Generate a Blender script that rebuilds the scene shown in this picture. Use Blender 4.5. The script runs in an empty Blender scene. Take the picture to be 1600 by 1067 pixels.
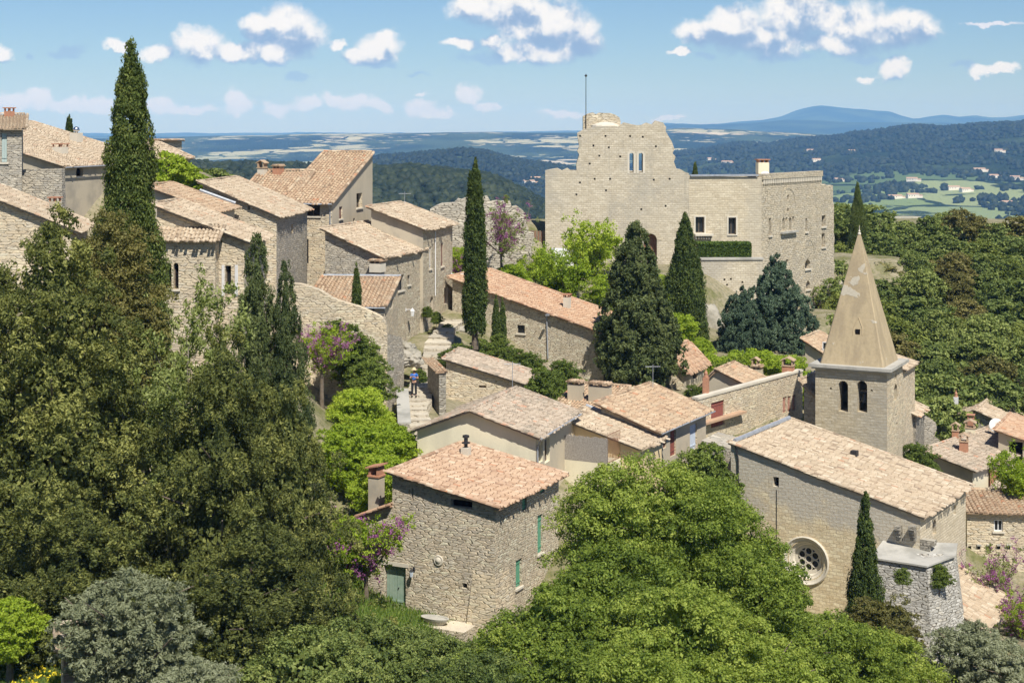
import bpy, bmesh, math, random
import numpy as np
from mathutils import Vector, Matrix, noise
# ------------------------------------------------------------------ frame of reference
# camera stands at (0,0,H) and looks level along +Y; F, CX, HY describe its lens in photo pixels
F, CX, HY, H = 2400.0, 800.0, 200.0, 40.0
sc = bpy.context.scene
cam = bpy.data.objects.new('camera', bpy.data.cameras.new('camera'))
sc.collection.objects.link(cam)
cam.location = (0, 0, H); cam.rotation_euler = (math.pi/2, 0, 0)
cam.data.sensor_width = 36; cam.data.lens = 36*F/1600
cam.data.shift_y = -(533.5-HY)/1600
cam.data.clip_start = .5; cam.data.clip_end = 90000
sc.camera = cam
sc.view_settings.view_transform = 'Standard'; sc.view_settings.look = 'None'
sc.view_settings.gamma = 1; sc.view_settings.exposure = 0.52
sc.cycles.volume_bounces = 1; sc.cycles.max_bounces = 6; sc.cycles.transparent_max_bounces = 6
sc.cycles.diffuse_bounces = 3; sc.cycles.glossy_bounces = 2; sc.cycles.transmission_bounces = 3

SUN_EL, SUN_AZ = math.radians(54), math.radians(21)      # azimuth: to the right of straight behind the camera
sd = Vector((math.sin(SUN_AZ)*math.cos(SUN_EL), -math.cos(SUN_AZ)*math.cos(SUN_EL), math.sin(SUN_EL)))
sl = bpy.data.lights.new('sun', 'SUN'); sl.energy = 4.3; sl.angle = math.radians(.5); sl.color = (1, .955, .87)
so = bpy.data.objects.new('sun', sl); sc.collection.objects.link(so)
so.rotation_euler = sd.to_track_quat('Z', 'Y').to_euler(); so.location = (0, 0, 200)

# ------------------------------------------------------------------ node helper
class NT:
    def __init__(s, nt): s.nt = nt; s.n = nt.nodes; s.l = nt.links
    def new(s, t, **kw):
        n = s.n.new(t)
        for k, v in kw.items(): setattr(n, k, v)
        return n
    def put(s, sock, v):
        if v is None: return
        if isinstance(v, bpy.types.NodeSocket): s.l.new(v, sock)
        else: sock.default_value = v
    def m(s, op, a, b=None, c=None, clamp=False):
        n = s.new('ShaderNodeMath', operation=op, use_clamp=clamp)
        s.put(n.inputs[0], a); s.put(n.inputs[1], b); s.put(n.inputs[2], c); return n.outputs[0]
    def v(s, op, a, b=None, scale=None):
        n = s.new('ShaderNodeVectorMath', operation=op)
        s.put(n.inputs[0], a); s.put(n.inputs[1], b)
        if scale is not None: s.put(n.inputs['Scale'], scale)
        return n.outputs['Value'] if op in ('DOT_PRODUCT', 'LENGTH', 'DISTANCE') else n.outputs[0]
    def comb(s, x, y, z=0.0):
        n = s.new('ShaderNodeCombineXYZ'); s.put(n.inputs[0], x); s.put(n.inputs[1], y); s.put(n.inputs[2], z); return n.outputs[0]
    def noise(s, vec, scale, detail=4, rough=.55, dim='3D', out=0, dist=0.0):
        n = s.new('ShaderNodeTexNoise', noise_dimensions=dim)
        s.put(n.inputs['Vector'], vec); s.put(n.inputs['Scale'], scale); s.put(n.inputs['Detail'], detail)
        s.put(n.inputs['Roughness'], rough); s.put(n.inputs['Distortion'], dist); return n.outputs[out]
    def vor(s, vec, scale, feature='F1', dim='2D', rnd=1.0):
        n = s.new('ShaderNodeTexVoronoi', feature=feature, voronoi_dimensions=dim)
        s.put(n.inputs['Vector'], vec); s.put(n.inputs['Scale'], scale); s.put(n.inputs['Randomness'], rnd); return n
    def ramp(s, fac, stops, interp='LINEAR'):
        n = s.new('ShaderNodeValToRGB'); s.put(n.inputs[0], fac); cr = n.color_ramp; cr.interpolation = interp
        while len(cr.elements) < len(stops): cr.elements.new(.5)
        for e, (p, c) in zip(cr.elements, stops):
            e.position = p; e.color = (*c, 1) if len(c) == 3 else c
        return n.outputs[0]
    def mix(s, fac, a, b, mode='MIX'):
        n = s.new('ShaderNodeMix', data_type='RGBA', blend_type=mode)
        s.put(n.inputs[0], fac)
        s.put(n.inputs[6], (*a, 1) if isinstance(a, tuple) and len(a) == 3 else a)
        s.put(n.inputs[7], (*b, 1) if isinstance(b, tuple) and len(b) == 3 else b); return n.outputs[2]
    def sm(s, x, a, b, lo=0.0, hi=1.0):
        n = s.new('ShaderNodeMapRange', interpolation_type='SMOOTHSTEP')
        s.put(n.inputs[0], x); n.inputs[1].default_value = a; n.inputs[2].default_value = b
        n.inputs[3].default_value = lo; n.inputs[4].default_value = hi; return n.outputs[0]

# ------------------------------------------------------------------ world: sky texture and clouds
w = bpy.data.worlds.new('World'); sc.world = w; w.use_nodes = True
N = NT(w.node_tree); N.n.clear()
sky = N.new('ShaderNodeTexSky', sky_type='NISHITA'); sky.sun_disc = False
sky.sun_elevation = SUN_EL; sky.sun_rotation = math.pi - SUN_AZ
sky.altitude = 800; sky.air_density = 1.0; sky.dust_density = .15; sky.ozone_density = 4.0
bg = N.new('ShaderNodeBackground'); N.put(bg.inputs[0], N.mix(1.0, sky.outputs[0], (.74, .85, .99), 'MULTIPLY')); bg.inputs[1].default_value = .066
tc = N.new('ShaderNodeTexCoord'); sep = N.new('ShaderNodeSeparateXYZ'); N.l.new(tc.outputs['Generated'], sep.inputs[0])
yy = N.m('MAXIMUM', sep.outputs[1], .02)
uu = N.m('DIVIDE', sep.outputs[0], yy); vv = N.m('DIVIDE', sep.outputs[2], yy)
uv = N.comb(uu, vv, 0.0)
wn = N.noise(uv, 26.0, 5, .6, '2D', out=1)
wn2 = N.noise(uv, 95.0, 4, .6, '2D', out=1)
off = N.v('ADD', N.v('SCALE', N.v('SUBTRACT', wn, (.5, .5, .5)), scale=.016), N.v('SCALE', N.v('SUBTRACT', wn2, (.5, .5, .5)), scale=.007))
clouds = [  # cumulus heaps: centre and radii in photo pixels (directions seen from the village)
 (245,86,24,15),(308,70,36,30),(370,82,42,17),(400,45,30,22),(452,50,50,37),(430,78,60,18),(592,80,38,27),(562,90,28,12),(525,73,13,8),(604,62,20,16),
 (735,10,34,24),(790,12,62,34),(850,40,74,42),(900,62,45,34),(835,82,60,20),(770,66,20,10),(716,70,22,9),
 (1095,52,32,22),(1150,42,52,36),(1210,60,55,34),(1250,22,72,36),(1330,38,72,38),(1410,45,55,32),(1300,70,60,16),(1067,84,14,6),
 (1398,110,20,17),(1350,122,20,6),(1532,112,14,11),(1565,108,26,10),(182,72,18,11),(3,85,17,13)]
pale = [(15,158,34,16),(60,155,28,18),(105,165,42,13),(155,165,32,15),(255,164,26,14),(300,172,50,8),(375,158,24,23),(430,167,26,13),(478,166,30,14),(520,160,18,17),(552,165,30,16),(590,168,22,10),
 (655,165,24,12),(658,149,14,5),(732,148,22,16),(765,168,24,9),(680,175,40,7),(1560,36,50,5),(880,178,40,6),(1040,185,30,4)]
grey = [(470,120,28,9),(105,82,42,10),(420,96,55,8),(595,107,30,6),(780,92,90,14),(655,118,16,5),(1345,92,45,9),(1230,92,60,8),(1385,105,18,6),(1100,88,22,10),(1510,104,30,7),(735,72,26,13),(45,86,10,5)]
def field(p, lst):
    acc = None
    for (cx, cy, rx, ry) in lst:
        c = ((cx-CX)/F, (HY-cy)/F, 0); r = (F/rx, F/ry, 0)
        d = N.v('LENGTH', N.v('MULTIPLY', N.v('SUBTRACT', p, c), r))
        acc = d if acc is None else N.m('SMOOTH_MIN', acc, d, .25)
    return N.m('SUBTRACT', 1.0, acc)
p1 = N.v('ADD', uv, off)
fb = N.noise(uv, 70.0, 8, .62, '2D')
fb2 = N.noise(N.v('ADD', uv, (.0035, .0055, 0)), 70.0, 8, .62, '2D')
fc = field(p1, clouds)
dens = N.m('ADD', fc, N.m('MULTIPLY', N.m('SUBTRACT', fb, .5), .85))
a1 = N.sm(dens, -.30, .36)
fup = field(N.v('ADD', p1, (.0, .010, 0)), clouds)
fs1 = N.noise(uv, 48.0, 5, .55, '2D'); fs2 = N.noise(N.v('ADD', uv, (.0045, .0075, 0)), 48.0, 5, .55, '2D')
shade = N.m('ADD', N.m('MULTIPLY', N.m('SUBTRACT', fs1, fs2), 2.6), N.m('MULTIPLY', N.m('SUBTRACT', fc, fup), 1.0))
shade = N.m('ADD', shade, N.m('MULTIPLY', N.m('SUBTRACT', fb, fb2), 1.2))
lit = N.sm(shade, -.65, .75)
ccol = N.ramp(lit, [(0, (.30, .42, .62)), (.33, (.46, .56, .72)), (.62, (.70, .745, .82)), (.85, (.90, .90, .91)), (1, (.99, .97, .95))])
fp = field(p1, pale)
a2 = N.m('MULTIPLY', N.sm(N.m('ADD', fp, N.m('MULTIPLY', N.m('SUBTRACT', fb, .5), 1.3)), -.15, .45), .75)
fg = field(p1, grey)
a3 = N.m('MULTIPLY', N.sm(N.m('ADD', fg, N.m('MULTIPLY', N.m('SUBTRACT', fb, .5), 1.2)), .05, .6), .6)
front = N.sm(sep.outputs[1], .1, .3)
def bgc(col):
    b = N.new('ShaderNodeBackground'); N.put(b.inputs[0], col if isinstance(col, bpy.types.NodeSocket) else (*col, 1)); b.inputs[1].default_value = .72; return b
def mixs(f, a, b):
    m = N.new('ShaderNodeMixShader'); N.put(m.inputs[0], N.m('MULTIPLY', f, front)); N.l.new(a, m.inputs[1]); N.l.new(b, m.inputs[2]); return m.outputs[0]
x = mixs(a3, bg.outputs[0], bgc((.33, .47, .70)).outputs[0])
x = mixs(a2, x, bgc((.98, .93, .98)).outputs[0])
x = mixs(a1, x, bgc(ccol).outputs[0])
wo = N.new('ShaderNodeOutputWorld'); N.l.new(x, wo.inputs[0])
w.cycles.sampling_method = 'MANUAL'; w.cycles.sample_map_resolution = 256

# ------------------------------------------------------------------ materials
def mat(name, col=None, rough=.9, spec=.2, fn=None):
    m = bpy.data.materials.new(name); m.use_nodes = True
    n = NT(m.node_tree); b = n.n['Principled BSDF']
    b.inputs['Roughness'].default_value = rough; b.inputs['Specular IOR Level'].default_value = spec
    if col is not None: b.inputs['Base Color'].default_value = (*col, 1)
    if fn: fn(n, b)
    return m
def bump(n, b, h, strength=.6, dist=.05):
    bp = n.new('ShaderNodeBump'); bp.inputs['Strength'].default_value = strength; bp.inputs['Distance'].default_value = dist
    n.put(bp.inputs['Height'], h); n.l.new(bp.outputs[0], b.inputs['Normal'])
def wallcoord(n):
    g = n.new('ShaderNodeNewGeometry')
    t = n.v('NORMALIZE', n.v('CROSS_PRODUCT', g.outputs['True Normal'], (0, 0, 1)))
    u = n.v('DOT_PRODUCT', g.outputs['Position'], t)
    s = n.new('ShaderNodeSeparateXYZ'); n.l.new(g.outputs['Position'], s.inputs[0])
    return g, n.comb(u, s.outputs[2], 0.0), g.outputs['Position']
def rubble(name, c1, c2, c3, stain, bw=.42, bh=.15, mortar=(.42, .36, .28), st=.45, bumps=.9, patch=0.0, wob=1.0, dark=.5):
    def fn(n, b):
        g, uvw, P = wallcoord(n)
        d = n.noise(P, .8, 3, .6, out=1); d2 = n.noise(P, 3.4, 3, .6, out=1)
        q = n.v('ADD', uvw, n.v('SCALE', n.v('SUBTRACT', d, (.5, .5, .5)), scale=.10*wob))
        q = n.v('ADD', q, n.v('SCALE', n.v('SUBTRACT', d2, (.5, .5, .5)), scale=.07*wob))
        br = n.new('ShaderNodeTexBrick'); n.put(br.inputs['Vector'], q); br.offset = .37; br.squash = 1.35; br.squash_frequency = 2
        br.inputs['Scale'].default_value = 1; br.inputs['Brick Width'].default_value = bw; br.inputs['Row Height'].default_value = bh
        br.inputs['Mortar Size'].default_value = bh*.13; br.inputs['Mortar Smooth'].default_value = .9; br.inputs['Bias'].default_value = 0
        br.inputs['Color1'].default_value = (0, 0, 0, 1); br.inputs['Color2'].default_value = (1, 1, 1, 1); br.inputs['Mortar'].default_value = (.5, .5, .5, 1)
        qs = n.new('ShaderNodeSeparateXYZ'); n.l.new(q, qs.inputs[0]); qy = n.m('MULTIPLY', qs.outputs[1], 1.15/bh)
        sh = n.m('MULTIPLY', n.m('FLOOR', qy), .43)
        vq = n.comb(n.m('ADD', n.m('MULTIPLY', qs.outputs[0], .85/bw), sh), qy, 0.0)
        v1 = n.vor(vq, 1.0, rnd=.68); ve = n.vor(vq, 1.0, 'DISTANCE_TO_EDGE', rnd=.68)
        s = n.new('ShaderNodeSeparateXYZ'); n.l.new(v1.outputs['Color'], s.inputs[0])
        rv = n.m('ADD', n.m('MULTIPLY', s.outputs[0], .6), n.m('MULTIPLY', br.outputs['Color'], .4))
        col = n.ramp(rv, [(.1, c1), (.5, c2), (.92, c3)])
        col = n.mix(n.m('MULTIPLY', n.sm(s.outputs[2], .62, .80), .7), col, tuple(min(.8, x*1.08) for x in stain))
        col = n.mix(n.m('MULTIPLY', n.sm(s.outputs[1], .78, .92), .55), col, (.74, .68, .56))
        fine = n.noise(P, 9, 5, .72)
        col = n.mix(n.sm(fine, .35, .7, 0, .5), col, n.mix(1.0, col, (.55, .52, .47), 'MULTIPLY'))
        big = n.noise(P, .33, 6, .65)
        col = n.mix(n.sm(big, .42, .62, 0, st), col, stain)
        big2 = n.noise(n.v('MULTIPLY', P, (1, 1, .35)), .9, 5, .65)
        col = n.mix(n.sm(big2, .52, .72, 0, .4), col, tuple(x*.6 for x in stain))
        vd = n.sm(ve.outputs['Distance'], .0, .17, .9, 0)
        mo = n.m('MAXIMUM', n.m('MULTIPLY', n.sm(br.outputs['Fac'], .15, .9), .25), vd)
        col = n.mix(n.m('MULTIPLY', mo, .8), col, mortar)
        hole = n.noise(P, 5.5, 2, .5); col = n.mix(n.m('MULTIPLY', n.m('MULTIPLY', n.sm(hole, .50, .62), mo), dark*1.6), col, (.10, .085, .06))
        if patch:
            pp = n.noise(P, .22, 2, .5); col = n.mix(n.sm(pp, .55, .6, 0, patch), col, (.50, .41, .27))
        n.l.new(col, b.inputs['Base Color'])
        h = n.m('ADD', n.m('MULTIPLY', n.m('SUBTRACT', 1.0, mo), n.m('ADD', .5, n.m('MULTIPLY', s.outputs[1], .7))), n.m('MULTIPLY', fine, .45))
        bump(n, b, h, bumps, .05)
    return mat(name, fn=fn, rough=.95, spec=.1)
def ashlar(name, c1, c2, stain, bw=.62, bh=.27, st=.4, mortar=(.46, .38, .26), rough_face=.25, band=None):
    def fn(n, b):
        g, uvw, P = wallcoord(n)
        d = n.noise(P, 1.2, 3, .6, out=1)
        q = n.v('ADD', uvw, n.v('SCALE', n.v('SUBTRACT', d, (.5, .5, .5)), scale=.10))
        br = n.new('ShaderNodeTexBrick'); n.put(br.inputs['Vector'], q)
        br.inputs['Scale'].default_value = 1; br.inputs['Brick Width'].default_value = bw; br.inputs['Row Height'].default_value = bh
        br.inputs['Mortar Size'].default_value = .018; br.inputs['Mortar Smooth'].default_value = .4; br.inputs['Bias'].default_value = 0
        br.inputs['Color1'].default_value = (0, 0, 0, 1); br.inputs['Color2'].default_value = (1, 1, 1, 1); br.inputs['Mortar'].default_value = (.5, .5, .5, 1)
        col = n.ramp(br.outputs['Color'], [(0, c1), (1, c2)])
        vv_ = n.vor(n.v('MULTIPLY', q, (1.6, 3.7, 1)), 1.0)
        sp = n.new('ShaderNodeSeparateXYZ'); n.l.new(vv_.outputs['Color'], sp.inputs[0])
        col = n.mix(n.m('MULTIPLY', sp.outputs[0], .30), col, n.mix(1.0, col, (.60, .55, .47), 'MULTIPLY'))
        fine = n.noise(P, 5, 6, .72)
        col = n.mix(n.sm(fine, .4, .75, 0, .5), col, n.mix(1.0, col, (.66, .60, .50), 'MULTIPLY'))
        big = n.noise(P, .16, 6, .65)
        if band:
            sz = n.new('ShaderNodeSeparateXYZ'); n.l.new(P, sz.inputs[0])
            bf = n.m('ADD', n.sm(sz.outputs[2], band[0], band[1], -.16, .12), big); col = n.mix(n.sm(bf, .44, .56, 0, st), col, stain)
        else: col = n.mix(n.sm(big, .44, .64, 0, st), col, stain)
        streak = n.noise(n.v('MULTIPLY', P, (1.6, 1.6, .22)), .8, 4, .6)
        col = n.mix(n.sm(streak, .55, .72, 0, .4), col, tuple(x*.75 for x in stain))
        mo = n.sm(br.outputs['Fac'], .2, .9)
        col = n.mix(n.m('MULTIPLY', mo, .75), col, mortar)
        n.l.new(col, b.inputs['Base Color'])
        h = n.m('ADD', n.m('MULTIPLY', n.m('SUBTRACT', 1.0, mo), .5), n.m('ADD', n.m('MULTIPLY', fine, .8), n.m('MULTIPLY', sp.outputs[1], rough_face)))
        bump(n, b, h, .8, .07)
    return mat(name, fn=fn, rough=.95, spec=.1)
def stucco(name, c, stain, st=.5, vert=True):
    def fn(n, b):
        g = n.new('ShaderNodeNewGeometry'); P = g.outputs['Position']
        big = n.noise(n.v('MULTIPLY', P, (1, 1, .4 if vert else 1)), .7, 5, .6)
        col = n.mix(n.sm(big, .4, .7, 0, st), (*c, 1), stain)
        f = n.noise(P, 12, 5, .7); col = n.mix(n.sm(f, .35, .75, 0, .25), col, tuple(x*.72 for x in c))
        n.l.new(col, b.inputs['Base Color']); bump(n, b, f, .35, .03)
    return mat(name, fn=fn, rough=.95, spec=.1)
def tiles(name, stops, lichen=(.32, .28, .21), li=.45):
    def fn(n, b):
        a = n.new('ShaderNodeAttribute', attribute_name='tint', attribute_type='GEOMETRY')
        col = n.ramp(a.outputs['Fac'], stops)
        g = n.new('ShaderNodeNewGeometry'); P = g.outputs['Position']
        big = n.noise(P, .7, 5, .65); f = n.noise(P, 9, 5, .7)
        col = n.mix(n.sm(big, .48, .72, 0, li), col, lichen)
        mid = n.noise(P, 2.3, 4, .6); col = n.mix(n.sm(mid, .54, .66, 0, li), col, tuple(x*.9 for x in lichen))
        col = n.mix(n.sm(f, .42, .75, 0, .45), col, n.mix(1.0, col, (.60, .54, .46), 'MULTIPLY'))
        n.l.new(col, b.inputs['Base Color']); bump(n, b, f, .5, .03)
    return mat(name, fn=fn, rough=.9, spec=.15)
def leafmat(name, dark, mid, light, trans=.3, hue=.2):
    def fn(n, b):
        a = n.new('ShaderNodeAttribute', attribute_name='tint', attribute_type='GEOMETRY')
        oi = n.new('ShaderNodeObjectInfo')
        t = n.m('ADD', a.outputs['Fac'], n.m('MULTIPLY', n.m('SUBTRACT', oi.outputs['Random'], .5), hue*2), clamp=True)
        col = n.ramp(t, [(0, dark), (.5, mid), (1, light)])
        n.l.new(col, b.inputs['Base Color'])
        tr = n.new('ShaderNodeBsdfTranslucent'); n.l.new(n.mix(1.0, col, (1.35, 1.3, .6), 'MULTIPLY'), tr.inputs[0])
        ms = n.new('ShaderNodeMixShader'); ms.inputs[0].default_value = trans
        n.l.new(b.outputs[0], ms.inputs[1]); n.l.new(tr.outputs[0], ms.inputs[2])
        n.l.new(ms.outputs[0], n.n['Material Output'].inputs[0])
    return mat(name, fn=fn, rough=.65, spec=.25)
def grain(name, c1, c2, scale=6, rough=.85, bumps=.3, metal=0):
    def fn(n, b):
        g = n.new('ShaderNodeNewGeometry'); f = n.noise(g.outputs['Position'], scale, 5, .65)
        n.l.new(n.mix(n.sm(f, .3, .7), c1, c2), b.inputs['Base Color']); bump(n, b, f, bumps, .02)
        b.inputs['Metallic'].default_value = metal
    return mat(name, fn=fn, rough=rough)

M = {}
M['rub_grey'] = rubble('rubble_grey', (0.384,0.339,0.271), (0.520,0.463,0.373), (0.678,0.610,0.486), (0.373,0.350,0.305), .42, .17, mortar=(0.429,0.384,0.305))
M['rub_front'] = rubble('rubble_front', (0.431,0.362,0.262), (0.671,0.565,0.420), (0.800,0.757,0.567), (0.455,0.407,0.337), .40, .15, mortar=(0.644,0.526,0.370), st=.6, bumps=1)
M['rub_warm'] = rubble('rubble_warm', (0.486,0.407,0.294), (0.678,0.576,0.429), (0.800,0.780,0.599), (0.475,0.418,0.316), .32, .13, mortar=(0.588,0.486,0.339), st=.35, bumps=1)
M['rub_cream'] = rubble('rubble_cream', (0.599,0.486,0.337), (0.743,0.621,0.442), (0.800,0.734,0.536), (0.479,0.418,0.326), .45, .18, mortar=(0.623,0.508,0.347), st=.5, bumps=.7)
M['rub_dark'] = rubble('rubble_dark', (0.271,0.249,0.203), (0.407,0.373,0.305), (0.565,0.520,0.429), (0.271,0.260,0.226), .4, .16, mortar=(0.271,0.237,0.192))
M['rub_white'] = rubble('rubble_white', (0.475,0.452,0.407), (0.633,0.610,0.554), (0.791,0.768,0.701), (0.362,0.350,0.316), .34, .16, mortar=(0.384,0.350,0.294), st=.5, bumps=1, dark=.8)
M['ash_castle'] = ashlar('ashlar_castle', (.58,.515,.40), (.70,.63,.50), (.42,.39,.33), .50, .23, .75)
M['ash_warm'] = ashlar('ashlar_warm', (.60,.52,.385), (.71,.63,.48), (.46,.42,.34), .55, .25, .6)
M['ash_church'] = ashlar('ashlar_church', (0.678,0.554,0.362), (0.800,0.701,0.486), (0.497,0.463,0.395), .42, .2, .85, mortar=(0.520,0.418,0.282), band=(H-25.5, H-22.0))
M['ash_side'] = ashlar('ashlar_side', (0.655,0.565,0.418), (0.768,0.678,0.520), (0.565,0.497,0.384), .4, .17, .3)
M['ash_tower'] = ashlar('ashlar_tower', (0.520,0.441,0.305), (0.655,0.576,0.429), (0.384,0.362,0.316), .45, .2, .6)
M['stuc_grey'] = stucco('stucco_grey', (0.565,0.486,0.362), (0.407,0.362,0.282))
M['stuc_cream'] = stucco('stucco_cream', (0.768,0.701,0.520), (0.531,0.475,0.362), .45)
M['stuc_yellow'] = stucco('stucco_yellow', (.78,.62,.38), (.66,.52,.34), .3)
M['stuc_wall'] = stucco('stucco_worn', (0.531,0.463,0.350), (0.339,0.305,0.249), .75, False)
M['stuc_brown'] = stucco('stucco_brown', (.50,.37,.20), (.37,.29,.18), .6)
M['lime'] = stucco('limestone', (.66,.60,.49), (.46,.42,.35), .5)
M['cap'] = stucco('cap_stone', (.47,.45,.40), (.25,.24,.21), .75, False)
M['rock'] = stucco('rock', (.38,.35,.29), (.17,.16,.12), .8, False)
M['tile_pale'] = tiles('tile_pale', [(0,(.27,.205,.145)),(.3,(.43,.335,.235)),(.65,(.54,.44,.32)),(.88,(.62,.535,.41)),(1,(.46,.28,.18))], (.38,.32,.24), .4)
M['tile_mid'] = tiles('tile_mid', [(0,(.27,.185,.12)),(.3,(.42,.29,.19)),(.7,(.53,.40,.27)),(.88,(.60,.49,.35)),(1,(.47,.24,.14))], (.32,.27,.20), .5)
M['tile_pink'] = tiles('tile_pink', [(0,(.32,.20,.13)),(.3,(.47,.32,.215)),(.7,(.56,.41,.285)),(.9,(.64,.52,.39)),(1,(.47,.25,.15))], (.36,.24,.18), .35)
M['tile_orange'] = tiles('tile_orange', [(0,(.34,.20,.13)),(.4,(.48,.31,.20)),(.8,(.57,.42,.29)),(1,(.50,.24,.13))], (.36,.26,.19), .4)
M['tile_old'] = tiles('tile_old', [(0,(.28,.22,.16)),(.4,(.42,.34,.26)),(.8,(.54,.45,.35)),(1,(.52,.29,.19))], (.22,.20,.16), .6)
M['brick'] = grain('terracotta', (.50,.25,.15), (.38,.20,.13), 8)
M['rub_castle'] = rubble('rubble_castle', (.52,.44,.31), (.66,.57,.42), (.76,.68,.52), (.48,.43,.34), .6, .26, mortar=(.50,.42,.30), st=.45, bumps=1, dark=.5)
M['rub_ruin'] = rubble('rubble_ruin', (0.475,0.418,0.328), (0.655,0.588,0.475), (0.800,0.734,0.599), (0.407,0.373,0.316), .6, .24, mortar=(0.407,0.350,0.271), st=.5, bumps=1, dark=.9)
M['pave'] = rubble('paving', (.46,.41,.32), (.58,.52,.41), (.68,.62,.50), (.44,.40,.33), .6, .3)
M['glass'] = mat('window_glass', (.02,.022,.025), .15, .5)
M['dark'] = mat('opening_shade', (.015,.013,.012), 1, 0)  # near-black colour standing in for the shade inside openings
M['sh_green'] = grain('shutter_green', (.10,.30,.18), (.14,.34,.22), 5, .6)
M['sh_sage'] = grain('door_sage', (.24,.33,.26), (.32,.40,.32), 4, .6)
M['sh_brown'] = grain('shutter_brown', (.20,.11,.085), (.26,.15,.11), 5, .7)
M['sh_red'] = grain('shutter_red', (.24,.075,.06), (.30,.11,.085), 5, .7)
M['sh_pink'] = grain('shutter_pink', (.40,.20,.15), (.46,.26,.20), 5, .7)
M['sh_white'] = grain('shutter_white', (.66,.64,.62), (.74,.73,.72), 5, .6)
M['sh_blue'] = grain('shutter_blue', (.50,.57,.68), (.60,.66,.74), 5, .6)
M['sh_grey'] = grain('shutter_greygreen', (.36,.44,.42), (.42,.50,.47), 5, .6)
M['wood'] = grain('old_wood', (.16,.12,.085), (.26,.21,.16), 7)
M['wood_gate'] = grain('gate_wood', (.20,.10,.065), (.28,.16,.10), 4, .7)
M['bamboo'] = grain('reed', (.26,.23,.20), (.42,.38,.33), 14)
M['zinc'] = grain('zinc', (.30,.32,.35), (.42,.44,.47), 3, .5, .1, .3)
M['iron'] = mat('iron', (.03,.03,.032), .5, .4)
M['rust'] = grain('rusted_iron', (.22,.10,.055), (.30,.15,.08), 5)
M['steel'] = mat('steel', (.6,.6,.62), .25, .5); M['steel'].node_tree.nodes['Principled BSDF'].inputs['Metallic'].default_value = 1
M['white'] = mat('white_paint', (.78,.78,.77), .5)
M['bronze'] = mat('bell_bronze', (.06,.055,.045), .5, .4)
M['bark'] = grain('bark', (.13,.10,.075), (.20,.16,.12), 6, .95, .8)
M['barkpale'] = grain('bark_pale', (.24,.21,.17), (.34,.30,.25), 6, .95, .8)
M['l_cyp'] = leafmat('leaf_cypress', (.035,.060,.014), (.095,.135,.028), (.20,.23,.055), .25)
M['l_conifer'] = leafmat('leaf_conifer', (.04,.055,.014), (.135,.155,.038), (.38,.38,.11), .28)
M['l_dark'] = leafmat('leaf_darkcypress', (.035,.055,.018), (.085,.115,.038), (.17,.20,.07), .25)
M['l_oak'] = leafmat('leaf_holmoak', (.06,.095,.022), (.17,.22,.055), (.36,.40,.12), .3)
M['l_brown'] = leafmat('leaf_brownoak', (.075,.078,.018), (.17,.16,.045), (.30,.26,.09), .28)
M['l_green'] = leafmat('leaf_broad', (.08,.125,.018), (.215,.29,.042), (.42,.48,.10), .4)
M['l_lime'] = leafmat('leaf_spring', (.16,.24,.018), (.32,.43,.035), (.48,.56,.08), .4)
M['l_willow'] = leafmat('leaf_willow', (.13,.17,.045), (.24,.29,.08), (.36,.40,.15), .35)
M['l_olive'] = leafmat('leaf_olive', (.14,.16,.085), (.26,.28,.16), (.40,.42,.28), .25)
M['l_cedar'] = leafmat('leaf_cedar', (.05,.085,.05), (.10,.15,.09), (.19,.25,.15), .2)
M['l_hedge'] = leafmat('leaf_hedge', (.05,.09,.015), (.10,.16,.025), (.20,.26,.05), .25)
M['l_ivy'] = leafmat('leaf_ivy', (.06,.09,.015), (.13,.18,.03), (.24,.30,.06), .28)
M['l_judas'] = leafmat('flower_judas', (.22,.055,.20), (.38,.13,.34), (.52,.25,.46), .3)
M['l_grass'] = leafmat('grass_blades', (.07,.13,.02), (.15,.24,.035), (.30,.38,.10), .4)
M['l_yellow'] = mat('flower_yellow', (.75,.60,.03), .7)
M['straw'] = mat('straw_hat', (.62,.50,.30), .9)
M['skin'] = mat('skin', (.50,.30,.21), .6)
M['shirt'] = mat('blue_shirt', (.05,.17,.55), .9)
M['trousers'] = mat('dark_trousers', (.03,.03,.035), .9)

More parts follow.
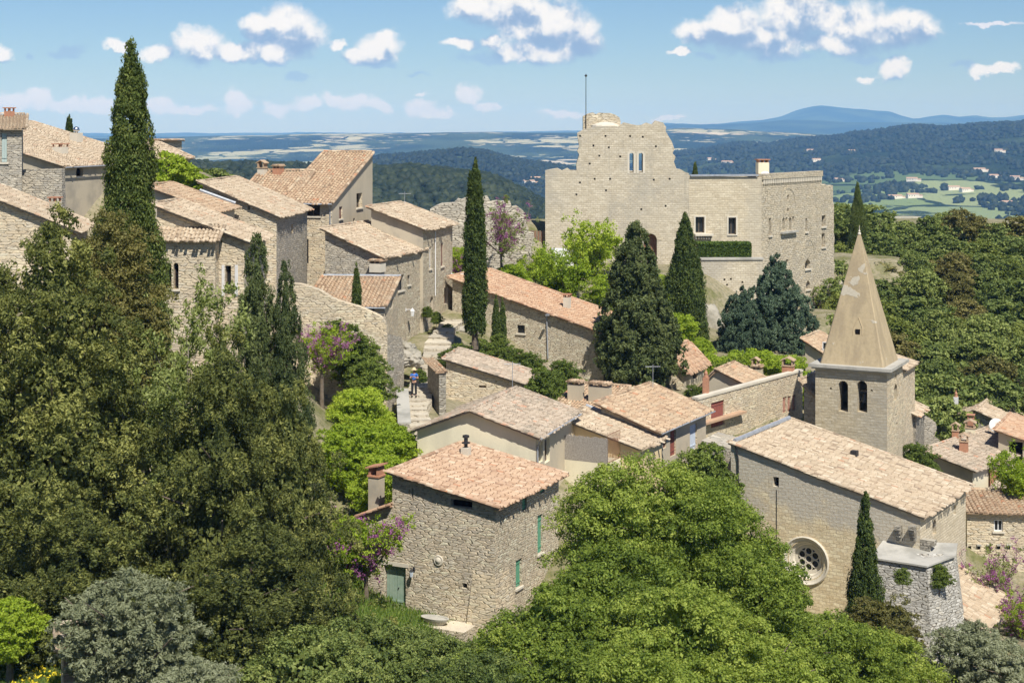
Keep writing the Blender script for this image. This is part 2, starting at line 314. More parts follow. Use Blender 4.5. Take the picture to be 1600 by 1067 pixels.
# ------------------------------------------------------------------ mesh and object helpers
def at(px, py, D): return Vector(((px-CX)/F*D, D, H-(py-HY)/F*D))
def proj(p): return (CX+F*p[0]/p[1], HY+F*(H-p[2])/p[1])
def link(o): sc.collection.objects.link(o); return o
def tag(o, label=None, cat=None, group=None, kind=None):
    if label: o['label'] = label
    if cat: o['category'] = cat
    if group: o['group'] = group
    if kind: o['kind'] = kind
    return o
def root(name, loc, label, cat, group=None):
    o = bpy.data.objects.new(name, None); o.location = loc; link(o); o.empty_display_size = .3
    return tag(o, label, cat, group)
def origin(o):
    v = Vector((0, 0, 0))
    while o: v += o.location; o = o.parent
    return v
class MB:
    def __init__(s): s.V = []; s.Fc = []; s.T = []; s.K = []
    def add(s, vs, fs, t=.5, k=0):
        b = len(s.V); s.V += [tuple(v) for v in vs]; s.Fc += [tuple(b+i for i in f) for f in fs]
        s.T += [t]*len(fs); s.K += [k]*len(fs); return s
    def box(s, o, ex, ey, ez, x0, x1, y0, y1, z0, z1, t=.5, k=0):
        o = Vector(o); ex, ey, ez = Vector(ex), Vector(ey), Vector(ez)
        vs = [o+ex*x+ey*y+ez*z for z in (z0, z1) for y in (y0, y1) for x in (x0, x1)]
        return s.add(vs, [(0,2,3,1),(4,5,7,6),(0,1,5,4),(2,6,7,3),(0,4,6,2),(1,3,7,5)], t, k)
    def prism(s, poly, off, t=.5, k=0):
        n = len(poly); off = Vector(off); vs = [Vector(p) for p in poly]; vs += [p+off for p in vs]
        return s.add(vs, [tuple(range(n)), tuple(range(2*n-1, n-1, -1))]+[(i, i+n, (i+1) % n+n, (i+1) % n) for i in range(n)], t, k)
    def tube(s, p0, p1, r0, r1=None, n=8, t=.5, k=0):
        p0, p1 = Vector(p0), Vector(p1); r1 = r0 if r1 is None else r1
        d = (p1-p0).normalized(); a = d.orthogonal().normalized(); b = d.cross(a)
        vs = [p+(a*math.cos(2*math.pi*i/n)+b*math.sin(2*math.pi*i/n))*r for p, r in ((p0, r0), (p1, r1)) for i in range(n)]
        return s.add(vs, [(i, (i+1) % n, (i+1) % n+n, i+n) for i in range(n)]+[tuple(range(n-1, -1, -1)), tuple(range(n, 2*n))], t, k)
    def path(s, pts, r, n=8):
        for i in range(len(pts)-1):
            a, b = (r[i], r[i+1]) if isinstance(r, (list, tuple)) else (r, r)
            s.tube(pts[i], pts[i+1], a, b, n)
        return s
    def lathe(s, c, prof, n=16, axis=(0, 0, 1), t=.5, k=0):
        c = Vector(c); ax = Vector(axis).normalized(); a = ax.orthogonal().normalized(); b = ax.cross(a)
        vs = [c+ax*h+(a*math.cos(2*math.pi*i/n)+b*math.sin(2*math.pi*i/n))*r for r, h in prof for i in range(n)]
        m = len(prof)
        fs = [(j*n+i, j*n+(i+1) % n, (j+1)*n+(i+1) % n, (j+1)*n+i) for j in range(m-1) for i in range(n)]
        return s.add(vs, fs+[tuple(range(n-1, -1, -1)), tuple(range((m-1)*n, m*n))], t, k)
    def build(s, name, m, parent=None, smooth=False):
        me = bpy.data.meshes.new(name)
        o0 = origin(parent) if parent else Vector((0, 0, 0))
        me.from_pydata([(v[0]-o0.x, v[1]-o0.y, v[2]-o0.z) for v in s.V], [], s.Fc)
        for q in (m if isinstance(m, (list, tuple)) else [m]): me.materials.append(M[q] if isinstance(q, str) else q)
        at_ = me.attributes.new('tint', 'FLOAT', 'FACE'); at_.data.foreach_set('value', s.T)
        me.polygons.foreach_set('material_index', s.K)
        if smooth: me.polygons.foreach_set('use_smooth', [True]*len(me.polygons))
        me.update()
        bm = bmesh.new(); bm.from_mesh(me); bmesh.ops.recalc_face_normals(bm, faces=bm.faces); bm.to_mesh(me); bm.free()
        o = link(bpy.data.objects.new(name, me))
        if parent: o.parent = parent
        return o
def npmesh(name, V, Q, mats, parent=None, tint=None, smooth=False, o0=None, k=None):
    V = np.asarray(V, np.float32).reshape(-1, 3); Q = np.asarray(Q, np.int32)
    if o0 is not None: V = V-np.array(o0, np.float32)
    me = bpy.data.meshes.new(name); nf, kk = Q.shape
    me.vertices.add(len(V)); me.vertices.foreach_set('co', V.ravel())
    me.loops.add(nf*kk); me.loops.foreach_set('vertex_index', Q.ravel())
    me.polygons.add(nf); me.polygons.foreach_set('loop_start', np.arange(0, nf*kk, kk, dtype=np.int32))
    for q in (mats if isinstance(mats, (list, tuple)) else [mats]): me.materials.append(M[q] if isinstance(q, str) else q)
    if tint is not None:
        a = me.attributes.new('tint', 'FLOAT', 'FACE'); a.data.foreach_set('value', np.asarray(tint, np.float32))
    if k is not None: me.polygons.foreach_set('material_index', np.asarray(k, np.int32))
    if smooth: me.polygons.foreach_set('use_smooth', np.ones(nf, bool))
    me.update(calc_edges=True)
    o = link(bpy.data.objects.new(name, me))
    if parent: o.parent = parent
    return o
# ------------------------------------------------------------------ terrain: village hill, valley and far ridges in one sheet
GP = [(650,622,100),(645,700,90),(690,520,118),(760,592,114),(760,655,101),(700,655,98),(820,655,100),(870,625,106),(700,480,126),(870,430,160),(760,430,140),(900,417,153),(850,420,152),(950,420,155),(1000,415,160),(930,628,116),(1100,588,124),(1130,628,112),(1190,622,121),(1245,612,121),(1065,612,117),(1150,555,135),(1290,490,162),
 (1000,420,160),(1180,520,150),(1240,700,107),(1160,705,100),(1200,960,89),(1330,985,86),(1437,1040,85),(1060,800,84),(617,957,78.5),(700,975,77),(760,1025,75),(560,900,80),(300,540,92),(380,560,92),(420,560,98),(500,640,96),(600,650,97),
 (100,500,84),(0,480,84),(90,1000,68),(250,1020,66),(400,1040,64),(30,1010,66),(20,1050,62),(200,1075,58),(600,1080,62),(800,1110,64),(1000,1130,62),(1200,1120,64),(1400,1090,70),(1550,1060,76),(1500,960,92),(1590,930,98),
 (1420,785,116),(1500,745,128),(1440,800,104),(1500,830,104),(1590,690,130),(1450,610,150),(1560,600,160),(1400,500,175),(1560,480,190),(1350,400,190),(1450,380,215),(1580,385,230),(1360,352,215),(1480,350,250),(1620,360,260),
 (800,345,170),(700,390,150),(560,330,150),(420,320,150),(200,250,130),(0,250,130),(-200,300,120),(-200,700,85),(-200,1050,60),(1800,450,200),(1800,700,140),(1800,1000,85),
 (300,700,84),(200,800,76),(450,800,76),(300,290,140),(1000,1400,40),(500,1400,40),(1500,1400,42),(100,1350,42),(800,1160,56),(1200,1160,56),(400,1140,56),(800,2200,20),(0,2200,20),(1600,2200,20)]
GPx = np.array([at(*g)[0:3] for g in GP])
def ss(a, b, x): t = np.clip((x-a)/(b-a), 0, 1); return t*t*(3-2*t)
def lerpf(pts): xs = [p[0] for p in pts]; ys = [p[1] for p in pts]; return lambda v: np.interp(v, xs, ys)
FLOOR = H-150
R1 = lerpf([(-400,262),(0,258),(250,252),(330,262),(400,262),(585,270),(640,268),(700,276),(760,284),(800,300),(850,330),(920,400),(1000,520),(2000,700)])
R2 = lerpf([(-400,300),(180,300),(300,262),(420,250),(500,270),(585,248),(640,243),(720,236),(760,240),(800,252),(860,262),(930,275),(1000,300),(1100,330),(2600,340)])
R4 = lerpf([(-400,330),(900,300),(1000,262),(1060,240),(1100,236),(1150,226),(1200,228),(1250,222),(1300,219),(1345,212),(1400,202),(1430,197),(1470,200),(1520,194),(1600,192),(1700,190),(2400,200)])
R3 = lerpf([(-400,222),(0,219),(230,216),(400,212),(500,210),(600,209),(700,207),(900,207),(1000,204),(1060,201),(1110,202),(1160,203),(1200,207),(1300,211),(1600,214),(2400,214)])
R5 = lerpf([(-400,210),(700,208),(900,205),(980,203),(1040,193),(1090,195),(1130,193),(1190,188),(1215,184),(1240,176),(1262,169),(1285,165),(1310,168),(1340,171),(1390,175),(1410,182),(1430,187),(1450,182),(1475,179),(1500,183),(1520,181),(1560,185),(1600,180),(1700,184),(2400,200)])
R5b = lerpf([(-400,212),(400,213),(900,207),(1000,197),(1060,194),(1100,195),(1180,192),(1230,187),(1280,188),(1330,191),(1420,192),(1600,195),(2400,210)])
def fnoise(X, Y, s, seed=0.0, o=4):
    out = np.zeros(len(X)); a = 1.0
    for k in range(o):
        out += a*np.array([noise.noise(Vector((x*s*2**k+seed, y*s*2**k-seed, seed*.7))) for x, y in zip(X, Y)]); a *= .5
    return out
def ground(X, Y, detail=True):
    X = np.asarray(X, float).ravel(); Y = np.asarray(Y, float).ravel()
    num = np.zeros(len(X)); den = np.zeros(len(X))
    for gx, gy, gz in GPx:
        wgt = 1/((X-gx)**2+(Y-gy)**2+6)**2.0; num += wgt*gz; den += wgt
    near = num/den
    px = CX+F*X/np.maximum(Y, 1)
    z = np.full(len(X), FLOOR, float)
    far = Y > 320; W = np.zeros(len(X))
    if far.any():
        xf, yf, pf = X[far], Y[far], px[far]
        n1 = fnoise(xf, yf, 1/420., 3.1); n2 = fnoise(xf, yf, 1/1500., 7.7)
        zf = FLOOR+18*n2+6*n1; wd = np.zeros(len(xf))
        for R, D0, wn_, wf_, amp, wood in ((R1,1150,300,500,3.5,1),(R2,3200,700,900,7,.9),(R4,4700,1500,1500,10,.75),(R3,7400,1700,2000,6,.31),(R5b,13000,2000,2000,9,1),(R5,17000,2300,2500,16,1)):
            top = H-(R(pf)-HY)/F*D0
            sh = np.where(yf < D0, np.exp(-((yf-D0)/wn_)**2), np.exp(-((yf-D0)/wf_)**2))
            zz = FLOOR+(top-FLOOR)*sh+n1*amp*sh
            up = zz > zf; wd = np.where(up, wood*ss(.12, .5, sh), wd); zf = np.maximum(zf, zz)
        z[far] = zf; W[far] = wd
    t = ss(285, 620, Y)
    nearv = near+(fnoise(X, Y, 1/9., 1.3, 3)*.25 if detail else 0)
    zz = nearv*(1-t)+z*t
    lateral = ss(0, 1, (np.abs(X)-110-Y*.45)/200.)
    return zz*(1-lateral)+np.minimum(zz, FLOOR+40)*lateral if False else zz, W
def gz(x, y): return float(ground([x], [y], False)[0][0])
Ds = [8.0]
while Ds[-1] < 60: Ds.append(Ds[-1]+2.0)
while Ds[-1] < 300: Ds.append(Ds[-1]+1.6)
while Ds[-1] < 21500: Ds.append(Ds[-1]*1.0155)
cols = np.concatenate([np.arange(-2600, -400, 60), np.arange(-400, 2000, 9), np.arange(2000, 4201, 60)])
Dg, Pg = np.meshgrid(np.array(Ds), cols, indexing='ij')
X = ((Pg-CX)/F*Dg).ravel(); Y = Dg.ravel()
Z, W = ground(X, Y)
nr, nc = Dg.shape
idx = np.arange(nr*nc).reshape(nr, nc)
Q = np.stack([idx[:-1, :-1], idx[:-1, 1:], idx[1:, 1:], idx[1:, :-1]], -1).reshape(-1, 4)
def m_near(n, b):
    g = n.new('ShaderNodeNewGeometry'); P = g.outputs['Position']
    f = n.noise(P, .35, 6, .65); f2 = n.noise(P, 3.0, 5, .7)
    col = n.ramp(f, [(0, (.10,.12,.04)), (.38, (.17,.17,.07)), (.52, (.30,.26,.17)), (1, (.46,.42,.33))])
    col = n.mix(n.sm(f2, .4, .7, 0, .5), col, (.07, .09, .03))
    n.l.new(col, b.inputs['Base Color']); bump(n, b, f2, .8, .2)
def m_far(n, b):
    g = n.new('ShaderNodeNewGeometry'); P = g.outputs['Position']
    wa = n.new('ShaderNodeAttribute', attribute_name='wood')
    s = n.new('ShaderNodeSeparateXYZ'); n.l.new(P, s.inputs[0]); flat = n.comb(s.outputs[0], s.outputs[1], 0.0)
    wob = n.v('ADD', flat, n.v('SCALE', n.noise(flat, .004, 3, .5, '2D', 1), scale=160))
    cell = n.vor(n.v('MULTIPLY', wob, (1.0, .62, 1)), 1/165., rnd=.9); sx = n.new('ShaderNodeSeparateXYZ'); n.l.new(cell.outputs['Color'], sx.inputs[0])
    fields = n.ramp(sx.outputs[0], [(0,(.10,.15,.06)),(.22,(.19,.25,.10)),(.40,(.26,.30,.14)),(.55,(.14,.20,.08)),(.68,(.40,.36,.24)),(.76,(.22,.27,.12)),(.90,(.55,.48,.35)),(.95,(.16,.20,.09))], 'CONSTANT')
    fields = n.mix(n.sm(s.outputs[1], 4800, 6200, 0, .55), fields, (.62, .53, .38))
    rows = n.new('ShaderNodeTexWave'); n.put(rows.inputs['Vector'], wob); rows.inputs['Scale'].default_value = .035
    fields = n.mix(n.m('MULTIPLY', rows.outputs[1], .15), fields, (.10, .12, .06))
    edge = n.vor(n.v('MULTIPLY', wob, (1.0, .62, 1)), 1/165., 'DISTANCE_TO_EDGE', rnd=.9)
    fn_ = n.noise(flat, .0021, 6, .6, '2D'); fn2 = n.noise(flat, .012, 4, .6, '2D')
    amt = n.m('ADD', n.m('ADD', n.m('MULTIPLY', wa.outputs['Fac'], .42), n.m('MULTIPLY', fn_, .9)), n.m('MULTIPLY', fn2, .3))
    hedge = n.sm(edge.outputs['Distance'], .02, .09, .12, 0)
    wood = n.sm(n.m('ADD', amt, hedge), .66, .70)
    cn = n.noise(P, .09, 5, .75)
    fcol = n.ramp(cn, [(0, (.008,.015,.007)), (.5, (.020,.034,.013)), (1, (.052,.070,.026))])
    fcol = n.mix(n.sm(n.noise(flat, .0016, 5, .6, '2D'), .42, .62, 0, .75), fcol, (.075, .105, .04))
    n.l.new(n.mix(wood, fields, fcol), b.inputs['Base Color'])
    vc = n.vor(P, 1/11., dim='3D')
    bump(n, b, n.m('MULTIPLY', n.m('SUBTRACT', 1.0, vc.outputs['Distance']), wood), 1.0, 9.0)
M['g_near'] = mat('ground_near', fn=m_near, rough=1, spec=.05); M['g_far'] = mat('countryside', fn=m_far, rough=1, spec=.05)
kq = (Y[Q].mean(1) > 330).astype(int)
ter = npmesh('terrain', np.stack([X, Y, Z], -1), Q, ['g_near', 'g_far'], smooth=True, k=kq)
wa_ = ter.data.attributes.new('wood', 'FLOAT', 'POINT'); wa_.data.foreach_set('value', W.astype(np.float32))
tag(ter, kind='structure')

# ------------------------------------------------------------------ far woods (crowns nobody could count) and far houses
rng = np.random.default_rng(5)
def ico(sub=1):
    bm = bmesh.new(); bmesh.ops.create_icosphere(bm, subdivisions=sub, radius=1)
    v = np.array([p.co for p in bm.verts]); f = np.array([[q.index for q in p.verts] for p in bm.faces]); bm.free(); return v, f
IV1, IF1 = ico(1); IV2, IF2 = ico(2)
def crowns(name, pts, rad, m, label_kind, IV, IF, jit=.22):
    n = len(pts); k = len(IV)
    V = IV[None]*(1+rng.normal(0, jit, (n, k, 1)))*np.stack([rad, rad, rad*.95], -1)[:, None]+pts[:, None]+np.array([0, 0, .35])*rad[:, None, None]
    Fq = IF[None]+(np.arange(n)*k)[:, None, None]
    t = np.repeat(np.clip(rng.normal(.42, .2, n), 0, 1), len(IF))
    o = npmesh(name, V.reshape(-1, 3), Fq.reshape(-1, 3), m, tint=t, smooth=False); tag(o, kind='stuff', label=label_kind); return o
def scatter(n, D0, D1, p0, p1, cond):
    D = np.sqrt(rng.uniform(D0**2, D1**2, n)); px = rng.uniform(p0, p1, n)
    x = (px-CX)/F*D; z, wd = ground(x, D, False); k = cond(px, D, z, wd); return np.stack([x, D, z], -1)[k]
pts = scatter(11000, 640, 1330, -100, 980, lambda px, D, z, wd: (wd > .3))
M['l_far'] = leafmat('far_crown', (.010,.018,.008), (.022,.034,.013), (.055,.068,.025), .1)
o = crowns('wooded_ridge', pts, rng.uniform(2.6, 5.0, len(pts)), 'l_far', 'dark green wooded ridge in the gap between the village roofs and the castle', IV2, IF2, .16)
def clus(px, D, z, wd):
    x = (px-CX)/F*D; nn = fnoise(x, D, 1/160., 4.4, 3)
    return (nn+wd*.55 > .18)
pts = scatter(15000, 1300, 5200, 820, 1720, clus)
o = crowns('valley_trees', pts, rng.uniform(4.0, 8.5, len(pts)), 'l_far', 'woods and hedgerow trees spread over the valley right of the castle', IV1, IF1, .2)
pts = scatter(5000, 2500, 4000, 480, 1000, lambda px, D, z, wd: wd > .35)
o = crowns('wooded_hill', pts, rng.uniform(4.5, 8.0, len(pts)), 'l_far', 'bluish wooded hill behind the nearer dark green ridge', IV1, IF1, .2)

M['farwall'] = stucco('far_house_wall', (.80,.74,.64), (.70,.62,.50), .3); M['farroof'] = stucco('far_roof', (.50,.33,.23), (.42,.30,.22), .3)
fh = [(893,188,0),(1110,252,'white farmhouse on the left of the valley, just right of the ruined tower'),(1136,258,'low white house in a row above the castle roof, left of its chimney'),(1266,239,'small white house on the wooded slope above the castle corner'),
 (1330,240,'pale long farmhouse among trees at the top of the slope'),(1275,254,'white house right of the castle chimney in front of woods'),(1530,270,'large cream farm beside a tan field near the right edge'),
 (1552,280,'house with a long roof below the large cream farm'),(1586,282,'white house nearest the right edge of the valley'),(1425,285,'pale house among trees right of the slim cypress'),
 (1490,299,'big cream villa in the middle of the right valley'),(1508,301,'annexe beside the big cream villa'),(1426,311,'cream house group west of the pale field'),(1573,322,'pale villa low in the valley near the right edge'),
 (1310,286,'small house low on the valley floor right of the castle'),(1398,312,'house half hidden by trees beneath the pale field'),(838,284,'white farmhouse between the ridge and the castle wall'),(826,289,'pink farmhouse left of the castle wall'),(1560,240,'lone house on the bare strip of the far slope')]
grp = 'farmhouses spread over the valley'
for i, (px, py, lab) in enumerate(fh):
    if not lab: continue
    # walk down the view ray until it meets the ground, then stand the house there
    Dv = np.arange(700, 9000, 25.0); xv = (px-CX)/F*Dv; zv, _ = ground(xv, Dv, False); ray = H-(py-HY)/F*Dv
    hit = np.where(ray < zv)[0]; D = Dv[hit[0]] if len(hit) else 2600.
    x = (px-CX)/F*D; z = gz(x, D); s = 1.0+.0*i; rr = random.Random(i)
    L, Wd, Hh = rr.uniform(16, 26)*s, 9*s, rr.uniform(5.5, 7)*s; a = rr.uniform(-.5, .5)
    r = root('farmhouse', (x, D, z), lab, 'house', grp)
    ex = Vector((math.cos(a), math.sin(a), 0)); ey = Vector((-math.sin(a), math.cos(a), 0)); ez = Vector((0, 0, 1)); o_ = Vector((x, D, z))
    mb = MB(); mb.box(o_, ex, ey, ez, -L/2, L/2, -Wd/2, Wd/2, -4, Hh); mb.box(o_, ex, ey, ez, L/2, L/2+7, -Wd/2+1, Wd/2-1, -4, Hh*.6)
    mb.build('wall', 'farwall', r)
    mb = MB()
    for (l0, l1, w_, h_) in ((-L/2-.4, L/2+.4, Wd/2+.5, Hh), (L/2+.41, L/2+7.4, Wd/2-.6, Hh*.6)):
        pr = [o_+ey*-w_+ez*h_+ex*l0, o_+ey*w_+ez*h_+ex*l0, o_+ez*(h_+w_*.4)+ex*l0]
        mb.prism(pr, ex*(l1-l0))
    mb.build('roof', 'farroof', r)
    for q in range(3):
        mb = MB(); mb.box(o_, ex, ey, ez, -L/2+2+q*L/4.5, -L/2+3.2+q*L/4.5, -Wd/2-.06, -Wd/2+.1, Hh*.5, Hh*.5+1.6)
        mb.build('window', 'glass', r)
# ------------------------------------------------------------------ builders for houses
EZ = Vector((0, 0, 1)); TR = random.Random(11)
class Plane:
    def __init__(s, p, q, r):
        n = (q-p).cross(r-p); s.gx = -n.x/n.z; s.gy = -n.y/n.z; s.c = p.z-s.gx*p.x-s.gy*p.y
    def z(s, x, y): return s.c+s.gx*x+s.gy*y
    def pt(s, v, dz=0): return Vector((v[0], v[1], s.z(v[0], v[1])+dz))
    def hit(s, px, py):
        dx, dz = (px-CX)/F, -(py-HY)/F; D = (s.c-H)/(dz-s.gx*dx-s.gy); return Vector((dx*D, D, H+dz*D))
class Wall:           # a vertical wall plane: origin, horizontal direction t, outward normal n
    def __init__(s, o, t, n): s.o = Vector((o[0], o[1], 0)); s.t = t; s.n = n
    def hit(s, px, py):
        dx, dz = (px-CX)/F, -(py-HY)/F; d = Vector((dx, 1, dz)); k = (s.o-Vector((0, 0, 0))).dot(s.n)/(d.x*s.n.x+d.y*s.n.y)
        p = Vector((d.x*k, k, H+dz*k)); return (p-s.o).dot(s.t), p.z
    def P(s, t, z, n=0): return s.o+s.t*t+EZ*z+s.n*n
    def rect(s, px0, py0, px1, py1):
        ym = (py0+py1)/2; xm = (px0+px1)/2; t0 = s.hit(px0, ym)[0]; t1 = s.hit(px1, ym)[0]
        z1 = s.hit(xm, py0)[1]; z0 = s.hit(xm, py1)[1]; return min(t0, t1), max(t0, t1), z0, z1
    def box(s, mb, t0, t1, z0, z1, n0, n1, t=.5, k=0): return mb.box(s.o, s.t, s.n, EZ, t0, t1, n0, n1, z0, z1, t, k)
def outline(kind, t0, t1, z0, z1):
    if kind == 'arch':
        r = (t1-t0)/2; zc = z1-r; c = (t0+t1)/2
        return [(t0, z0), (t1, z0)]+[(c+r*math.cos(a), zc+r*math.sin(a)) for a in np.linspace(0, math.pi, 11)]
    if kind == 'point':
        c = (t0+t1)/2; h = (z1-z0)*.45
        return [(t0, z0), (t1, z0), (t1, z1-h), (t1-(t1-c)*.35, z1-h*.4), (c, z1), (t0+(c-t0)*.35, z1-h*.4), (t0, z1-h)]
    if kind == 'round':
        c = (t0+t1)/2; cz = (z0+z1)/2; return [(c+(t1-t0)/2*math.cos(a), cz+(z1-z0)/2*math.sin(a)) for a in np.linspace(0, 2*math.pi, 33)[:-1]]
    return [(t0, z0), (t1, z0), (t1, z1), (t0, z1)]
def cut(body, cutters):
    if not cutters.V: return
    me = bpy.data.meshes.new('cut'); me.from_pydata(cutters.V, [], cutters.Fc); me.update()
    bm = bmesh.new(); bm.from_mesh(me); bmesh.ops.recalc_face_normals(bm, faces=bm.faces); bm.to_mesh(me); bm.free()
    c = link(bpy.data.objects.new('cut', me))
    md = body.modifiers.new('b', 'BOOLEAN'); md.operation = 'DIFFERENCE'; md.solver = 'EXACT'; md.object = c; md.use_self = True
    bpy.context.view_layer.update()
    new = bpy.data.meshes.new_from_object(body.evaluated_get(bpy.context.evaluated_depsgraph_get()))
    nb = len(body.data.polygons)
    body.modifiers.clear(); bpy.data.objects.remove(c)
    if len(new.polygons) >= nb: body.data = new
    else: print('CUT FAILED', body.name)
def cut_mb(mb, wall, ol, depth, out=.3):
    mb.prism([wall.P(a, z, out) for a, z in ol], wall.n*-(depth+out))
def dress(thing, wall, ol, t0, t1, z0, z1, kind, depth=.3, col='sh_brown', sill=True, frame='wood', name=None):
    """what stands in an opening: glass and frame, a shutter, a door or a sheet coloured as shade"""
    c = (t0+t1)/2; wd = t1-t0
    if kind in ('win', 'open', 'arch', 'point'):
        mb = MB(); fw = min(.07, wd*.12)
        inner = [((a-c)*(1-2*fw/wd)+c, (z-(z0+z1)/2)*(1-2*fw/(z1-z0))+(z0+z1)/2) for a, z in ol]
        n = len(ol)
        vs = [wall.P(a, z, -depth+.10) for a, z in ol]+[wall.P(a, z, -depth+.10) for a, z in inner]+[wall.P(a, z, -depth+.02) for a, z in ol]+[wall.P(a, z, -depth+.02) for a, z in inner]
        fs = []
        for i in range(n):
            j = (i+1) % n; fs += [(i, j, n+j, n+i), (n+i, n+j, 3*n+j, 3*n+i), (2*n+i, 3*n+i, 3*n+j, 2*n+j), (i, 2*n+i, 2*n+j, j)]
        mb.add(vs, fs)
        if wd > .5 and kind == 'win': wall.box(mb, c-.025, c+.025, z0+fw*.5, z1-fw*.5, -depth+.03, -depth+.095)
        f = mb.build(name or 'window', frame, thing)
        g = MB(); g.prism([wall.P(a, z, -depth+.05) for a, z in inner], wall.n*-.02); g.build('pane', 'dark' if kind != 'win' else 'glass', f)  # plain windows get glass, the rest a pane blackened like indoor shade
        par = f
    elif kind in ('shutter', 'door'):
        d0 = -.10 if kind == 'shutter' else -.24
        par = None; halves = 2 if (wd > .55 and kind == 'shutter') or wd > 1.0 else 1
        base = root_part = None
        for h in range(halves):
            a0 = t0+.015+(wd-.03)*h/halves; a1 = t0+.015+(wd-.03)*(h+1)/halves-.012
            mb = MB(); npl = max(2, int((a1-a0)/.13))
            for q in range(npl):
                e0 = a0+(a1-a0)*q/npl; e1 = a0+(a1-a0)*(q+1)/npl-.008
                wall.box(mb, e0, e1, z0+.02, z1-.02, d0-.05, d0+TR.uniform(-.004, .004), TR.random())
            for zz in (z0+(z1-z0)*.14, z0+(z1-z0)*.84): wall.box(mb, a0+.02, a1-.02, zz, zz+.09, d0+.006, d0+.035)
            o = mb.build(kind, col, thing); par = par or o
            if kind == 'door' and h == 0:
                k = MB(); hx = a1-.09; k.lathe(wall.P(hx, z0+(z1-z0)*.47, d0+.004), [(.03, 0), (.035, .05), (.01, .06)], 8, wall.n); k.build('handle', 'iron', o)
    elif kind == 'dark':
        g = MB(); g.prism([wall.P(a, z, -depth+.02) for a, z in ol], wall.n*.015); par = g.build(name or 'window', 'dark', thing)  # black sheet closes the recess, its shade put into the colour
    if sill and kind not in ('door', 'dark', 'hole'):
        s = MB(); wall.box(s, t0-.10, t1+.10, z0-.11, z0-.004, -.05, .10); s.build('sill', 'lime', par)
    return par
class Bld:
    """a house given by its near corner A (photo pixel of its top and its distance), the far end B of its receding right wall
    and the left end L of its front wall, both as pixels of the wall tops"""
    def __init__(s, name, label, cat, A, B, L, base, group=None, blen=None, zb=None, gable=None, wallm='rub_grey', rightm=None, dirv=None):
        s.PA = at(*A)
        if dirv is not None: s.r = Vector((dirv[0], dirv[1], 0)).normalized(); PB = None
        else:
            D_B = B[2] if len(B) > 2 else (A[1]-HY)*A[2]/(B[1]-HY)
            PB = at(B[0], B[1], D_B); v = PB-s.PA; s.r = Vector((v.x, v.y, 0)).normalized()
        s.l = Vector((-s.r.y, s.r.x, 0))
        s.lenR = blen if blen else Vector((PB.x-s.PA.x, PB.y-s.PA.y, 0)).length
        zBv = PB.z if (PB is not None) else s.PA.z
        if PB is not None and blen: d = Vector((PB.x-s.PA.x, PB.y-s.PA.y)).length; zBv = s.PA.z+(PB.z-s.PA.z)*blen/d
        s.front = Wall(s.PA, s.l, -s.r); s.right = Wall(s.PA, s.r, -s.l)
        s.lenL, zL = s.front.hit(L[0], L[1])
        s.zA, s.zL, s.zB = s.PA.z, (L[2] if len(L) > 2 and L[2] is not None else zL), zBv
        if len(L) > 2 and L[2] == 0: s.zL = s.zA
        s.zb = H-base if zb is None else zb
        s.C = s.PA+s.l*s.lenL+s.r*s.lenR
        c0 = s.P(s.lenL/2, s.lenR/2, s.zb)
        s.t = root(name, (c0.x, c0.y, gz(c0.x, c0.y)), label, cat, group)
        s.cutters = MB(); s.todo = []; s.wallm = wallm; s.rightm = rightm; s.gable = gable
        if gable:      # gable = pixel of the apex on the front wall: ridge runs back along the right wall
            s.ga, s.gz_ = s.front.hit(*gable)
        s.roofs = []; s.body = None
    def P(s, a, b, z): return Vector((s.PA.x, s.PA.y, 0))+s.l*a+s.r*b+EZ*z
    def walls(s, drop=.10, parts=True):
        d = drop
        if s.gable:
            fr = [(0, s.zA-d), (s.ga, s.gz_-d), (s.lenL, s.zL-d)]
            tops_f = [s.P(a, 0, z) for a, z in fr]; tops_b = [s.P(a, s.lenR, z) for a, z in fr]
            foot = [tops_f[0], tops_b[0], tops_b[1], tops_b[2], tops_f[2], tops_f[1]]
            n = 6; vs = foot+[Vector((p.x, p.y, s.zb)) for p in foot]
            fs = [(0, 1, 2, 5), (5, 2, 3, 4), tuple(range(2*n-1, n-1, -1)), (0, 6, 7, 1), (3, 9, 10, 4), (1, 7, 8, 9, 3, 2), (4, 10, 11, 6, 0, 5)]
        else:
            zC = s.zL+s.zB-s.zA
            foot = [s.P(0, 0, s.zA-d), s.P(0, s.lenR, s.zB-d), s.P(s.lenL, s.lenR, zC-d), s.P(s.lenL, 0, s.zL-d)]
            n = 4; vs = foot+[Vector((p.x, p.y, s.zb)) for p in foot]
            fs = [(0, 1, 2, 3), (7, 6, 5, 4)]+[(i, i+4, (i+1) % 4+4, (i+1) % 4) for i in range(4)]
        ks = [0]*len(fs)
        mb = MB(); mb.add(vs, fs)
        ms = [s.wallm]+([s.rightm] if s.rightm else [])
        body = mb.build('wall', ms, s.t)
        if s.rightm:
            for p in body.data.polygons:
                if p.normal.dot(-s.l) > .9: p.material_index = 1
        c = MB(); o0 = origin(s.t); c.V = [tuple(Vector(v)-o0) for v in s.cutters.V]; c.Fc = s.cutters.Fc
        # cutter lives in the body's own space
        if c.V:
            off = o0; c.V = [tuple(Vector(v)+off) for v in c.V]; bpy.context.view_layer.update(); cut(body, c)
        s.body = body
        for f in s.todo: f()
        return body
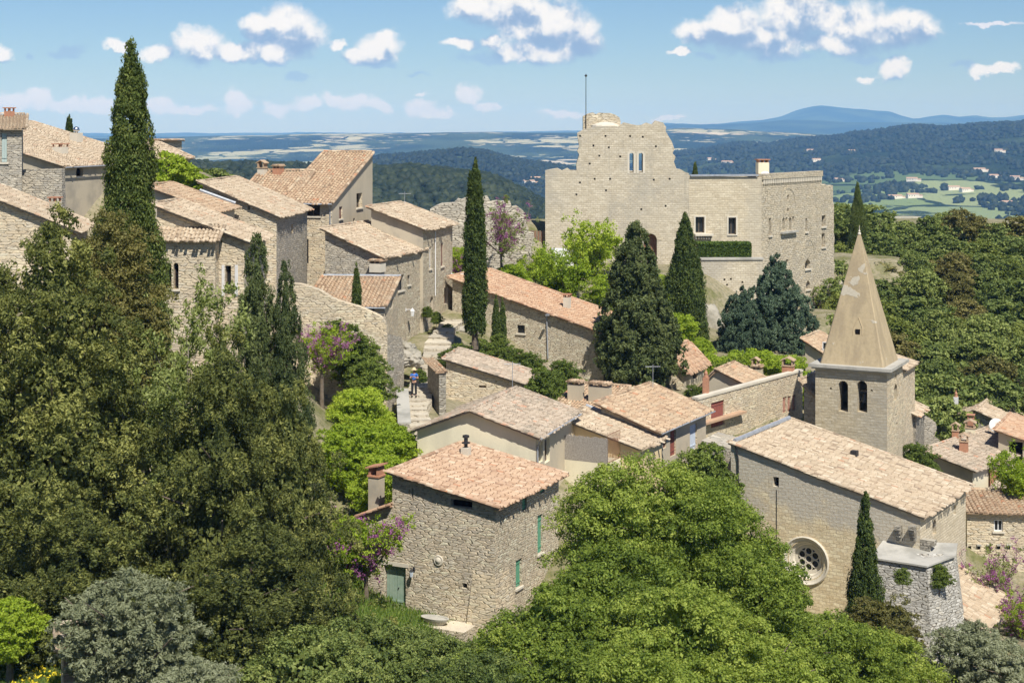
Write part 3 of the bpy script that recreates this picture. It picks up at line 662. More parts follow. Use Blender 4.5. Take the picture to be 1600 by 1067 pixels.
    def open(s, wall, rect, kind='win', shape='rect', depth=.3, **kw):
        w = getattr(s, wall) if isinstance(wall, str) else wall
        t0, t1, z0, z1 = w.rect(*rect); ol = outline(shape, t0, t1, z0, z1)
        dd = depth if kind not in ('shutter',) else .16
        cut_mb(s.cutters, w, ol, dd)
        if kind != 'hole': s.todo.append(lambda: dress(s.t, w, ol, t0, t1, z0, z1, kind, dd, **kw))
        return t0, t1, z0, z1
    def shed(s, m, of=.3, orr=.35, ob=.3, ol=.3, **kw):
        pl = Plane(s.P(0, 0, s.zA), s.P(0, s.lenR, s.zB), s.P(s.lenL, 0, s.zL)); s.pl = pl
        poly = [s.P(-orr, -of, 0), s.P(-orr, s.lenR+ob, 0), s.P(s.lenL+ol, s.lenR+ob, 0), s.P(s.lenL+ol, -of, 0)]
        s.roof = tile_roof(s.t, poly, pl, m, **kw); return s.roof
    def gab(s, m, of=.3, orr=.35, ob=.3, ol=.3, **kw):
        p1 = Plane(s.P(0, 0, s.zA), s.P(0, s.lenR, s.zA), s.P(s.ga, 0, s.gz_)); p2 = Plane(s.P(s.lenL, 0, s.zL), s.P(s.ga, s.lenR, s.gz_), s.P(s.ga, 0, s.gz_))
        s.pl = p1; s.pl2 = p2
        s.roof = tile_roof(s.t, [s.P(-orr, -of, 0), s.P(-orr, s.lenR+ob, 0), s.P(s.ga, s.lenR+ob, 0), s.P(s.ga, -of, 0)], p1, m, **kw)
        s.roof2 = tile_roof(s.t, [s.P(s.ga, -of, 0), s.P(s.ga, s.lenR+ob, 0), s.P(s.lenL+ol, s.lenR+ob, 0), s.P(s.lenL+ol, -of, 0)], p2, m, **kw)
        rg = MB(); n = int((s.lenR+of+ob)/.38)
        for i in range(n):
            b0 = -of+i*.38; tube_tile(rg, s.P(s.ga, b0, s.gz_+.02), s.P(s.ga, b0+.42, s.gz_+.035), .12)
        rg.build('ridge_tiles', m, s.roof)
        return s.roof
def tube_tile(mb, p0, p1, r):
    d = (p1-p0).normalized(); e = d.cross(EZ).normalized(); n = e.cross(d)
    vs = [p+e*math.cos(a)*r+n*math.sin(a)*r for p in (p0, p1) for a in np.linspace(0, math.pi, 6)]
    mb.add(vs, [(i, i+1, i+7, i+6) for i in range(5)]+[tuple(range(6)), tuple(range(11, 5, -1))], TR.random())
RS = np.random.default_rng(3)
def tile_roof(thing, poly, pl, m, name='roof', sp=.225, ln=.40, rad=.088, thick=.10, verge=True, wob=.02, sag=.05, parent=None):
    """canal tiles laid down the slope of a plane over a convex outline, on a thin deck"""
    poly = [pl.pt(p) for p in poly]
    if sum((poly[i].x*poly[(i+1) % len(poly)].y-poly[(i+1) % len(poly)].x*poly[i].y) for i in range(len(poly))) < 0: poly = poly[::-1]
    g = Vector((pl.gx, pl.gy, 0)); dn = -g.normalized() if g.length > 1e-6 else Vector((0, -1, 0))
    d3 = Vector((dn.x, dn.y, dn.x*pl.gx+dn.y*pl.gy)).normalized(); e3 = Vector((-dn.y, dn.x, 0)); n3 = e3.cross(d3)
    if n3.z < 0: n3 = -n3
    O = sum(poly, Vector())/len(poly)
    us = [(p-O).dot(e3) for p in poly]; vs_ = [(p-O).dot(d3) for p in poly]
    rows = np.arange(min(us), max(us)+sp, sp); cs = np.arange(min(vs_)-ln, max(vs_)+ln, ln)
    U, Vv = np.meshgrid(rows, cs, indexing='ij')
    ph = RS.uniform(0, ln, len(rows))[:, None]*.5
    Vv = Vv+ph; U = U+RS.normal(0, wob, U.shape)*.6+(np.sin(Vv*.9+U*.3)*wob)
    U = U.ravel(); Vv = Vv.ravel()
    E, Dd, Nn, Oo = (np.array(q) for q in (e3, d3, n3, O))
    C = Oo+U[:, None]*E+Vv[:, None]*Dd
    ok = np.ones(len(U), bool)
    for i in range(len(poly)):
        p, q = poly[i], poly[(i+1) % len(poly)]; ex, ey = q.x-p.x, q.y-p.y; L = math.hypot(ex, ey)
        ok &= ((ex*(C[:, 1]-p.y)-ey*(C[:, 0]-p.x))/L > -.04)
    C = C[ok]; U = U[ok]; Vv = Vv[ok]; n = len(C)
    half = max(1e-3, (max(us)-min(us))/2); sg = -sag*(1-((U)/half)**2)+.02*np.sin(U*1.7+Vv*.8)
    an = np.linspace(0, math.pi, 5); ca, sa = np.cos(an), np.sin(an)
    rr = rad*(1+RS.normal(0, .05, n)); yaw = RS.normal(0, .035, n); lift = RS.uniform(0, .012, n)
    rings = []
    for (dv, sc_, h) in ((-ln*.55, .86, .0), (ln*.55, 1.04, .035)):
        w_ = rr*sc_
        cc = C+Dd*dv+E*(yaw*dv)[:, None]+Nn*(sg+h+lift)[:, None]
        rings.append(cc[:, None, :]+E[None, None]*(w_[:, None]*ca)[..., None]+Nn[None, None]*(w_[:, None]*sa*.95)[..., None])
    V = np.concatenate(rings, 1)      # n,10,3
    fq = [(i, i+1, i+6, i+5) for i in range(4)]+[(5, 6, 8, 9)]
    Fq = (np.arange(n)*10)[:, None, None]+np.array(fq)[None]
    tn = np.clip(RS.normal(.5, .15, n)+(RS.random(n) > .94)*RS.choice([-.45, .5], n), 0, 1); ts = np.repeat(tn, 5).reshape(n, 5); ts[:, 4] = 0
    V = V.reshape(-1, 3); Fq = Fq.reshape(-1, 4); ts = ts.ravel()
    # deck under the tiles
    k = len(poly); dv = [p+n3*-.015+EZ*(-.0) for p in poly]+[p-n3*thick for p in poly]
    b = len(V); V = np.concatenate([V, np.array([tuple(p) for p in dv])])
    mb = MB(); 
    o = npmesh(name, V, Fq, m, parent or thing, tint=ts, o0=origin(parent or thing))
    mb.add(dv, [tuple(range(k)), tuple(range(2*k-1, k-1, -1))]+[(i, i+k, (i+1) % k+k, (i+1) % k) for i in range(k)], .25)
    # joined into the same mesh: deck faces are n-gons, so merge through bmesh
    bm = bmesh.new(); bm.from_mesh(o.data); lay = bm.faces.layers.float.get('tint'); o0 = origin(parent or thing)
    nv = [bm.verts.new(Vector(v)-o0) for v in mb.V]
    for f in mb.Fc:
        try: q = bm.faces.new([nv[i] for i in f]); q[lay] = .22
        except ValueError: pass
    if verge:
        for i in range(k):
            p, q = poly[i], poly[(i+1) % k]; e = q-p; L = e.length
            if L < .5: continue
            down = abs((e/L).dot(d3)) > .8; ridge = (p+q).dot(d3)/2 < O.dot(d3)-.01 and abs((e/L).dot(e3)) > .8
            if not (down or ridge): continue
            if ((e.dot(d3) > 0) if down else True): p, q = q, p; e = -e
            vm = MB(); st = .38
            for j in range(int(L/st)): 
                a0 = p+e*(j*st/L); a1 = p+e*(min(L, j*st+st*1.12)/L); tube_tile(vm, a0+n3*.05, a1+n3*.03, rad*1.12)
            nv = [bm.verts.new(Vector(v)-o0) for v in vm.V]
            for f, tt in zip(vm.Fc, vm.T): q_ = bm.faces.new([nv[i_] for i_ in f]); q_[lay] = tt
    # loose verts of the numpy deck placeholder
    bmesh.ops.delete(bm, geom=[v for v in bm.verts if not v.link_faces], context='VERTS')
    bm.to_mesh(o.data); bm.free(); return o
def chimney(b_or_t, parent, base, w, h, style='flat', d=None, m='stuc_wall', rdir=None, sub=False):
    """chimney stack standing on a roof point"""
    d = d or w; ex = rdir or Vector((.93, -.36, 0)).normalized(); ey = Vector((-ex.y, ex.x, 0))
    mb = MB(); mb.box(base, ex, ey, EZ, -w/2, w/2, -d/2, d/2, -.5, h)
    o = mb.build('chimney', m, parent)
    c = MB()
    if style == 'flat':
        for sx in (-1, 1):
            for sy in (-1, 1): c.box(base, ex, ey, EZ, sx*(w/2-.05)-.045, sx*(w/2-.05)+.045, sy*(d/2-.05)-.045, sy*(d/2-.05)+.045, h, h+.2)
        c.box(base, ex, ey, EZ, -w/2-.07, w/2+.07, -d/2-.07, d/2+.07, h+.2, h+.27); c.build('chimney_cap', 'brick', o)
    elif style == 'house':
        c.box(base, ex, ey, EZ, -w/2-.05, w/2+.05, -d/2-.05, d/2+.05, h, h+.06)
        for sx in (-1, 1): c.box(base, ex, ey, EZ, sx*(w/2-.05)-.05, sx*(w/2-.05)+.05, -d/2, d/2, h+.06, h+.42)
        for sg in (-1, 1):
            p = [base+ex*(sg*(w/2+.12))+EZ*(h+.38), base+EZ*(h+.62), base+EZ*(h+.68), base+ex*(sg*(w/2+.12))+EZ*(h+.44)]
            c.prism([q-ey*(d/2+.06) for q in p], ey*(d+.12))
        c.build('chimney_cap', 'tile_mid', o)
    elif style == 'slab':
        for sx in (-1, 0, 1): c.box(base, ex, ey, EZ, sx*(w/2-.06)-.05, sx*(w/2-.06)+.05, -d/2, d/2, h, h+.16)
        n = max(2, int(w/.2))
        c.box(base, ex, ey, EZ, -w/2-.1, w/2+.1, -d/2-.1, d/2+.1, h+.16, h+.22)
        for i in range(n):
            x = -w/2+(i+.5)*w/n; tube_tile(c, base+ex*x-ey*(d/2+.12)+EZ*(h+.22), base+ex*x+ey*(d/2+.12)+EZ*(h+.22), w/n*.5)
        c.build('chimney_cap', 'tile_mid', o)
    elif style == 'pot':
        c.lathe(base+EZ*h, [(w*.42, 0), (w*.42, .12), (w*.3, .14), (w*.34, .3), (w*.12, .45), (w*.05, .62), (.01, .64)], 12); c.build('chimney_pot', 'brick', o)
    elif style == 'tilt':
        c.box(base, ex, ey, EZ, -w/2-.05, w/2+.05, -d/2-.05, d/2+.05, h-.02, h+.06)
        for sx in (-1, 1): c.box(base, ex, ey, EZ, sx*(w/2-.07)-.06, sx*(w/2-.07)+.06, -d/2, d/2, h+.06, h+.5)
        c.box(base+EZ*(h+.5), (ex+EZ*.22).normalized(), ey, EZ, -w/2-.14, w/2+.14, -d/2-.12, d/2+.12, 0, .07); c.build('chimney_cap', 'brick', o)
    elif style == 'dome':
        c.lathe(base+EZ*h, [(.14, 0), (.14, .12), (.24, .14), (.27, .25), (.22, .42), (.1, .5), (.01, .52)], 14); c.build('cowl', 'steel', o, smooth=True)
    elif style == 'cowl':
        c.lathe(base+EZ*h, [(.10, 0), (.10, .22), (.24, .24), (.24, .28), (.11, .30), (.11, .52), (.19, .55), (.19, .66), (.05, .7)], 12); c.build('cowl', 'iron', o)
    return o
def gutter(parent, p0, p1, r=.06):
    mb = MB(); mb.tube(p0, p1, r, r, 8); return mb.build('gutter', 'zinc', parent)
def pipe(parent, pts, r=.045, name='downpipe', m='zinc'):
    mb = MB(); mb.path(pts, r, 7); return mb.build(name, m, parent)
def prism_wall(thing, wall, pxpoly, thick, m, name='wall', jag=0.0, seed=1, holes=()):
    """a masonry slab whose face outline is given on the wall plane; jag breaks the outline into uneven stones"""
    pts = [wall.hit(*p[:2]) for p in pxpoly]; fl = [(len(p) > 2 and p[2]) for p in pxpoly]; rr = random.Random(seed); out = []
    for i, (a, z) in enumerate(pts):
        b, zb = pts[(i+1) % len(pts)]; out.append((a, z))
        if fl[i] and jag:
            L = math.hypot(b-a, zb-z); n = max(1, int(L/.45)); nx, nz = -(zb-z)/L, (b-a)/L
            for j in range(1, n):
                f = j/n+rr.uniform(-.3, .3)/n; q = rr.uniform(-jag, jag); out.append((a+(b-a)*f+nx*q, z+(zb-z)*f+nz*q))
    mb = MB(); mb.prism([wall.P(a, z, 0) for a, z in out], wall.n*-thick)
    o = mb.build(name, m, thing)
    if holes:
        c = MB()
        for (shape, rect, dep) in holes:
            t0, t1, z0, z1 = wall.rect(*rect); cut_mb(c, wall, outline(shape, t0, t1, z0, z1), dep)
        bpy.context.view_layer.update(); cut(o, c)
    return o
# ------------------------------------------------------------------ foreground house with salmon tiles
b = Bld('stone_house', 'stone house in front with salmon tile roof, sage door and green shutters', 'house', (773,789,76), (873,740), (613,737), 27, wallm='rub_front', rightm='rub_warm', zb=H-29)
b.open('front', (600,884,634,951), 'door', depth=.3, col='sh_sage') if False else None
for r_, k_ in (((816,768,823,797), 'shutter'), ((844,755,851,770), 'shutter'), ((840,804,848,864), 'shutter'), ((806,874,815,917), 'shutter'), ((782,891,790,937), 'shutter')):
    b.open('right', r_, k_, col='sh_green', sill=(r_[1] > 800))
b.open('front', (704,781,738,793), 'dark', depth=.35); b.open('front', (643,762,646,781), 'dark', depth=.3); b.open('front', (722,911,730,919), 'dark', depth=.4)
b.walls(); b.shed('tile_pink', .28, .42, .3, .15, sp=.24, ln=.42, rad=.10)
f = b.front
# low wing on the left with the door in it, in the same front plane
wl = f.hit(570, 900)[0]; w0 = f.hit(613, 800)[0]; zt = f.hit(600, 806)[1]
wing = MB(); wing.prism([f.P(w0+.003, b.zb, -.003), f.P(wl, b.zb, -.003), f.P(wl, f.hit(570, 803)[1], -.003), f.P(w0+.003, f.hit(613, 790)[1], -.003)], b.r*4.2)
wg = wing.build('side_wing', 'rub_front', b.t)
dt = f.rect(600,884,634,951); c = MB(); cut_mb(c, f, outline('rect', *dt), .5)
bpy.context.view_layer.update(); cut(wg, c); cut(b.body, c)
dress(b.t, f, outline('rect', *dt), *dt, 'door', col='sh_sage')
k = MB(); f.box(k, dt[0]-.15, dt[1]+.15, dt[3]+.003, dt[3]+.2, -.02, .03); k.build('lintel', 'lime', b.t)
zl_, zr_ = f.hit(570, 803)[1], f.hit(613, 788)[1]
pw = Plane(f.P(wl, zl_, 0), f.P(w0, zr_, 0), f.P(wl, zl_, -1)-Vector((0, 0, 0)))
wr = tile_roof(b.t, [f.P(w0+.02, 0, .3), f.P(wl+.35, 0, .3), f.P(wl+.35, 0, -4.2), f.P(w0+.02, 0, -4.2)], pw, 'tile_orange', name='wing_roof')
cb = pw.pt(f.P(f.hit(574,775)[0], 0, -.9)); chimney(b, wr, cb, .62, 1.75, 'tilt', m='stuc_wall', rdir=b.l*-1)
cb = b.pl.hit(728, 712); chimney(b, b.roof, cb, .42, .45, 'cowl', m='lime', rdir=b.l*-1)
# thickened corner foot, carved disc, lantern, shelf planter
mb = MB(); q = [b.P(-.02, -.03, H-23.0), b.P(1.6, -.03, H-23.0), b.P(2.2, -.75, H-28.5), b.P(-.55, -.75, H-28.5)]
mb.add([b.P(.0, -.004, b.zA-3.4), b.P(1.2, -.004, b.zA-3.4), b.P(1.9, -.55, H-28.8), b.P(-.5, -.55, H-28.8), b.P(.0, 1.5, b.zA-3.4), b.P(1.2, 1.5, b.zA-3.4), b.P(1.9, 1.5, H-28.8), b.P(-.5, 3, H-28.8)],
       [(0,1,2,3), (4,7,6,5), (0,4,5,1), (3,2,6,7), (0,3,7,4), (1,5,6,2)]); mb.build('battered_corner', 'rub_cream', b.t)
a, z = f.hit(685.5, 875); mb = MB(); mb.lathe(f.P(a, z, 0), [(.27, 0), (.27, .05), (.24, .07), (.16, .06), (.14, .10), (.06, .14), (.01, .15)], 20, f.n); mb.build('carved_disc', 'lime', b.t)
def lantern(loc, n_, label, m='iron', arm=.35, s=1.0, grp=None):
    r = root('wall_lantern', loc, label, 'lantern', grp); loc = Vector(loc)
    k = MB(); k.path([loc-n_*.02, loc+n_*arm*s*.6+EZ*.04, loc+n_*arm*s], .02*s, 6); k.box(loc, n_, n_.cross(EZ), EZ, -.02, .03, -.05, .05, -.12, .12); k.build('bracket', m, r)
    c0 = loc+n_*arm*s-EZ*.05*s
    k = MB(); k.lathe(c0, [(.16*s, 0), (.02*s, .16*s), (.01*s, .22*s)], 6); k.build('lantern_top', m, r)
    k = MB(); k.lathe(c0-EZ*.34*s, [(.08*s, 0), (.14*s, .33*s)], 6); k.build('lantern_glass', 'white' if m == 'white' else 'sh_blue', r); return r
a, z = f.hit(647, 889); lantern(f.P(a, z, 0), f.n, 'small black wall lantern right of the sage green door', s=.8)
pl_ = f.hit(694, 957); pc = f.P(pl_[0], pl_[1], .95)
r = root('stone_planter', pc-EZ*.3, 'long shallow stone trough planter under the front wall of the salmon roofed house', 'planter')
mb = MB(); n = 20
for (rx, ry, h) in ((.45, .2, -.28), (.72, .34, -.05), (.78, .38, .05), (.70, .30, .05), (.66, .27, -.02)):
    mb.V += [tuple(pc+b.l*(rx*math.cos(2*math.pi*i/n))+b.r*(ry*math.sin(2*math.pi*i/n))+EZ*h) for i in range(n)]
mb.Fc = [(j*n+i, j*n+(i+1) % n, (j+1)*n+(i+1) % n, (j+1)*n+i) for j in range(4) for i in range(n)]+[tuple(range(n-1, -1, -1)), tuple(range(4*n, 5*n))]; mb.T = [.5]*len(mb.Fc); mb.K = [0]*len(mb.Fc)
mb.build('basin', 'cap', r)
r2 = root('garden_wall', pc-EZ*3, 'rough stone garden wall carrying the long trough planter', 'wall')
mb = MB(); mb.box(pc, b.l, b.r, EZ, -1.9, 1.3, -.5, .9, -5, -.30); mb.build('masonry', 'rub_front', r2)
HA = b

# ------------------------------------------------------------------ cream gabled house behind it
b = Bld('stucco_house', 'low cream stucco house with a wide brown gable roof behind the salmon roofed house', 'house', (837,680,85), (880,654), (652,670), 24, gable=(737,640), wallm='stuc_cream', rightm='stuc_grey', blen=7.5)
for r_ in ((842,690,848,722), (851,685,859,722)): b.open('right', r_, 'win', sill=False)
b.walls(); b.gab('tile_old', .35, .35, .3, .35, sp=.2, ln=.33)
gutter(b.roof, b.P(-.42, -.3, b.zA-.12), b.P(-.42, 7.6, b.zA-.12)); pipe(b.t, [b.P(-.42, -.2, b.zA-.15), b.P(-.08, .1, b.zA-.6), b.P(-.08, .1, b.zA-4)])
HB = b
# ------------------------------------------------------------------ yellow house with reed fenced terrace
b = Bld('yellow_house', 'small pale yellow stucco house with a reed fenced terrace', 'house', (1000,699,90), (1025,687), (884,654), 24, wallm='stuc_yellow', blen=3.4)
b.walls(); b.shed('tile_pale', .35, .3, .2, .3)
mb = MB(); fl = [b.pl.pt(p, .10) for p in [b.P(.3, 3.6, 0), b.P(b.lenL+.3, 3.6, 0)]]
mb.tube(fl[0], fl[1], .14, .14, 6); mb.build('flashing', 'zinc', b.roof)
w_ = Wall(b.P(0, -1.9, 0), b.l, -b.r)
t0, z0 = w_.hit(871, 715); t1, z1 = w_.hit(950, 686)
mb = MB(); w_.box(mb, t1-.05, t0, z0-2.2, z0-.05, -1.75, .0); mb.build('terrace', 'stuc_cream', b.t)
mb = MB(); n = int((t0-t1)/.05)
for i in range(n):
    a = t1+(t0-t1)*(i+.5)/n; w_.box(mb, a-.021, a+.021, z0-.04, z1+TR.uniform(-.05, .06), -.04, 0, TR.random())
mb.build('reed_fence', 'bamboo', b.t)
mb = MB(); wr_ = Wall(b.P(t1, -1.9, 0), b.r, -b.l)
for i in range(12): wr_.box(mb, i*.16, i*.16+.02, z0-.04, z1+.25, -.02, 0)
for zz in (z0+.02, z1+.22): wr_.box(mb, 0, 1.8, zz, zz+.03, -.022, .002)
mb.build('iron_railing', 'rust', b.t)
def dish(loc, n_, r_, label, col='white'):
    t = root('satellite_dish', loc, label, 'dish'); loc = Vector(loc)
    k = MB(); k.lathe(loc+n_*.25, [(r_*.15, -.10), (r_*.6, -.06), (r_, .03), (r_*.98, .05), (r_*.55, -.03), (.02, -.07)], 20, n_); k.build('reflector', col, t, smooth=True)
    k = MB(); k.path([loc-EZ*.5, loc, loc+n_*.16], .025, 6); k.tube(loc+n_*.2-EZ*r_*.8, loc+n_*.75-EZ*.1, .015, .015, 6); k.build('arm', 'iron', t)
q = b.P(b.lenL-.55, -.9, z0+.75); k = MB(); k.tube(q, q-EZ*1.0, .03, .03, 6); k.build('dish_post', 'iron', b.t)
dish(q, Vector((-.3, -.85, .35)).normalized(), .42, 'white satellite dish on the reed fenced terrace of the yellow house')
HC = b
# ------------------------------------------------------------------ house with arched red door
b = Bld('stone_house', 'small house with arched dark red door and pale blue shutters above a balcony', 'house', (1027,672,93), (1103,640), (939,631), 24, wallm='rub_cream', rightm='stuc_wall')
b.open('right', (1047,667,1056,712), 'shutter', 'arch', col='sh_red', sill=False); b.open('right', (1036,674,1041,700), 'shutter', col='sh_red', sill=False); b.open('right', (1078,663,1089,703), 'shutter', col='sh_blue', sill=False)
b.walls(); b.shed('tile_mid', .35, .4, .3, .3, sp=.25, rad=.1)
mb = MB(); b.right.box(mb, 5.2, 9.2, H-21.6, H-21.3, .01, 1.2); mb.build('balcony_floor', 'stuc_wall', b.t)
mb = MB(); b.right.box(mb, 5.2, 9.2, H-21.3, H-20.4, 1.08, 1.2); b.right.box(mb, 9.1, 9.2, H-21.3, H-20.4, .01, 1.08); mb.build('parapet', 'stuc_grey', b.t)
gutter(b.roof, b.P(-.45, -.3, b.zA-.14), b.P(-.45, 8.2, b.zA-.14), .05)
HD = b
# chimneys of the house behind it (two broad tile-capped stacks)
b = Bld('stone_house', 'low stone house with two broad tile capped chimneys beneath the tall dark conifer', 'house', (950,640,99), (985,622), (868,640,None), 24, wallm='rub_cream', blen=4, dirv=(.45, .89))
b.zL = b.zA; b.zB = b.zA+.8; b.walls(); b.shed('tile_mid', .2, .2, .2, .2)
for px, w_ in ((888, 1.0), (926, 1.45)):
    q = b.pl.pt(Vector(((px-CX)/F*101, 101, 0))); q = b.front.P(b.front.hit(px, 640)[0], b.zA+.1, -1.2); chimney(b, b.roof, q, w_, 1.15, 'slab', .5, m='stuc_grey', rdir=b.l*-1)
HI = b
# ------------------------------------------------------------------ stuccoed wall house with red shutters
b = Bld('stone_house', 'worn stone house with a sloping parapet, dark red shutter and pink triple shutters', 'house', (1090,622,103), (1254,578), (1060,612,None), 24, wallm='rub_cream', rightm='rub_cream')
b.lenL = 3.0; b.zL = b.zA-.9
b.open('right', (1111,627,1132,666), 'shutter', col='sh_red', sill=False); 
for r_ in ((1223,620,1229,645), (1230.5,619,1236,643), (1238,617,1243,641)): b.open('right', r_, 'shutter', col='sh_pink', sill=False)
b.walls()
mb = MB(); b.right.box(mb, 0, b.lenR, b.zA-.11, b.zA+.05, -.45, .06); mb.build('coping', 'lime', b.t)
b.shed('tile_mid', -.02, -.5, .1, .1)
mb = MB(); b.right.box(mb, -.3, 5.8, H-19.9, H-19.75, 0, .5); mb.build('tile_ledge', 'tile_orange', b.t)
q = b.P(.5, b.right.hit(1113, 618)[0], b.zA+.1); chimney(b, b.roof, q, .38, 1.0, 'pot', m='brick')
q = b.P(.6, b.right.hit(1243, 585)[0], b.zA+.1); chimney(b, b.roof, q, .8, .3, 'house', m='brick')
HE = b
# low lower wall + walls between balcony and church
b = Bld('courtyard_wall', 'grey stone courtyard wall between the balcony and the church gable', 'wall', (1142,700,95), (1200,672), (1096,678,None), 30, wallm='rub_grey', blen=3, dirv=(.46, .89)); b.zL = b.zA+.3; b.walls(0)
# ------------------------------------------------------------------ houses between the conifer and the bell tower
b = Bld('stone_house', 'tiny house with an orange roof and dark window beside the tall dark conifer', 'house', (1068,577,118), (1101,562), (1046,553), 24, wallm='rub_cream', rightm='stuc_wall')
b.open('right', (1083,577,1090,592), 'dark'); b.walls(); b.shed('tile_orange', .3, .35, .3, .3)
b = Bld('stone_house', 'house with a pale hipped tile roof behind the slim brick chimney', 'house', (1172,603,112), (0,0), (1092,606), 24, wallm='stuc_wall', gable=(1120,577), blen=3.6, dirv=(.46, .89))
b.walls(); b.gab('tile_mid', .2, .3, .3, .3)
b = Bld('stone_house', 'house end with a row of three chimneys behind the sloping parapet', 'house', (1196,590,122), (1215,584), (1168,588,None), 24, wallm='stuc_grey', blen=3, dirv=(.46, .89)); b.zL = b.zA; b.walls()
q = b.P(.9, .8, b.zA); chimney(b, b.body, q, .75, .55, 'slab', m='stuc_grey', rdir=b.l*-1); q = b.P(1.9, .8, b.zA); chimney(b, b.body, q, .5, .35, 'slab', m='stuc_grey', rdir=b.l*-1); q = b.P(b.lenL-.4, .8, b.zA); chimney(b, b.body, q, .5, .8, 'house', m='rub_cream', rdir=b.l*-1)
b = Bld('stone_house', 'small grey house with one white framed window left of the spire', 'house', (1300,560,128), (1312,548), (1258,532), 24, wallm='stuc_grey', blen=5, dirv=(.46, .89), zb=H-26)
b.open('front', (1284,535,1293,547), 'win', frame='white'); b.walls(); b.shed('tile_mid', .3, .3, .3, .3)
b = Bld('tiled_shed', 'pale tile roof wedged between the parapet wall and the bell tower', 'shed', (1296,640,108), (1310,632), (1256,600), 24, wallm='rub_grey', blen=5, dirv=(.46, .89)); b.walls(); b.shed('tile_pale', .3, .2, .3, .3)
# ------------------------------------------------------------------ church
b = Bld('church', 'large stone church with a pale tile roof and a round rose window', 'church', (1438,806,86), (1509,757), (1142,692), 32, wallm='ash_church', rightm='ash_side', zb=H-33)
b.open('front', (1208,745,1217,760), 'dark', depth=.5)
b.open('right', (1457,812,1463,835), 'dark', 'arch', depth=.4); b.open('right', (1490,789,1494,804), 'dark', 'arch', depth=.4)
f = b.front; t0, t1, z0, z1 = f.rect(1222, 838, 1298, 913); cx_, cz_ = (t0+t1)/2, (z0+z1)/2; R_ = (z1-z0)/2
cut_mb(b.cutters, f, outline('round', cx_-R_*.78, cx_+R_*.78, cz_-R_*.78, cz_+R_*.78), .62)
b.walls(); b.shed('tile_pale', .12, .3, .3, .12, sp=.235, ln=.42)
ro = MB(); ro.lathe(f.P(cx_, cz_, 0), [(R_*1.0, -.05), (R_*1.02, .10), (R_*.97, .15), (R_*.93, .10), (R_*.90, .05), (R_*.84, .02), (R_*.80, -.04), (R_*.775, -.06), (R_*.70, -.16), (R_*.66, -.16), (R_*.62, -.27), (R_*.58, -.42), (R_*.58, -.5)], 40, f.n)
ro.Fc = [q for q in ro.Fc if len(q) == 4]; ro.T = ro.T[:len(ro.Fc)]; ro.K = ro.K[:len(ro.Fc)]
rw = ro.build('rose_window', 'lime', b.t)
gl = MB(); gl.lathe(f.P(cx_, cz_, -.5), [(R_*.62, -.06), (R_*.62, 0)], 32, f.n); gl.build('glass', 'glass', rw)
tr = MB()
def ring(mb, wall, c, z, r0, r1, n0, n1, n=24, a0=0, a1=2*math.pi):
    A_ = np.linspace(a0, a1, n+1); vs = []
    for a in A_:
        for (rr_, nn_) in ((r0, n0), (r1, n0), (r1, n1), (r0, n1)): vs.append(wall.P(c+rr_*math.cos(a), z+rr_*math.sin(a), nn_))
    mb.add(vs, [(4*i+j, 4*i+(j+1) % 4, 4*i+4+(j+1) % 4, 4*i+4+j) for i in range(n) for j in range(4)])
for q in range(6):
    a = math.pi/6+q*math.pi/3; ring(tr, f, cx_+R_*.33*math.cos(a), cz_+R_*.33*math.sin(a), R_*.135, R_*.175, -.48, -.38, 14)
ring(tr, f, cx_, cz_, R_*.13, R_*.17, -.48, -.38, 14); ring(tr, f, cx_, cz_, R_*.47, R_*.585, -.48, -.36, 32)
tr.build('tracery', 'lime', rw)
for px in (1406, 1428):
    a, z = f.hit(px, 831); mb = MB()
    for j in range(4): f.box(mb, a-.16, a+.16, z-.45+j*.22, z-.24+j*.22, -.05, .2+j*.11)
    mb.build('corbel', 'rub_dark', b.t)
mb = MB(); b.right.box(mb, -.02, .42, b.zA-1.9, b.zA-1.6, 0, .55); b.right.box(mb, -.02, .42, b.zA-1.59, b.zA-1.3, 0, .8); mb.build('corbel', 'rub_dark', b.t)
pipe(b.t, [f.P(f.hit(1150, 700)[0], f.hit(1150, 696)[1], .08), f.P(f.hit(1154, 712)[0], f.hit(1154, 716)[1], .08), f.P(f.hit(1155, 760)[0], f.hit(1155, 780)[1], .08)], .05, 'cable', 'iron')
pipe(b.t, [f.P(f.hit(1214, 764)[0], f.hit(1214, 764)[1], .04), f.P(f.hit(1214, 872)[0], f.hit(1214, 876)[1], .04)], .015, 'lightning_cable', 'iron')
mb = MB(); p0, p1 = b.pl.pt(b.P(b.lenL-.1, .3, 0), .12), b.pl.pt(b.P(b.lenL-.1, b.lenR, 0), .12); mb.tube(p0, p1, .14, .14, 6); mb.build('ridge_flashing', 'zinc', b.roof)
mb = MB(); q = b.pl.hit(1335, 712); mb.box(q, b.l, b.r, EZ, -.2, .2, -.2, .2, -.1, .32); mb.build('roof_vent', 'iron', b.roof)
CH = b
# ------------------------------------------------------------------ bell tower
b = Bld('bell_tower', 'square stone bell tower with a tall tan plastered spire and two arched bell openings', 'tower', (1386,583,104), (1412,570), (1274,580,None), 27, wallm='ash_tower', rightm='rub_cream', blen=4.6, dirv=(.455, .89))
b.zL = b.zA; b.zB = b.zA
rs_ = [(1310,595,1325,643), (1339,595,1355,644)]
cr = []
for r_ in rs_: cr.append(b.open('front', r_, 'hole', 'arch', depth=1.1))
for r_ in ((1397,600,1402,625), (1398,585,1401,594)): b.open('right', r_, 'dark', 'arch', depth=.6, sill=False)
for (px, py) in ((1362,610), (1298,607), (1400,648), (1401,662)): b.open('front' if px < 1386 else 'right', (px-1.5, py-1.5, px+1.5, py+1.5), 'hole', depth=.3)
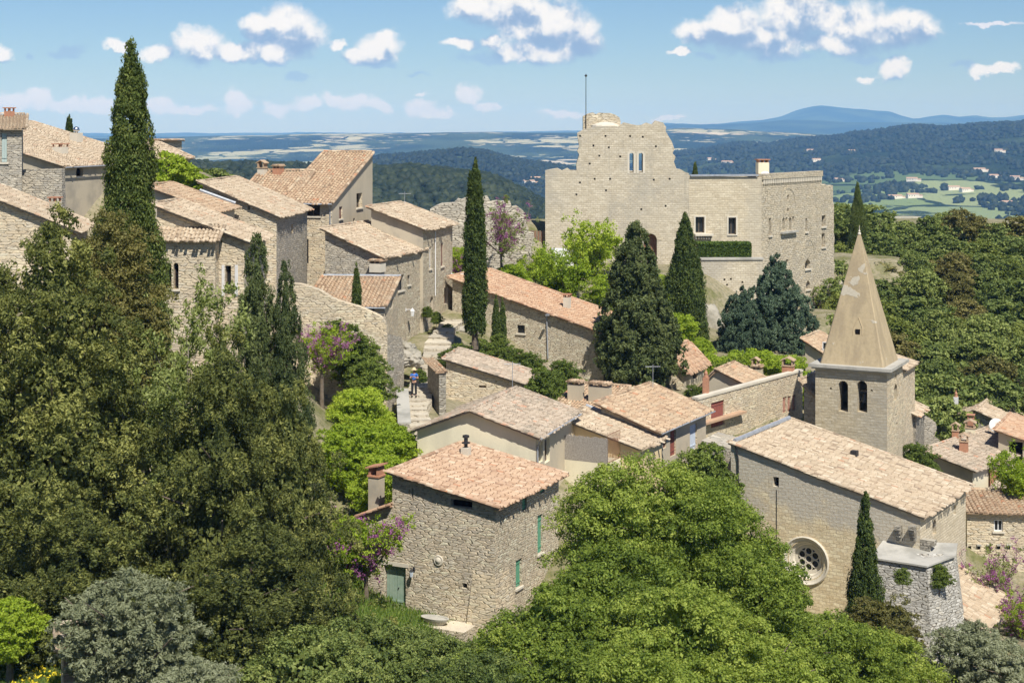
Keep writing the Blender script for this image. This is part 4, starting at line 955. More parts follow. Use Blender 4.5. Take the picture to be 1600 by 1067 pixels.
# hollow bell chamber behind the openings
wf = b.front; t_a, t_b = cr[1][0]-.5, cr[0][1]+.5
mbx = MB(); b.cutters.prism([b.P(.9, 1.0, cr[0][2]), b.P(b.lenL-.9, 1.0, cr[0][2]), b.P(b.lenL-.9, 3.8, cr[0][2]), b.P(.9, 3.8, cr[0][2])], EZ*2.6)
b.walls(0)
b.body.data.materials.append(M['dark'])
mb = MB(); z_ = b.zA; mb.box(b.P(0, 0, z_), b.l, b.r, EZ, -.22, b.lenL+.22, -.22, b.lenR+.22, 0, .12); mb.box(b.P(0, 0, z_), b.l, b.r, EZ, -.38, b.lenL+.38, -.38, b.lenR+.38, .121, .32); mb.build('cornice', 'cap', b.t)
# spire: four steep plastered faces with blunted edges
zs = z_+.32; base = []; ca_, cb_ = b.lenL/2, b.lenR/2; ha, hb = b.lenL/2-.25, b.lenR/2-.22; ch = .45
for (sa_, sb_) in ((-1, -1), (-1, 1), (1, 1), (1, -1)):
    base += [(ca_+sa_*(ha-(ch if True else 0)*(1 if False else .0)), cb_+sb_*hb)]
apex = b.P(ca_+.0, cb_, 0); za = H-(366-HY)/F*(apex.y)
rings = []; nlev = 14
for i in range(nlev+1):
    k_ = i/nlev; sc_ = 1-k_*.965; zz = zs+(za-zs)*k_; ring_ = []
    for (sa_, sb_) in ((-1, -1), (-1, 1), (1, 1), (1, -1)):
        c8 = .10*sc_
        A1 = (ca_+sa_*ha*sc_, cb_+sb_*hb*sc_)
        if sa_*sb_ > 0: pr_ = [(A1[0], A1[1]-sb_*c8), (A1[0]-sa_*c8, A1[1])] if (sa_ == -1) else [(A1[0], A1[1]-sb_*c8), (A1[0]-sa_*c8, A1[1])]
        else: pr_ = [(A1[0]-sa_*c8, A1[1]), (A1[0], A1[1]-sb_*c8)]
        if sa_ == -1 and sb_ == -1: pr_ = [(A1[0]-sa_*c8, A1[1]), (A1[0], A1[1]-sb_*c8)]
        if sa_ == -1 and sb_ == 1: pr_ = [(A1[0], A1[1]-sb_*c8), (A1[0]-sa_*c8, A1[1])]
        if sa_ == 1 and sb_ == 1: pr_ = [(A1[0]-sa_*c8, A1[1]), (A1[0], A1[1]-sb_*c8)]
        if sa_ == 1 and sb_ == -1: pr_ = [(A1[0], A1[1]-sb_*c8), (A1[0]-sa_*c8, A1[1])]
        ring_ += pr_
    rings += [b.P(x_, y_, zz) for x_, y_ in ring_]
mb = MB(); mb.add(rings, [(i*8+j, i*8+(j+1) % 8, i*8+8+(j+1) % 8, i*8+8+j) for i in range(nlev) for j in range(8)]+[tuple(range(7, -1, -1)), tuple(range(nlev*8, nlev*8+8))])
def m_spire(n, bb):
    g = n.new('ShaderNodeNewGeometry'); P = g.outputs['Position']
    big = n.noise(n.v('MULTIPLY', P, (1.6, 1.6, .35)), .8, 6, .65); col = n.mix(n.sm(big, .4, .62, 0, .9), (.46, .37, .235), (.36, .29, .19))
    pt = n.noise(P, .85, 3, .5); s_ = n.new('ShaderNodeSeparateXYZ'); n.l.new(P, s_.inputs[0])
    up = n.sm(s_.outputs[2], H-14, H-8, -.09, .06)
    col = n.mix(n.m('MULTIPLY', n.sm(n.m('ADD', pt, up), .615, .635), .85), col, (.52, .48, .39))
    f_ = n.noise(P, 6, 5, .7); col = n.mix(n.sm(f_, .4, .75, 0, .4), col, (.27, .21, .13))
    n.l.new(col, bb.inputs['Base Color']); bump(n, bb, n.m('ADD', f_, n.sm(n.m('ADD', pt, up), .615, .635)), .3, .04)
M['spire'] = mat('spire_plaster', fn=m_spire, rough=.95, spec=.1)
sp_ = mb.build('spire', 'spire', b.t)
mb = MB(); q = b.P(ca_, cb_, za); mb.lathe(q-EZ*.05, [(.09, 0), (.12, .05), (.11, .12), (.06, .18), (.05, .2), (.08, .26), (.02, .36)], 12); mb.tube(q+EZ*.3, q+EZ*.6, .02, .02, 6); mb.build('finial', 'lime', sp_)
# black block painting the shaded opening low on the spire, with its pointed moulding
sw = Wall(b.P(0, .0, 0), b.l, -b.r); a_, z__ = sw.hit(1336, 521); kz = (z__-zs)/(za-zs); nb_ = cb_-hb*(1-.965*kz)
mb = MB(); sw.box(mb, a_-.16, a_+.16, z__-.2, z__+.2, -nb_-.35, -nb_+.035); mb.build('spire_opening', 'dark', sp_)
mb = MB(); sl_ = .965*hb/(za-zs)
def spp(a, z, n_): return sw.P(a, z, -(cb_-hb*(1-.965*(z-zs)/(za-zs)))+n_)
for (A0, A1_) in (((a_-.34, z__-.2), (a_-.30, z__+.3)), ((a_-.30, z__+.3), (a_, z__+1.0)), ((a_, z__+1.0), (a_+.30, z__+.3)), ((a_+.30, z__+.3), (a_+.34, z__-.2))):
    mb.tube(spp(*A0, .0), spp(*A1_, .0), .035, .035, 6)
mb.build('moulding', 'spire', sp_)
# bell
q = b.P((cr[1][0]+cr[1][1])/2, .75, cr[1][2]+.62)
t = root('church_bell', q, 'dark bronze bell hanging in the right hand bell opening', 'bell')
mb = MB(); mb.lathe(q, [(.30, 0), (.31, .05), (.25, .15), (.20, .35), (.17, .52), (.13, .60), (.02, .63)], 18); mb.build('bell_body', 'bronze', t, smooth=True)
mb = MB(); mb.box(q+EZ*.66, b.l, b.r, EZ, -.36, .36, -.06, .06, 0, .12); mb.tube(q+EZ*.6, q+EZ*.7, .05, .05, 8); mb.build('headstock', 'wood', t)
mb = MB(); mb.tube(q+EZ*.3, q-EZ*.12, .02, .045, 8); mb.build('clapper', 'iron', t)
BT = b
b = Bld('stone_house', 'narrow stone building with a stub of pale tiles just behind the bell tower', 'house', (1411,577,115), (1418,572), (1380,560,None), 27, wallm='rub_cream', blen=4, dirv=(.455, .89)); b.zL = b.zA+.4; b.walls(); b.shed('tile_pale', .1, .3, .1, .1)
b = Bld('lean_to', 'covered lean-to with a small tile roof at the right foot of the bell tower', 'shed', (1431,646,118), (1434,643), (1400,631,None), 27, wallm='rub_dark', blen=3, dirv=(.455, .89)); b.open('front', (1414,650,1424,690), 'dark', depth=.6); b.walls(); b.shed('tile_pale', .6, .3, .2, .1)
# ruined wall between tower and right-hand houses
t = root('ruined_wall', at(1440, 690, 122), 'broken grey stone wall in the gap right of the bell tower', 'wall')
w_ = Wall(at(1425, 700, 121), Vector((1, .12, 0)).normalized(), Vector((.12, -1, 0)).normalized())
prism_wall(t, w_, [(1424,655,1), (1433,644,1), (1448,650,1), (1462,660,1), (1466,700), (1460,730), (1420,730)], 1.2, 'rub_grey', jag=.25, seed=3)
# ------------------------------------------------------------------ buttress of the church
f = CH.front; zt = H-(872-HY)/F*85
t = root('buttress', at(1420, 1010, 83.5), 'massive battered grey stone buttress against the church corner', 'buttress')
bo = CH.P(0, 0, 0)
def bp(a, b_, z): return CH.P(a, b_, z)
al = f.hit(1381, 870)[0]
zf, zk = H-(887-HY)/F*83.6, H-(860-HY)/F*85.5
V = [bp(al, -2.0, zf), bp(-1.0, -2.0, zf), bp(-1.7, .4, zf+.12), bp(-1.5, 1.6, zk), bp(al, -.02, zk), bp(al, -3.0, H-34), bp(-2.0, -3.6, H-34), bp(-3.6, .4, H-34), bp(-2.6, 2.4, H-34), bp(al, -.02, H-34)]
mb = MB(); mb.add(V, [(0, 1, 2, 3, 4), (9, 8, 7, 6, 5)]+[(i, i+5, (i+1) % 5+5, (i+1) % 5) for i in range(5)])
mb.build('masonry', 'rub_white', t)
mb = MB(); cp = [bp(al+.05, -2.15, zf+.02), bp(-1.05, -2.18, zf+.02), bp(-1.9, .35, zf+.14), bp(-1.6, 1.7, zk+.04), bp(al+.05, .0, zk+.04)]
mb.prism(cp, EZ*.09); mb.build('sloping_cap', 'cap', t)
# ------------------------------------------------------------------ building with rain of square holes on the far right, low lean-to
b = Bld('stone_house', 'stone house at the right edge with a fluted tile strip above square holes', 'house', (1700,803,100), (1730,795), (1511,803,None), 38, wallm='rub_cream', blen=3.6, dirv=(.12, .99))
b.zL = b.zA; b.zB = b.zA+.45
b.open('front', (1553,812,1567,830), 'win', frame='white', depth=.2)
for px in (1515, 1529.5, 1545, 1560.5, 1576): b.open('front', (px-2.5, 853, px+2.5, 858), 'hole', depth=.4)
b.walls(); b.shed('tile_mid', .35, .3, .3, .05, sp=.3, ln=.4, rad=.125)
k = MB()
for px in (1529.5, 1545, 1560.5, 1576):
    a, z = b.front.hit(px, 852); b.front.box(k, a-.14, a+.14, z, z+.09, 0, .16)
    k.build('beam_stub', 'cap', b.t); k = MB()
HR3 = b
b = Bld('lean_to', 'low shed with a pale tile roof at the right foot of the church wall', 'shed', (1536,980,86), (1561,945), (1478,950), 38, wallm='rub_grey', blen=5.5)
b.zA = H-(978-HY)/F*86; b.zL = b.zA+1.0; b.zB = b.zA+.25; b.walls(); b.shed('tile_pale', .4, .4, .3, 1.0)
# ------------------------------------------------------------------ right-hand houses
b = Bld('stone_house', 'white washed house with a grey pink tile roof, gabled chimneys and a satellite dish', 'house', (1520,733,112), (1566,716), (1446,704), 32, wallm='stuc_wall', rightm='stuc_cream', blen=13)
b.lenL = b.lenL; b.walls(); b.shed('tile_old', .3, .35, .3, .3, sp=.24)
for (px, py, w_, h_, st, m_) in ((1506,705,.62,.75,'house','brick'), (1516,675,.72,.35,'house','stuc_cream'), (1493,683,.5,.5,'house','brick'), (1517,662,.5,.5,'flat','brick')):
    chimney(b, b.roof, b.pl.hit(px, py), w_, h_, st, m=m_)
q = b.pl.hit(1556, 680); k = MB(); k.tube(q-EZ*.1, q+EZ*1.0, .03, .03, 6); k.build('dish_post', 'zinc', b.t); dish(q+EZ*.75, Vector((-.2, -.9, .3)).normalized(), .55, 'white satellite dish standing on the grey pink tile roof')
q = b.right.P(b.right.hit(1547, 745)[0], b.zA-1.6, .35); chimney(b, b.body, q, .6, 1.1, 'house', m='brick')
b = Bld('stone_house', 'grey rubble house with a pale roof and a slim white chimney pot, far right', 'house', (1585,668,128), (1600,662), (1463,655), 30, wallm='rub_grey', gable=(1524,640), blen=10, dirv=(.46, .89))
b.zL = b.front.hit(1463, 655)[1]; b.open('front', (1475,662,1483,670), 'win', frame='white'); b.walls(); b.gab('tile_pale', .3, .3, .3, .3)
chimney(b, b.roof2, b.pl2.pt(b.P(b.lenL*.8, 1.8, 0)), .38, 1.3, 'pot', m='sh_white')
b = Bld('stucco_house', 'cream house with a long pale ridge roof and a square chimney at the right edge', 'house', (1640,660,138), (1660,650), (1490,634), 30, wallm='stuc_grey', gable=(1574,613), blen=9, dirv=(.46, .89))
b.open('front', (1583,632,1589,640), 'win'); b.walls(); b.gab('tile_pale', .3, .3, .3, .3)
chimney(b, b.roof2, b.pl2.pt(b.P(b.ga+.9, .8, 0)), .8, .95, 'flat', m='stuc_grey')
b = Bld('stucco_house', 'stucco house cut by the right edge with a dark open gallery under its roof', 'house', (1640,700,116), (1660,690), (1560,672), 32, wallm='stuc_grey', blen=7, dirv=(.46, .89))
b.open('front', (1576,690,1598,725), 'dark', depth=.7); b.walls(); b.shed('tile_orange', .3, .3, .3, .3)
b = Bld('stone_house', 'low house with a grey tile roof behind the fluted tile strip at the right edge', 'house', (1640,790,107), (1660,780), (1545,775), 34, wallm='rub_grey', blen=5, dirv=(.46, .89)); b.walls(); b.shed('tile_old', .3, .3, .3, .3)
# ------------------------------------------------------------------ upper street: long house, ruined shed, garden walls
b = Bld('stone_house', 'long stone house with an orange sloping roof and two small barred windows', 'house', (943,519,118), (948,512), (707,434), 30, wallm='rub_warm', blen=6, dirv=(.46, .89))
b.zB = b.zA+.2
for r_ in ((783,508,790,521), (808,508,820,521)): b.open('front', r_, 'win', frame='iron', depth=.25)
b.open('front', (884,567,894,590), 'door', col='sh_brown', sill=False)
b.walls(); b.shed('tile_orange', .35, .3, .3, .3)
chimney(b, b.roof, b.pl.hit(886, 481), .5, .85, 'flat', m='lime'); chimney(b, b.roof, b.pl.hit(734, 424), .35, .8, 'pot', m='lime')
f = b.front; pipe(b.t, [f.P(f.hit(855, 492)[0], f.hit(855, 492)[1], .1), f.P(f.hit(857, 560)[0], f.hit(857, 560)[1], .1)], .05)
mb = MB(); mb.box(b.pl.hit(856, 492), b.l, b.r, EZ, -.10, .10, -.25, .1, -.06, .06); mb.build('rain_head', 'zinc', b.roof)
HF = b
b = Bld('ruined_shed', 'old stone shed with a sagging lichen covered tile roof beside the stepped path', 'shed', (816,598,104), (842,575), (697,561), 28, wallm='rub_cream', blen=4.6)
b.zB = b.zA; b.open('front', (748,602,760,606), 'hole', depth=.3); b.walls(); b.shed('tile_old', .3, .3, .3, .2, wob=.04, sag=.02)
b = Bld('stone_shed', 'narrow shaded stone lean-to with a few tiles along the stepped path', 'shed', (697,580,98.5), (0,0), (686,572,None), 28, wallm='rub_dark', blen=3.6, dirv=(-.93, 3.5)); b.zB = b.zA+.3; b.zL = b.zA; b.walls(); b.shed('tile_mid', .1, .1, .2, .25, verge=False)  # dark rubble puts the shade on this wall into its colour
# curved retaining wall of the garden
t = root('garden_wall', at(540, 640, 98), 'long curved garden wall rising below the tiled roof left of the path', 'wall')
w_ = Wall(at(605, 500, 98.5), Vector((-1, .05, 0)).normalized(), Vector((-.05, -1, 0)).normalized())
prism_wall(t, w_, [(605,520,1), (602,506,1), (597,497,1), (560,479,1), (519,466,1), (500,454,1), (477,446,1), (440,440,1), (440,660), (605,660)], .7, 'rub_cream', jag=.05, seed=8, name='masonry')
w2_ = Wall(at(605, 500, 98.5), Vector((.25, .97, 0)).normalized(), Vector((.97, -.25, 0)).normalized())
prism_wall(t, w2_, [(605.5,521), (628,527,1), (632,560,1), (630,640), (605.5,660)], .7, 'rub_grey', jag=.05, seed=9, name='return_wall')
t = root('path_wall', at(620, 660, 95), 'low capped stone wall along the lower steps left of the person', 'wall')
w_ = Wall(at(640, 625, 96), Vector((.0, -1, 0)), Vector((1, 0, 0)))
q0 = at(636, 609, 99); q1 = at(640, 662, 90); dv = Vector((q1.x-q0.x, q1.y-q0.y, 0)); L = dv.length; dv.normalize(); nv_ = Vector((-dv.y, dv.x, 0))
if nv_.x < 0: nv_ = -nv_
mb = MB(); mb.add([q0, q0-nv_*.6, q1-nv_*.6, q1, q0-EZ*4, q0-nv_*.6-EZ*4, q1-nv_*.6-EZ*4, q1-EZ*4], [(0,1,2,3), (7,6,5,4), (0,4,5,1), (1,5,6,2), (2,6,7,3), (3,7,4,0)]); mb.build('masonry', 'rub_grey', t)
mb = MB(); mb.prism([q0-nv_*.7+EZ*.002, q0+nv_*.08+EZ*.002, q1+nv_*.08+EZ*.002, q1-nv_*.7+EZ*.002], EZ*.1); mb.build('coping', 'cap', t)
# path with worn steps
pp = [(655,760,84),(650,705,89),(648,665,94),(650,640,97),(651,618,100),(657,600,103),(668,575,107),(680,545,112),(692,518,117),(706,500,122),(716,490,126)]
pts = [at(*p) for p in pp]; fine = []
for i in range(len(pts)-1):
    for k in range(6): fine.append(pts[i].lerp(pts[i+1], k/6))
fine.append(pts[-1]); mb = MB()
for i in range(len(fine)-1):
    a, c = fine[i], fine[i+1]; d = Vector((c.x-a.x, c.y-a.y, 0)).normalized(); e = Vector((d.y, -d.x, 0)); wdt = .85+.15*math.sin(i*.6)
    zz = a.z if i % 2 == 0 else fine[i-1].z
    mb.add([Vector((a.x, a.y, zz))-e*wdt, Vector((a.x, a.y, zz))+e*wdt, Vector((c.x, c.y, zz))+e*wdt, Vector((c.x, c.y, zz))-e*wdt, Vector((a.x, a.y, zz-3))-e*wdt, Vector((a.x, a.y, zz-3))+e*wdt, Vector((c.x, c.y, zz-3))+e*wdt, Vector((c.x, c.y, zz-3))-e*wdt],
           [(0,1,2,3), (7,6,5,4), (0,4,5,1), (1,5,6,2), (2,6,7,3), (3,7,4,0)])
o = mb.build('path', 'pave'); tag(o, kind='structure')
# rocks beside the path
IV4, IF4 = ico(5)
def rock(name, c, s, lab, m='rock', seed=0, grp=None):
    V = IV4.copy(); f1 = np.array([noise.fractal(Vector(v)*1.3+Vector((seed*3.1, 0, 0)), .8, 2.1, 6) for v in V]); f2 = np.array([abs(noise.noise(Vector(v)*3.1+Vector((0, seed*2.3, 0)))) for v in V])
    V = V*np.array(s)*(1+.34*f1-.30*f2)[:, None]; V = V+np.array(c)
    o = npmesh(name, V, IF4, m, o0=c); o.location = c; tag(o, lab, 'rock', grp); return o
rock('boulder', at(640, 560, 107), (1.0, .8, .7), 'pale boulder at the left edge of the stepped path above the person', seed=1)
rock('boulder', at(633, 548, 109), (.9, .8, .7), 'smaller boulder just above the pale boulder by the path', seed=2)
rock('rock_outcrop', at(722, 524, 121), (1.8, 1.2, .9), 'pale rock ledge between the path and the slim cypress', seed=3)
rock('rock_outcrop', at(1306, 492, 176), (1.8, 2.4, 3.6), 'grey rock face at the right foot of the castle', seed=4)
rock('rock_outcrop', at(1108, 540, 150), (3.2, 2.0, 3.6), 'grey rock under the terrace wall behind the wide cypress', seed=5)
rock('rock_outcrop', at(1462, 372, 236), (2.4, 1.6, 2.2), 'grey crag standing out of the right hand woods', seed=6)

# ------------------------------------------------------------------ tall stucco house and the houses round it
b = Bld('stucco_house', 'tall house with a steep canal tile roof and plain stucco side wall', 'house', (519,316,118), (582,239,128), (440,316,0), 24, wallm='rub_cream', rightm='stuc_grey')
b.open('right', (557,302,566,325), 'win', depth=.4); b.open('right', (530,323,535,342), 'shutter', col='sh_brown'); b.open('right', (552,341,555,357), 'dark', sill=False)
b.open('front', (474,317,500,338), 'win', depth=.5, frame='wood'); b.open('front', (476,374,482,412), 'dark', depth=.3)
b.walls(); b.shed('tile_mid', .35, .12, .15, .2, sp=.27, ln=.42, rad=.115)
gutter(b.roof, b.P(-.1, -.42, b.zA-.15), b.P(5, -.42, b.zA-.15)); pipe(b.t, [b.P(.15, -.42, b.zA-.15), b.P(.15, -.08, b.zA-.6), b.P(.15, -.08, b.zA-4.5)])
HH1 = b
b = Bld('stone_house', 'low roof joining the tall stucco house on its left, with two small chimneys', 'house', (455,312,119.5), (0,0), (372,312,0), 24, wallm='rub_cream', dirv=tuple(HH1.r[:2]), blen=5.2)
b.zB = H-(268-HY)/F*124.5; b.walls(); b.shed('tile_mid', .3, .1, .1, .2, sp=.27, rad=.11)
chimney(b, b.roof, b.P(b.lenL-.2, 4.6, b.zB-.1), .6, .35, 'house', m='lime'); chimney(b, b.roof, b.P(b.lenL-1.5, 4.8, b.zB-.05), .7, .3, 'slab', m='brick')
b = Bld('stone_house', 'stone house with a broad pale roof directly below the plain stucco wall', 'house', (597,401,112), (662,388), (508,359), 24, wallm='rub_grey', rightm='rub_warm')
b.open('right', (637,430,641,445), 'win', depth=.25); b.open('right', (622,430,631,454), 'win', frame='iron'); b.open('right', (674,464,679,492), 'door', 'arch', col='sh_brown') if False else None
b.walls(); b.shed('tile_pale', .3, .3, .3, .3)
chimney(b, b.body, b.front.P(.25, b.zA-.6, .25), .9, .15, 'slab', m='lime')
HH2 = b
b = Bld('stone_house', 'tall stone house with brown shutters at the top of the stepped path', 'house', (661,357,119), (707,348), (580,325), 24, wallm='stuc_wall', rightm='rub_warm')
for r_ in ((689,380,693,416),): b.open('right', r_, 'shutter', col='sh_brown')
b.open('right', (671,386,674,420), 'shutter', col='sh_white'); b.open('right', (694,449,700,475), 'door', col='sh_brown'); b.open('right', (672,463,677,490), 'door', 'arch', col='sh_brown')
b.walls(); b.shed('tile_pale', .3, .35, .3, .3)
pipe(b.t, [b.right.P(b.right.hit(679, 360)[0], b.zA-.4, .07), b.right.P(b.right.hit(679, 360)[0], b.zA-5.5, .07)], .04, 'downpipe', 'white')
lantern(b.right.P(b.lenR-.3, b.zA-4.2, 0), b.right.n, 'white street lantern at the far corner of the tall house with brown shutters', 'white', 1.1, 1.5)
lantern(HH2.right.P(HH2.right.hit(634, 486)[0], HH2.right.hit(634, 484)[1], 0), HH2.right.n, 'white lantern on the street wall above the stepped path', 'white', .45, 1.2)
HH4 = b
b = Bld('stone_house', 'low house with a fluted roof facing us behind the curved garden wall', 'house', (601,477,104), (622,434,110), (478,477,0), 24, wallm='stuc_wall', rightm='rub_cream')
b.open('front', (573,481,585,490), 'win', sill=False); b.open('right', (610,468,614,482), 'win', sill=False, frame='sh_white')
b.walls(); b.shed('tile_mid', .3, .12, .1, .1, sp=.27, ln=.42, rad=.115)
mb = MB(); mb.tube(b.P(-.2, b.lenR+.1, b.zB+.1), b.P(b.lenL, b.lenR+.1, b.zB+.1), .13, .13, 6); mb.build('flashing', 'zinc', b.roof)
gutter(b.roof, b.P(-.1, -.38, b.zA-.15), b.P(b.lenL, -.38, b.zA-.15))
b = Bld('stone_house', 'grey stone house with a shed roof left of the tall stucco house', 'house', (432,337,105), (480,325), (317,287), 24, wallm='rub_cream', rightm='rub_grey')
b.open('front', (387,322,391,328), 'hole'); b.open('right', (455,351,458,365), 'dark', sill=False); b.open('right', (449,402,457,412), 'dark', 'arch', sill=False)
b.walls(); b.shed('tile_pale', .25, .3, .3, .3)
HH6 = b
b = Bld('stone_house', 'small tiled outbuilding with a lead edge left of the grey stone house', 'house', (333,329,99), (368,322), (235,293), 24, wallm='stuc_wall', blen=5.4)
b.walls(); b.shed('tile_mid', .3, .3, .3, .3); mb = MB(); mb.tube(b.P(.0, b.lenR+.3, b.zB+.18), b.P(b.lenL*.6, b.lenR+.3, b.zB+(b.zL-b.zA)*.6+.18), .12, .12, 6); mb.build('flashing', 'zinc', b.roof)
b = Bld('stone_house', 'pale stone house with white shutters and twin arched windows left of the conifers', 'house', (382,375,87), (415,365), (245,322), 24, wallm='rub_cream', rightm='stuc_wall', zb=H-20)
fr = b.front
b.open('front', (352,415,361,452), 'win', depth=.35); b.open('right', (392,380,398,402), 'win', depth=.3, sill=False)
b.walls(); b.shed('tile_pale', .3, .4, .3, .3)
for (x0, x1) in ((346.5,351), (367,372)):
    t0, t1, z0, z1 = fr.rect(x0, 414, x1, 462); mb = MB(); 
    for q in range(3): fr.box(mb, t0+(t1-t0)*q/3, t0+(t1-t0)*(q+1)/3-.01, z0, z1, .02, .06)
    mb.build('shutter', 'sh_white', b.t)
# projecting lower bay with its own little roof
w_ = Wall(b.P(0, -.9, 0), b.l, -b.r); ta, zbay = w_.hit(336, 375); tb, _ = w_.hit(246, 375)
bay = MB(); bay.box(b.PA, b.l, b.r, EZ, ta, tb+.4, -.9, -.02, b.zb-b.PA.z, zbay-b.PA.z); bo_ = bay.build('bay', 'rub_cream', b.t)
c = MB(); dl = []
for r_ in ((259.5,411,268,449), (271,411,279,452)):
    tt = w_.rect(*r_); ol = outline('arch', *tt); cut_mb(c, w_, ol, .35); dl.append((ol, tt))
bpy.context.view_layer.update(); cut(bo_, c)
for ol, tt in dl: dress(b.t, w_, ol, *tt, 'arch', .35, name='window')
p0 = b.P(ta-.3, -1.25, zbay); p1 = b.P(tb+.5, -1.25, zbay); p2 = b.P(tb+.5, .6, zbay+.95)
tile_roof(b.t, [b.P(ta-.3, -1.25, 0), b.P(tb+.5, -1.25, 0), b.P(tb+.5, .3, 0), b.P(ta-.3, .3, 0)], Plane(p0, p1, p2), 'tile_pale', name='bay_roof', wob=.04)
b = Bld('stone_house', 'long pale roofed house with a small capped chimney, left of the tallest cypress', 'house', (112,358,86), (150,340), (-30,300), 24, wallm='rub_cream', zb=H-22, blen=7)
b.walls(); b.shed('tile_pale', .3, .4, .3, .3); chimney(b, b.roof, b.pl.hit(86, 332), .5, .65, 'flat', m='stuc_grey')
t = root('stone_wall', at(50, 310, 104), 'plain grey stone wall under the leftmost tower house', 'wall')
w_ = Wall(at(0, 280, 104), Vector((-1, .1, 0)).normalized(), Vector((-.1, -1, 0)).normalized()); prism_wall(t, w_, [(-60,266,1), (96,264,1), (97,330), (-60,330)], .6, 'rub_grey', jag=.03, name='masonry')
b = Bld('stone_house', 'stone house with a very long tile roof and a silver domed flue, upper left', 'house', (98,259,115), (245,252,128), (-112,192), 20, wallm='stuc_wall', rightm='stuc_wall')
b.open('right', (119,260,130,276), 'arch', 'arch', depth=.3)
b.walls(); b.shed('tile_pale', .3, .3, .3, .3); q = b.pl.hit(72, 216); q = b.pl.hit(70, 218)
chimney(b, b.roof, b.pl.pt(b.P(3.2, 4.5, 0)), .85, .45, 'flat', m='lime'); chimney(b, b.roof, b.pl.pt(b.P(6.0, 11.0, 0)), .75, .75, 'dome', m='lime')
gutter(b.roof, b.P(-.42, -.2, b.zA-.15), b.P(-.42, 12, b.zB-.15))
b = Bld('stone_house', 'small house with a dark doorway just right of the tallest cypress', 'house', (247,247,121), (258,245), (200,226), 20, wallm='stuc_wall', blen=5, dirv=(.3, .95))
b.open('front', (231,252,241,276), 'dark', depth=.5); b.walls(); b.shed('tile_pale', .35, .3, .3, .3)
b = Bld('stone_house', 'stone house stub with a flat tiled top behind the vines on the upper left', 'house', (246,220,128), (250,219), (215,219,0), 20, wallm='rub_grey', blen=4, dirv=(.3, .95)); b.walls(); b.shed('tile_mid', .2, .2, .2, .2)
b = Bld('stone_house', 'tower house cut by the left edge with one grey green shutter', 'house', (34,200,102), (0,0), (-80,200,0), 20, wallm='rub_grey', blen=6, dirv=(-.29, .957)); b.zB = b.zA+.9
b.open('front', (2,208,11,254), 'shutter', col='sh_grey'); b.walls(); b.shed('tile_pale', .35, .3, .3, .3); chimney(b, b.roof, b.P(.9, 5.2, b.zB), .5, .25, 'flat', m='brick')

# ------------------------------------------------------------------ castle
t = root('castle', at(1075, 430, 168), 'big pale ruined castle with a broken keep wall and a flagpole', 'castle')
n1 = Vector((-.03, -1, 0)).normalized(); w1 = Wall(at(852, 400, 165), Vector((1, -.03, 0)).normalized(), n1)
zz = lambda x, y: (820+x/3.075, 110+y/3.075)
hs = [('rect', (1, 1, 1, 1), 1)][:0]
for (x, y) in ((266,316),(388,316),(506,317),(567,320),(404,371),(330,362),(630,366),(358,411),(458,415),(312,449),(336,522),(410,522),(620,526),(265,540),(390,577),(248,597),(560,668),(677,652),(196,785),(262,787),(696,522)):
    px, py = zz(x, y); hs.append(('rect', (px-1.5, py-1.5, px+1.4, py+1.6), .7))
hs += [('arch', (983.5,239,990,269), 4), ('arch', (998,239,1004.5,269), 4), ('arch', (1005.5,365,1026.5,408), .9)]
outl = [(852,440), (852,267,1), (878,267,1), (901,266,1), (902,252,1), (902,236,1), (904,222,1), (902,208,1), (911,203), (930,198), (960,197,1), (985,194,1), (1010,192,1), (1036,192,1), (1041,199,1), (1044,212,1), (1050,222,1), (1051,240,1), (1053,253,1), (1057,264,1), (1070,269), (1076,271), (1076,460), (852,460)]
prism_wall(t, w1, outl, 2.2, 'ash_castle', name='keep_wall', jag=.28, seed=5, holes=hs)
mb = MB(); a0, zt_ = w1.hit(853, 269); a1, _ = w1.hit(1075, 269); w1.box(mb, a0+.05, a1-.05, H-20, zt_-.1, -9, -2.21); mb.build('lower_block', 'ash_castle', t)
t0, t1, z0, z1 = w1.rect(1005.5,365,1026.5,408); g = MB(); n_ = 7
for i in range(n_): w1.box(g, t0+(t1-t0)*i/n_, t0+(t1-t0)*(i+1)/n_-.015, z0-.3, z1, -.95, -.80)
gt = g.build('gate', 'wood_gate', t)
rg = MB(); ring(rg, w1, (t0+t1)/2, z1-(t1-t0)/2, (t1-t0)/2, (t1-t0)/2+.5, -.02, .035, 18, 0, math.pi); rg.build('gate_arch', 'ash_warm', t)
for (x0, x1) in ((983.5,990), (998,1004.5)):
    t0, t1, z0, z1 = w1.rect(x0,239,x1,269); rg = MB(); ring(rg, w1, (t0+t1)/2, z1-(t1-t0)/2, (t1-t0)/2, (t1-t0)/2+.22, -.02, .03, 14, 0, math.pi)
    w1.box(rg, t0-.22, t0, z0-.15, z1-(t1-t0)/2, -.02, .03); w1.box(rg, t1, t1+.22, z0-.15, z1-(t1-t0)/2, -.02, .03); rg.build('window_surround', 'lime', t)
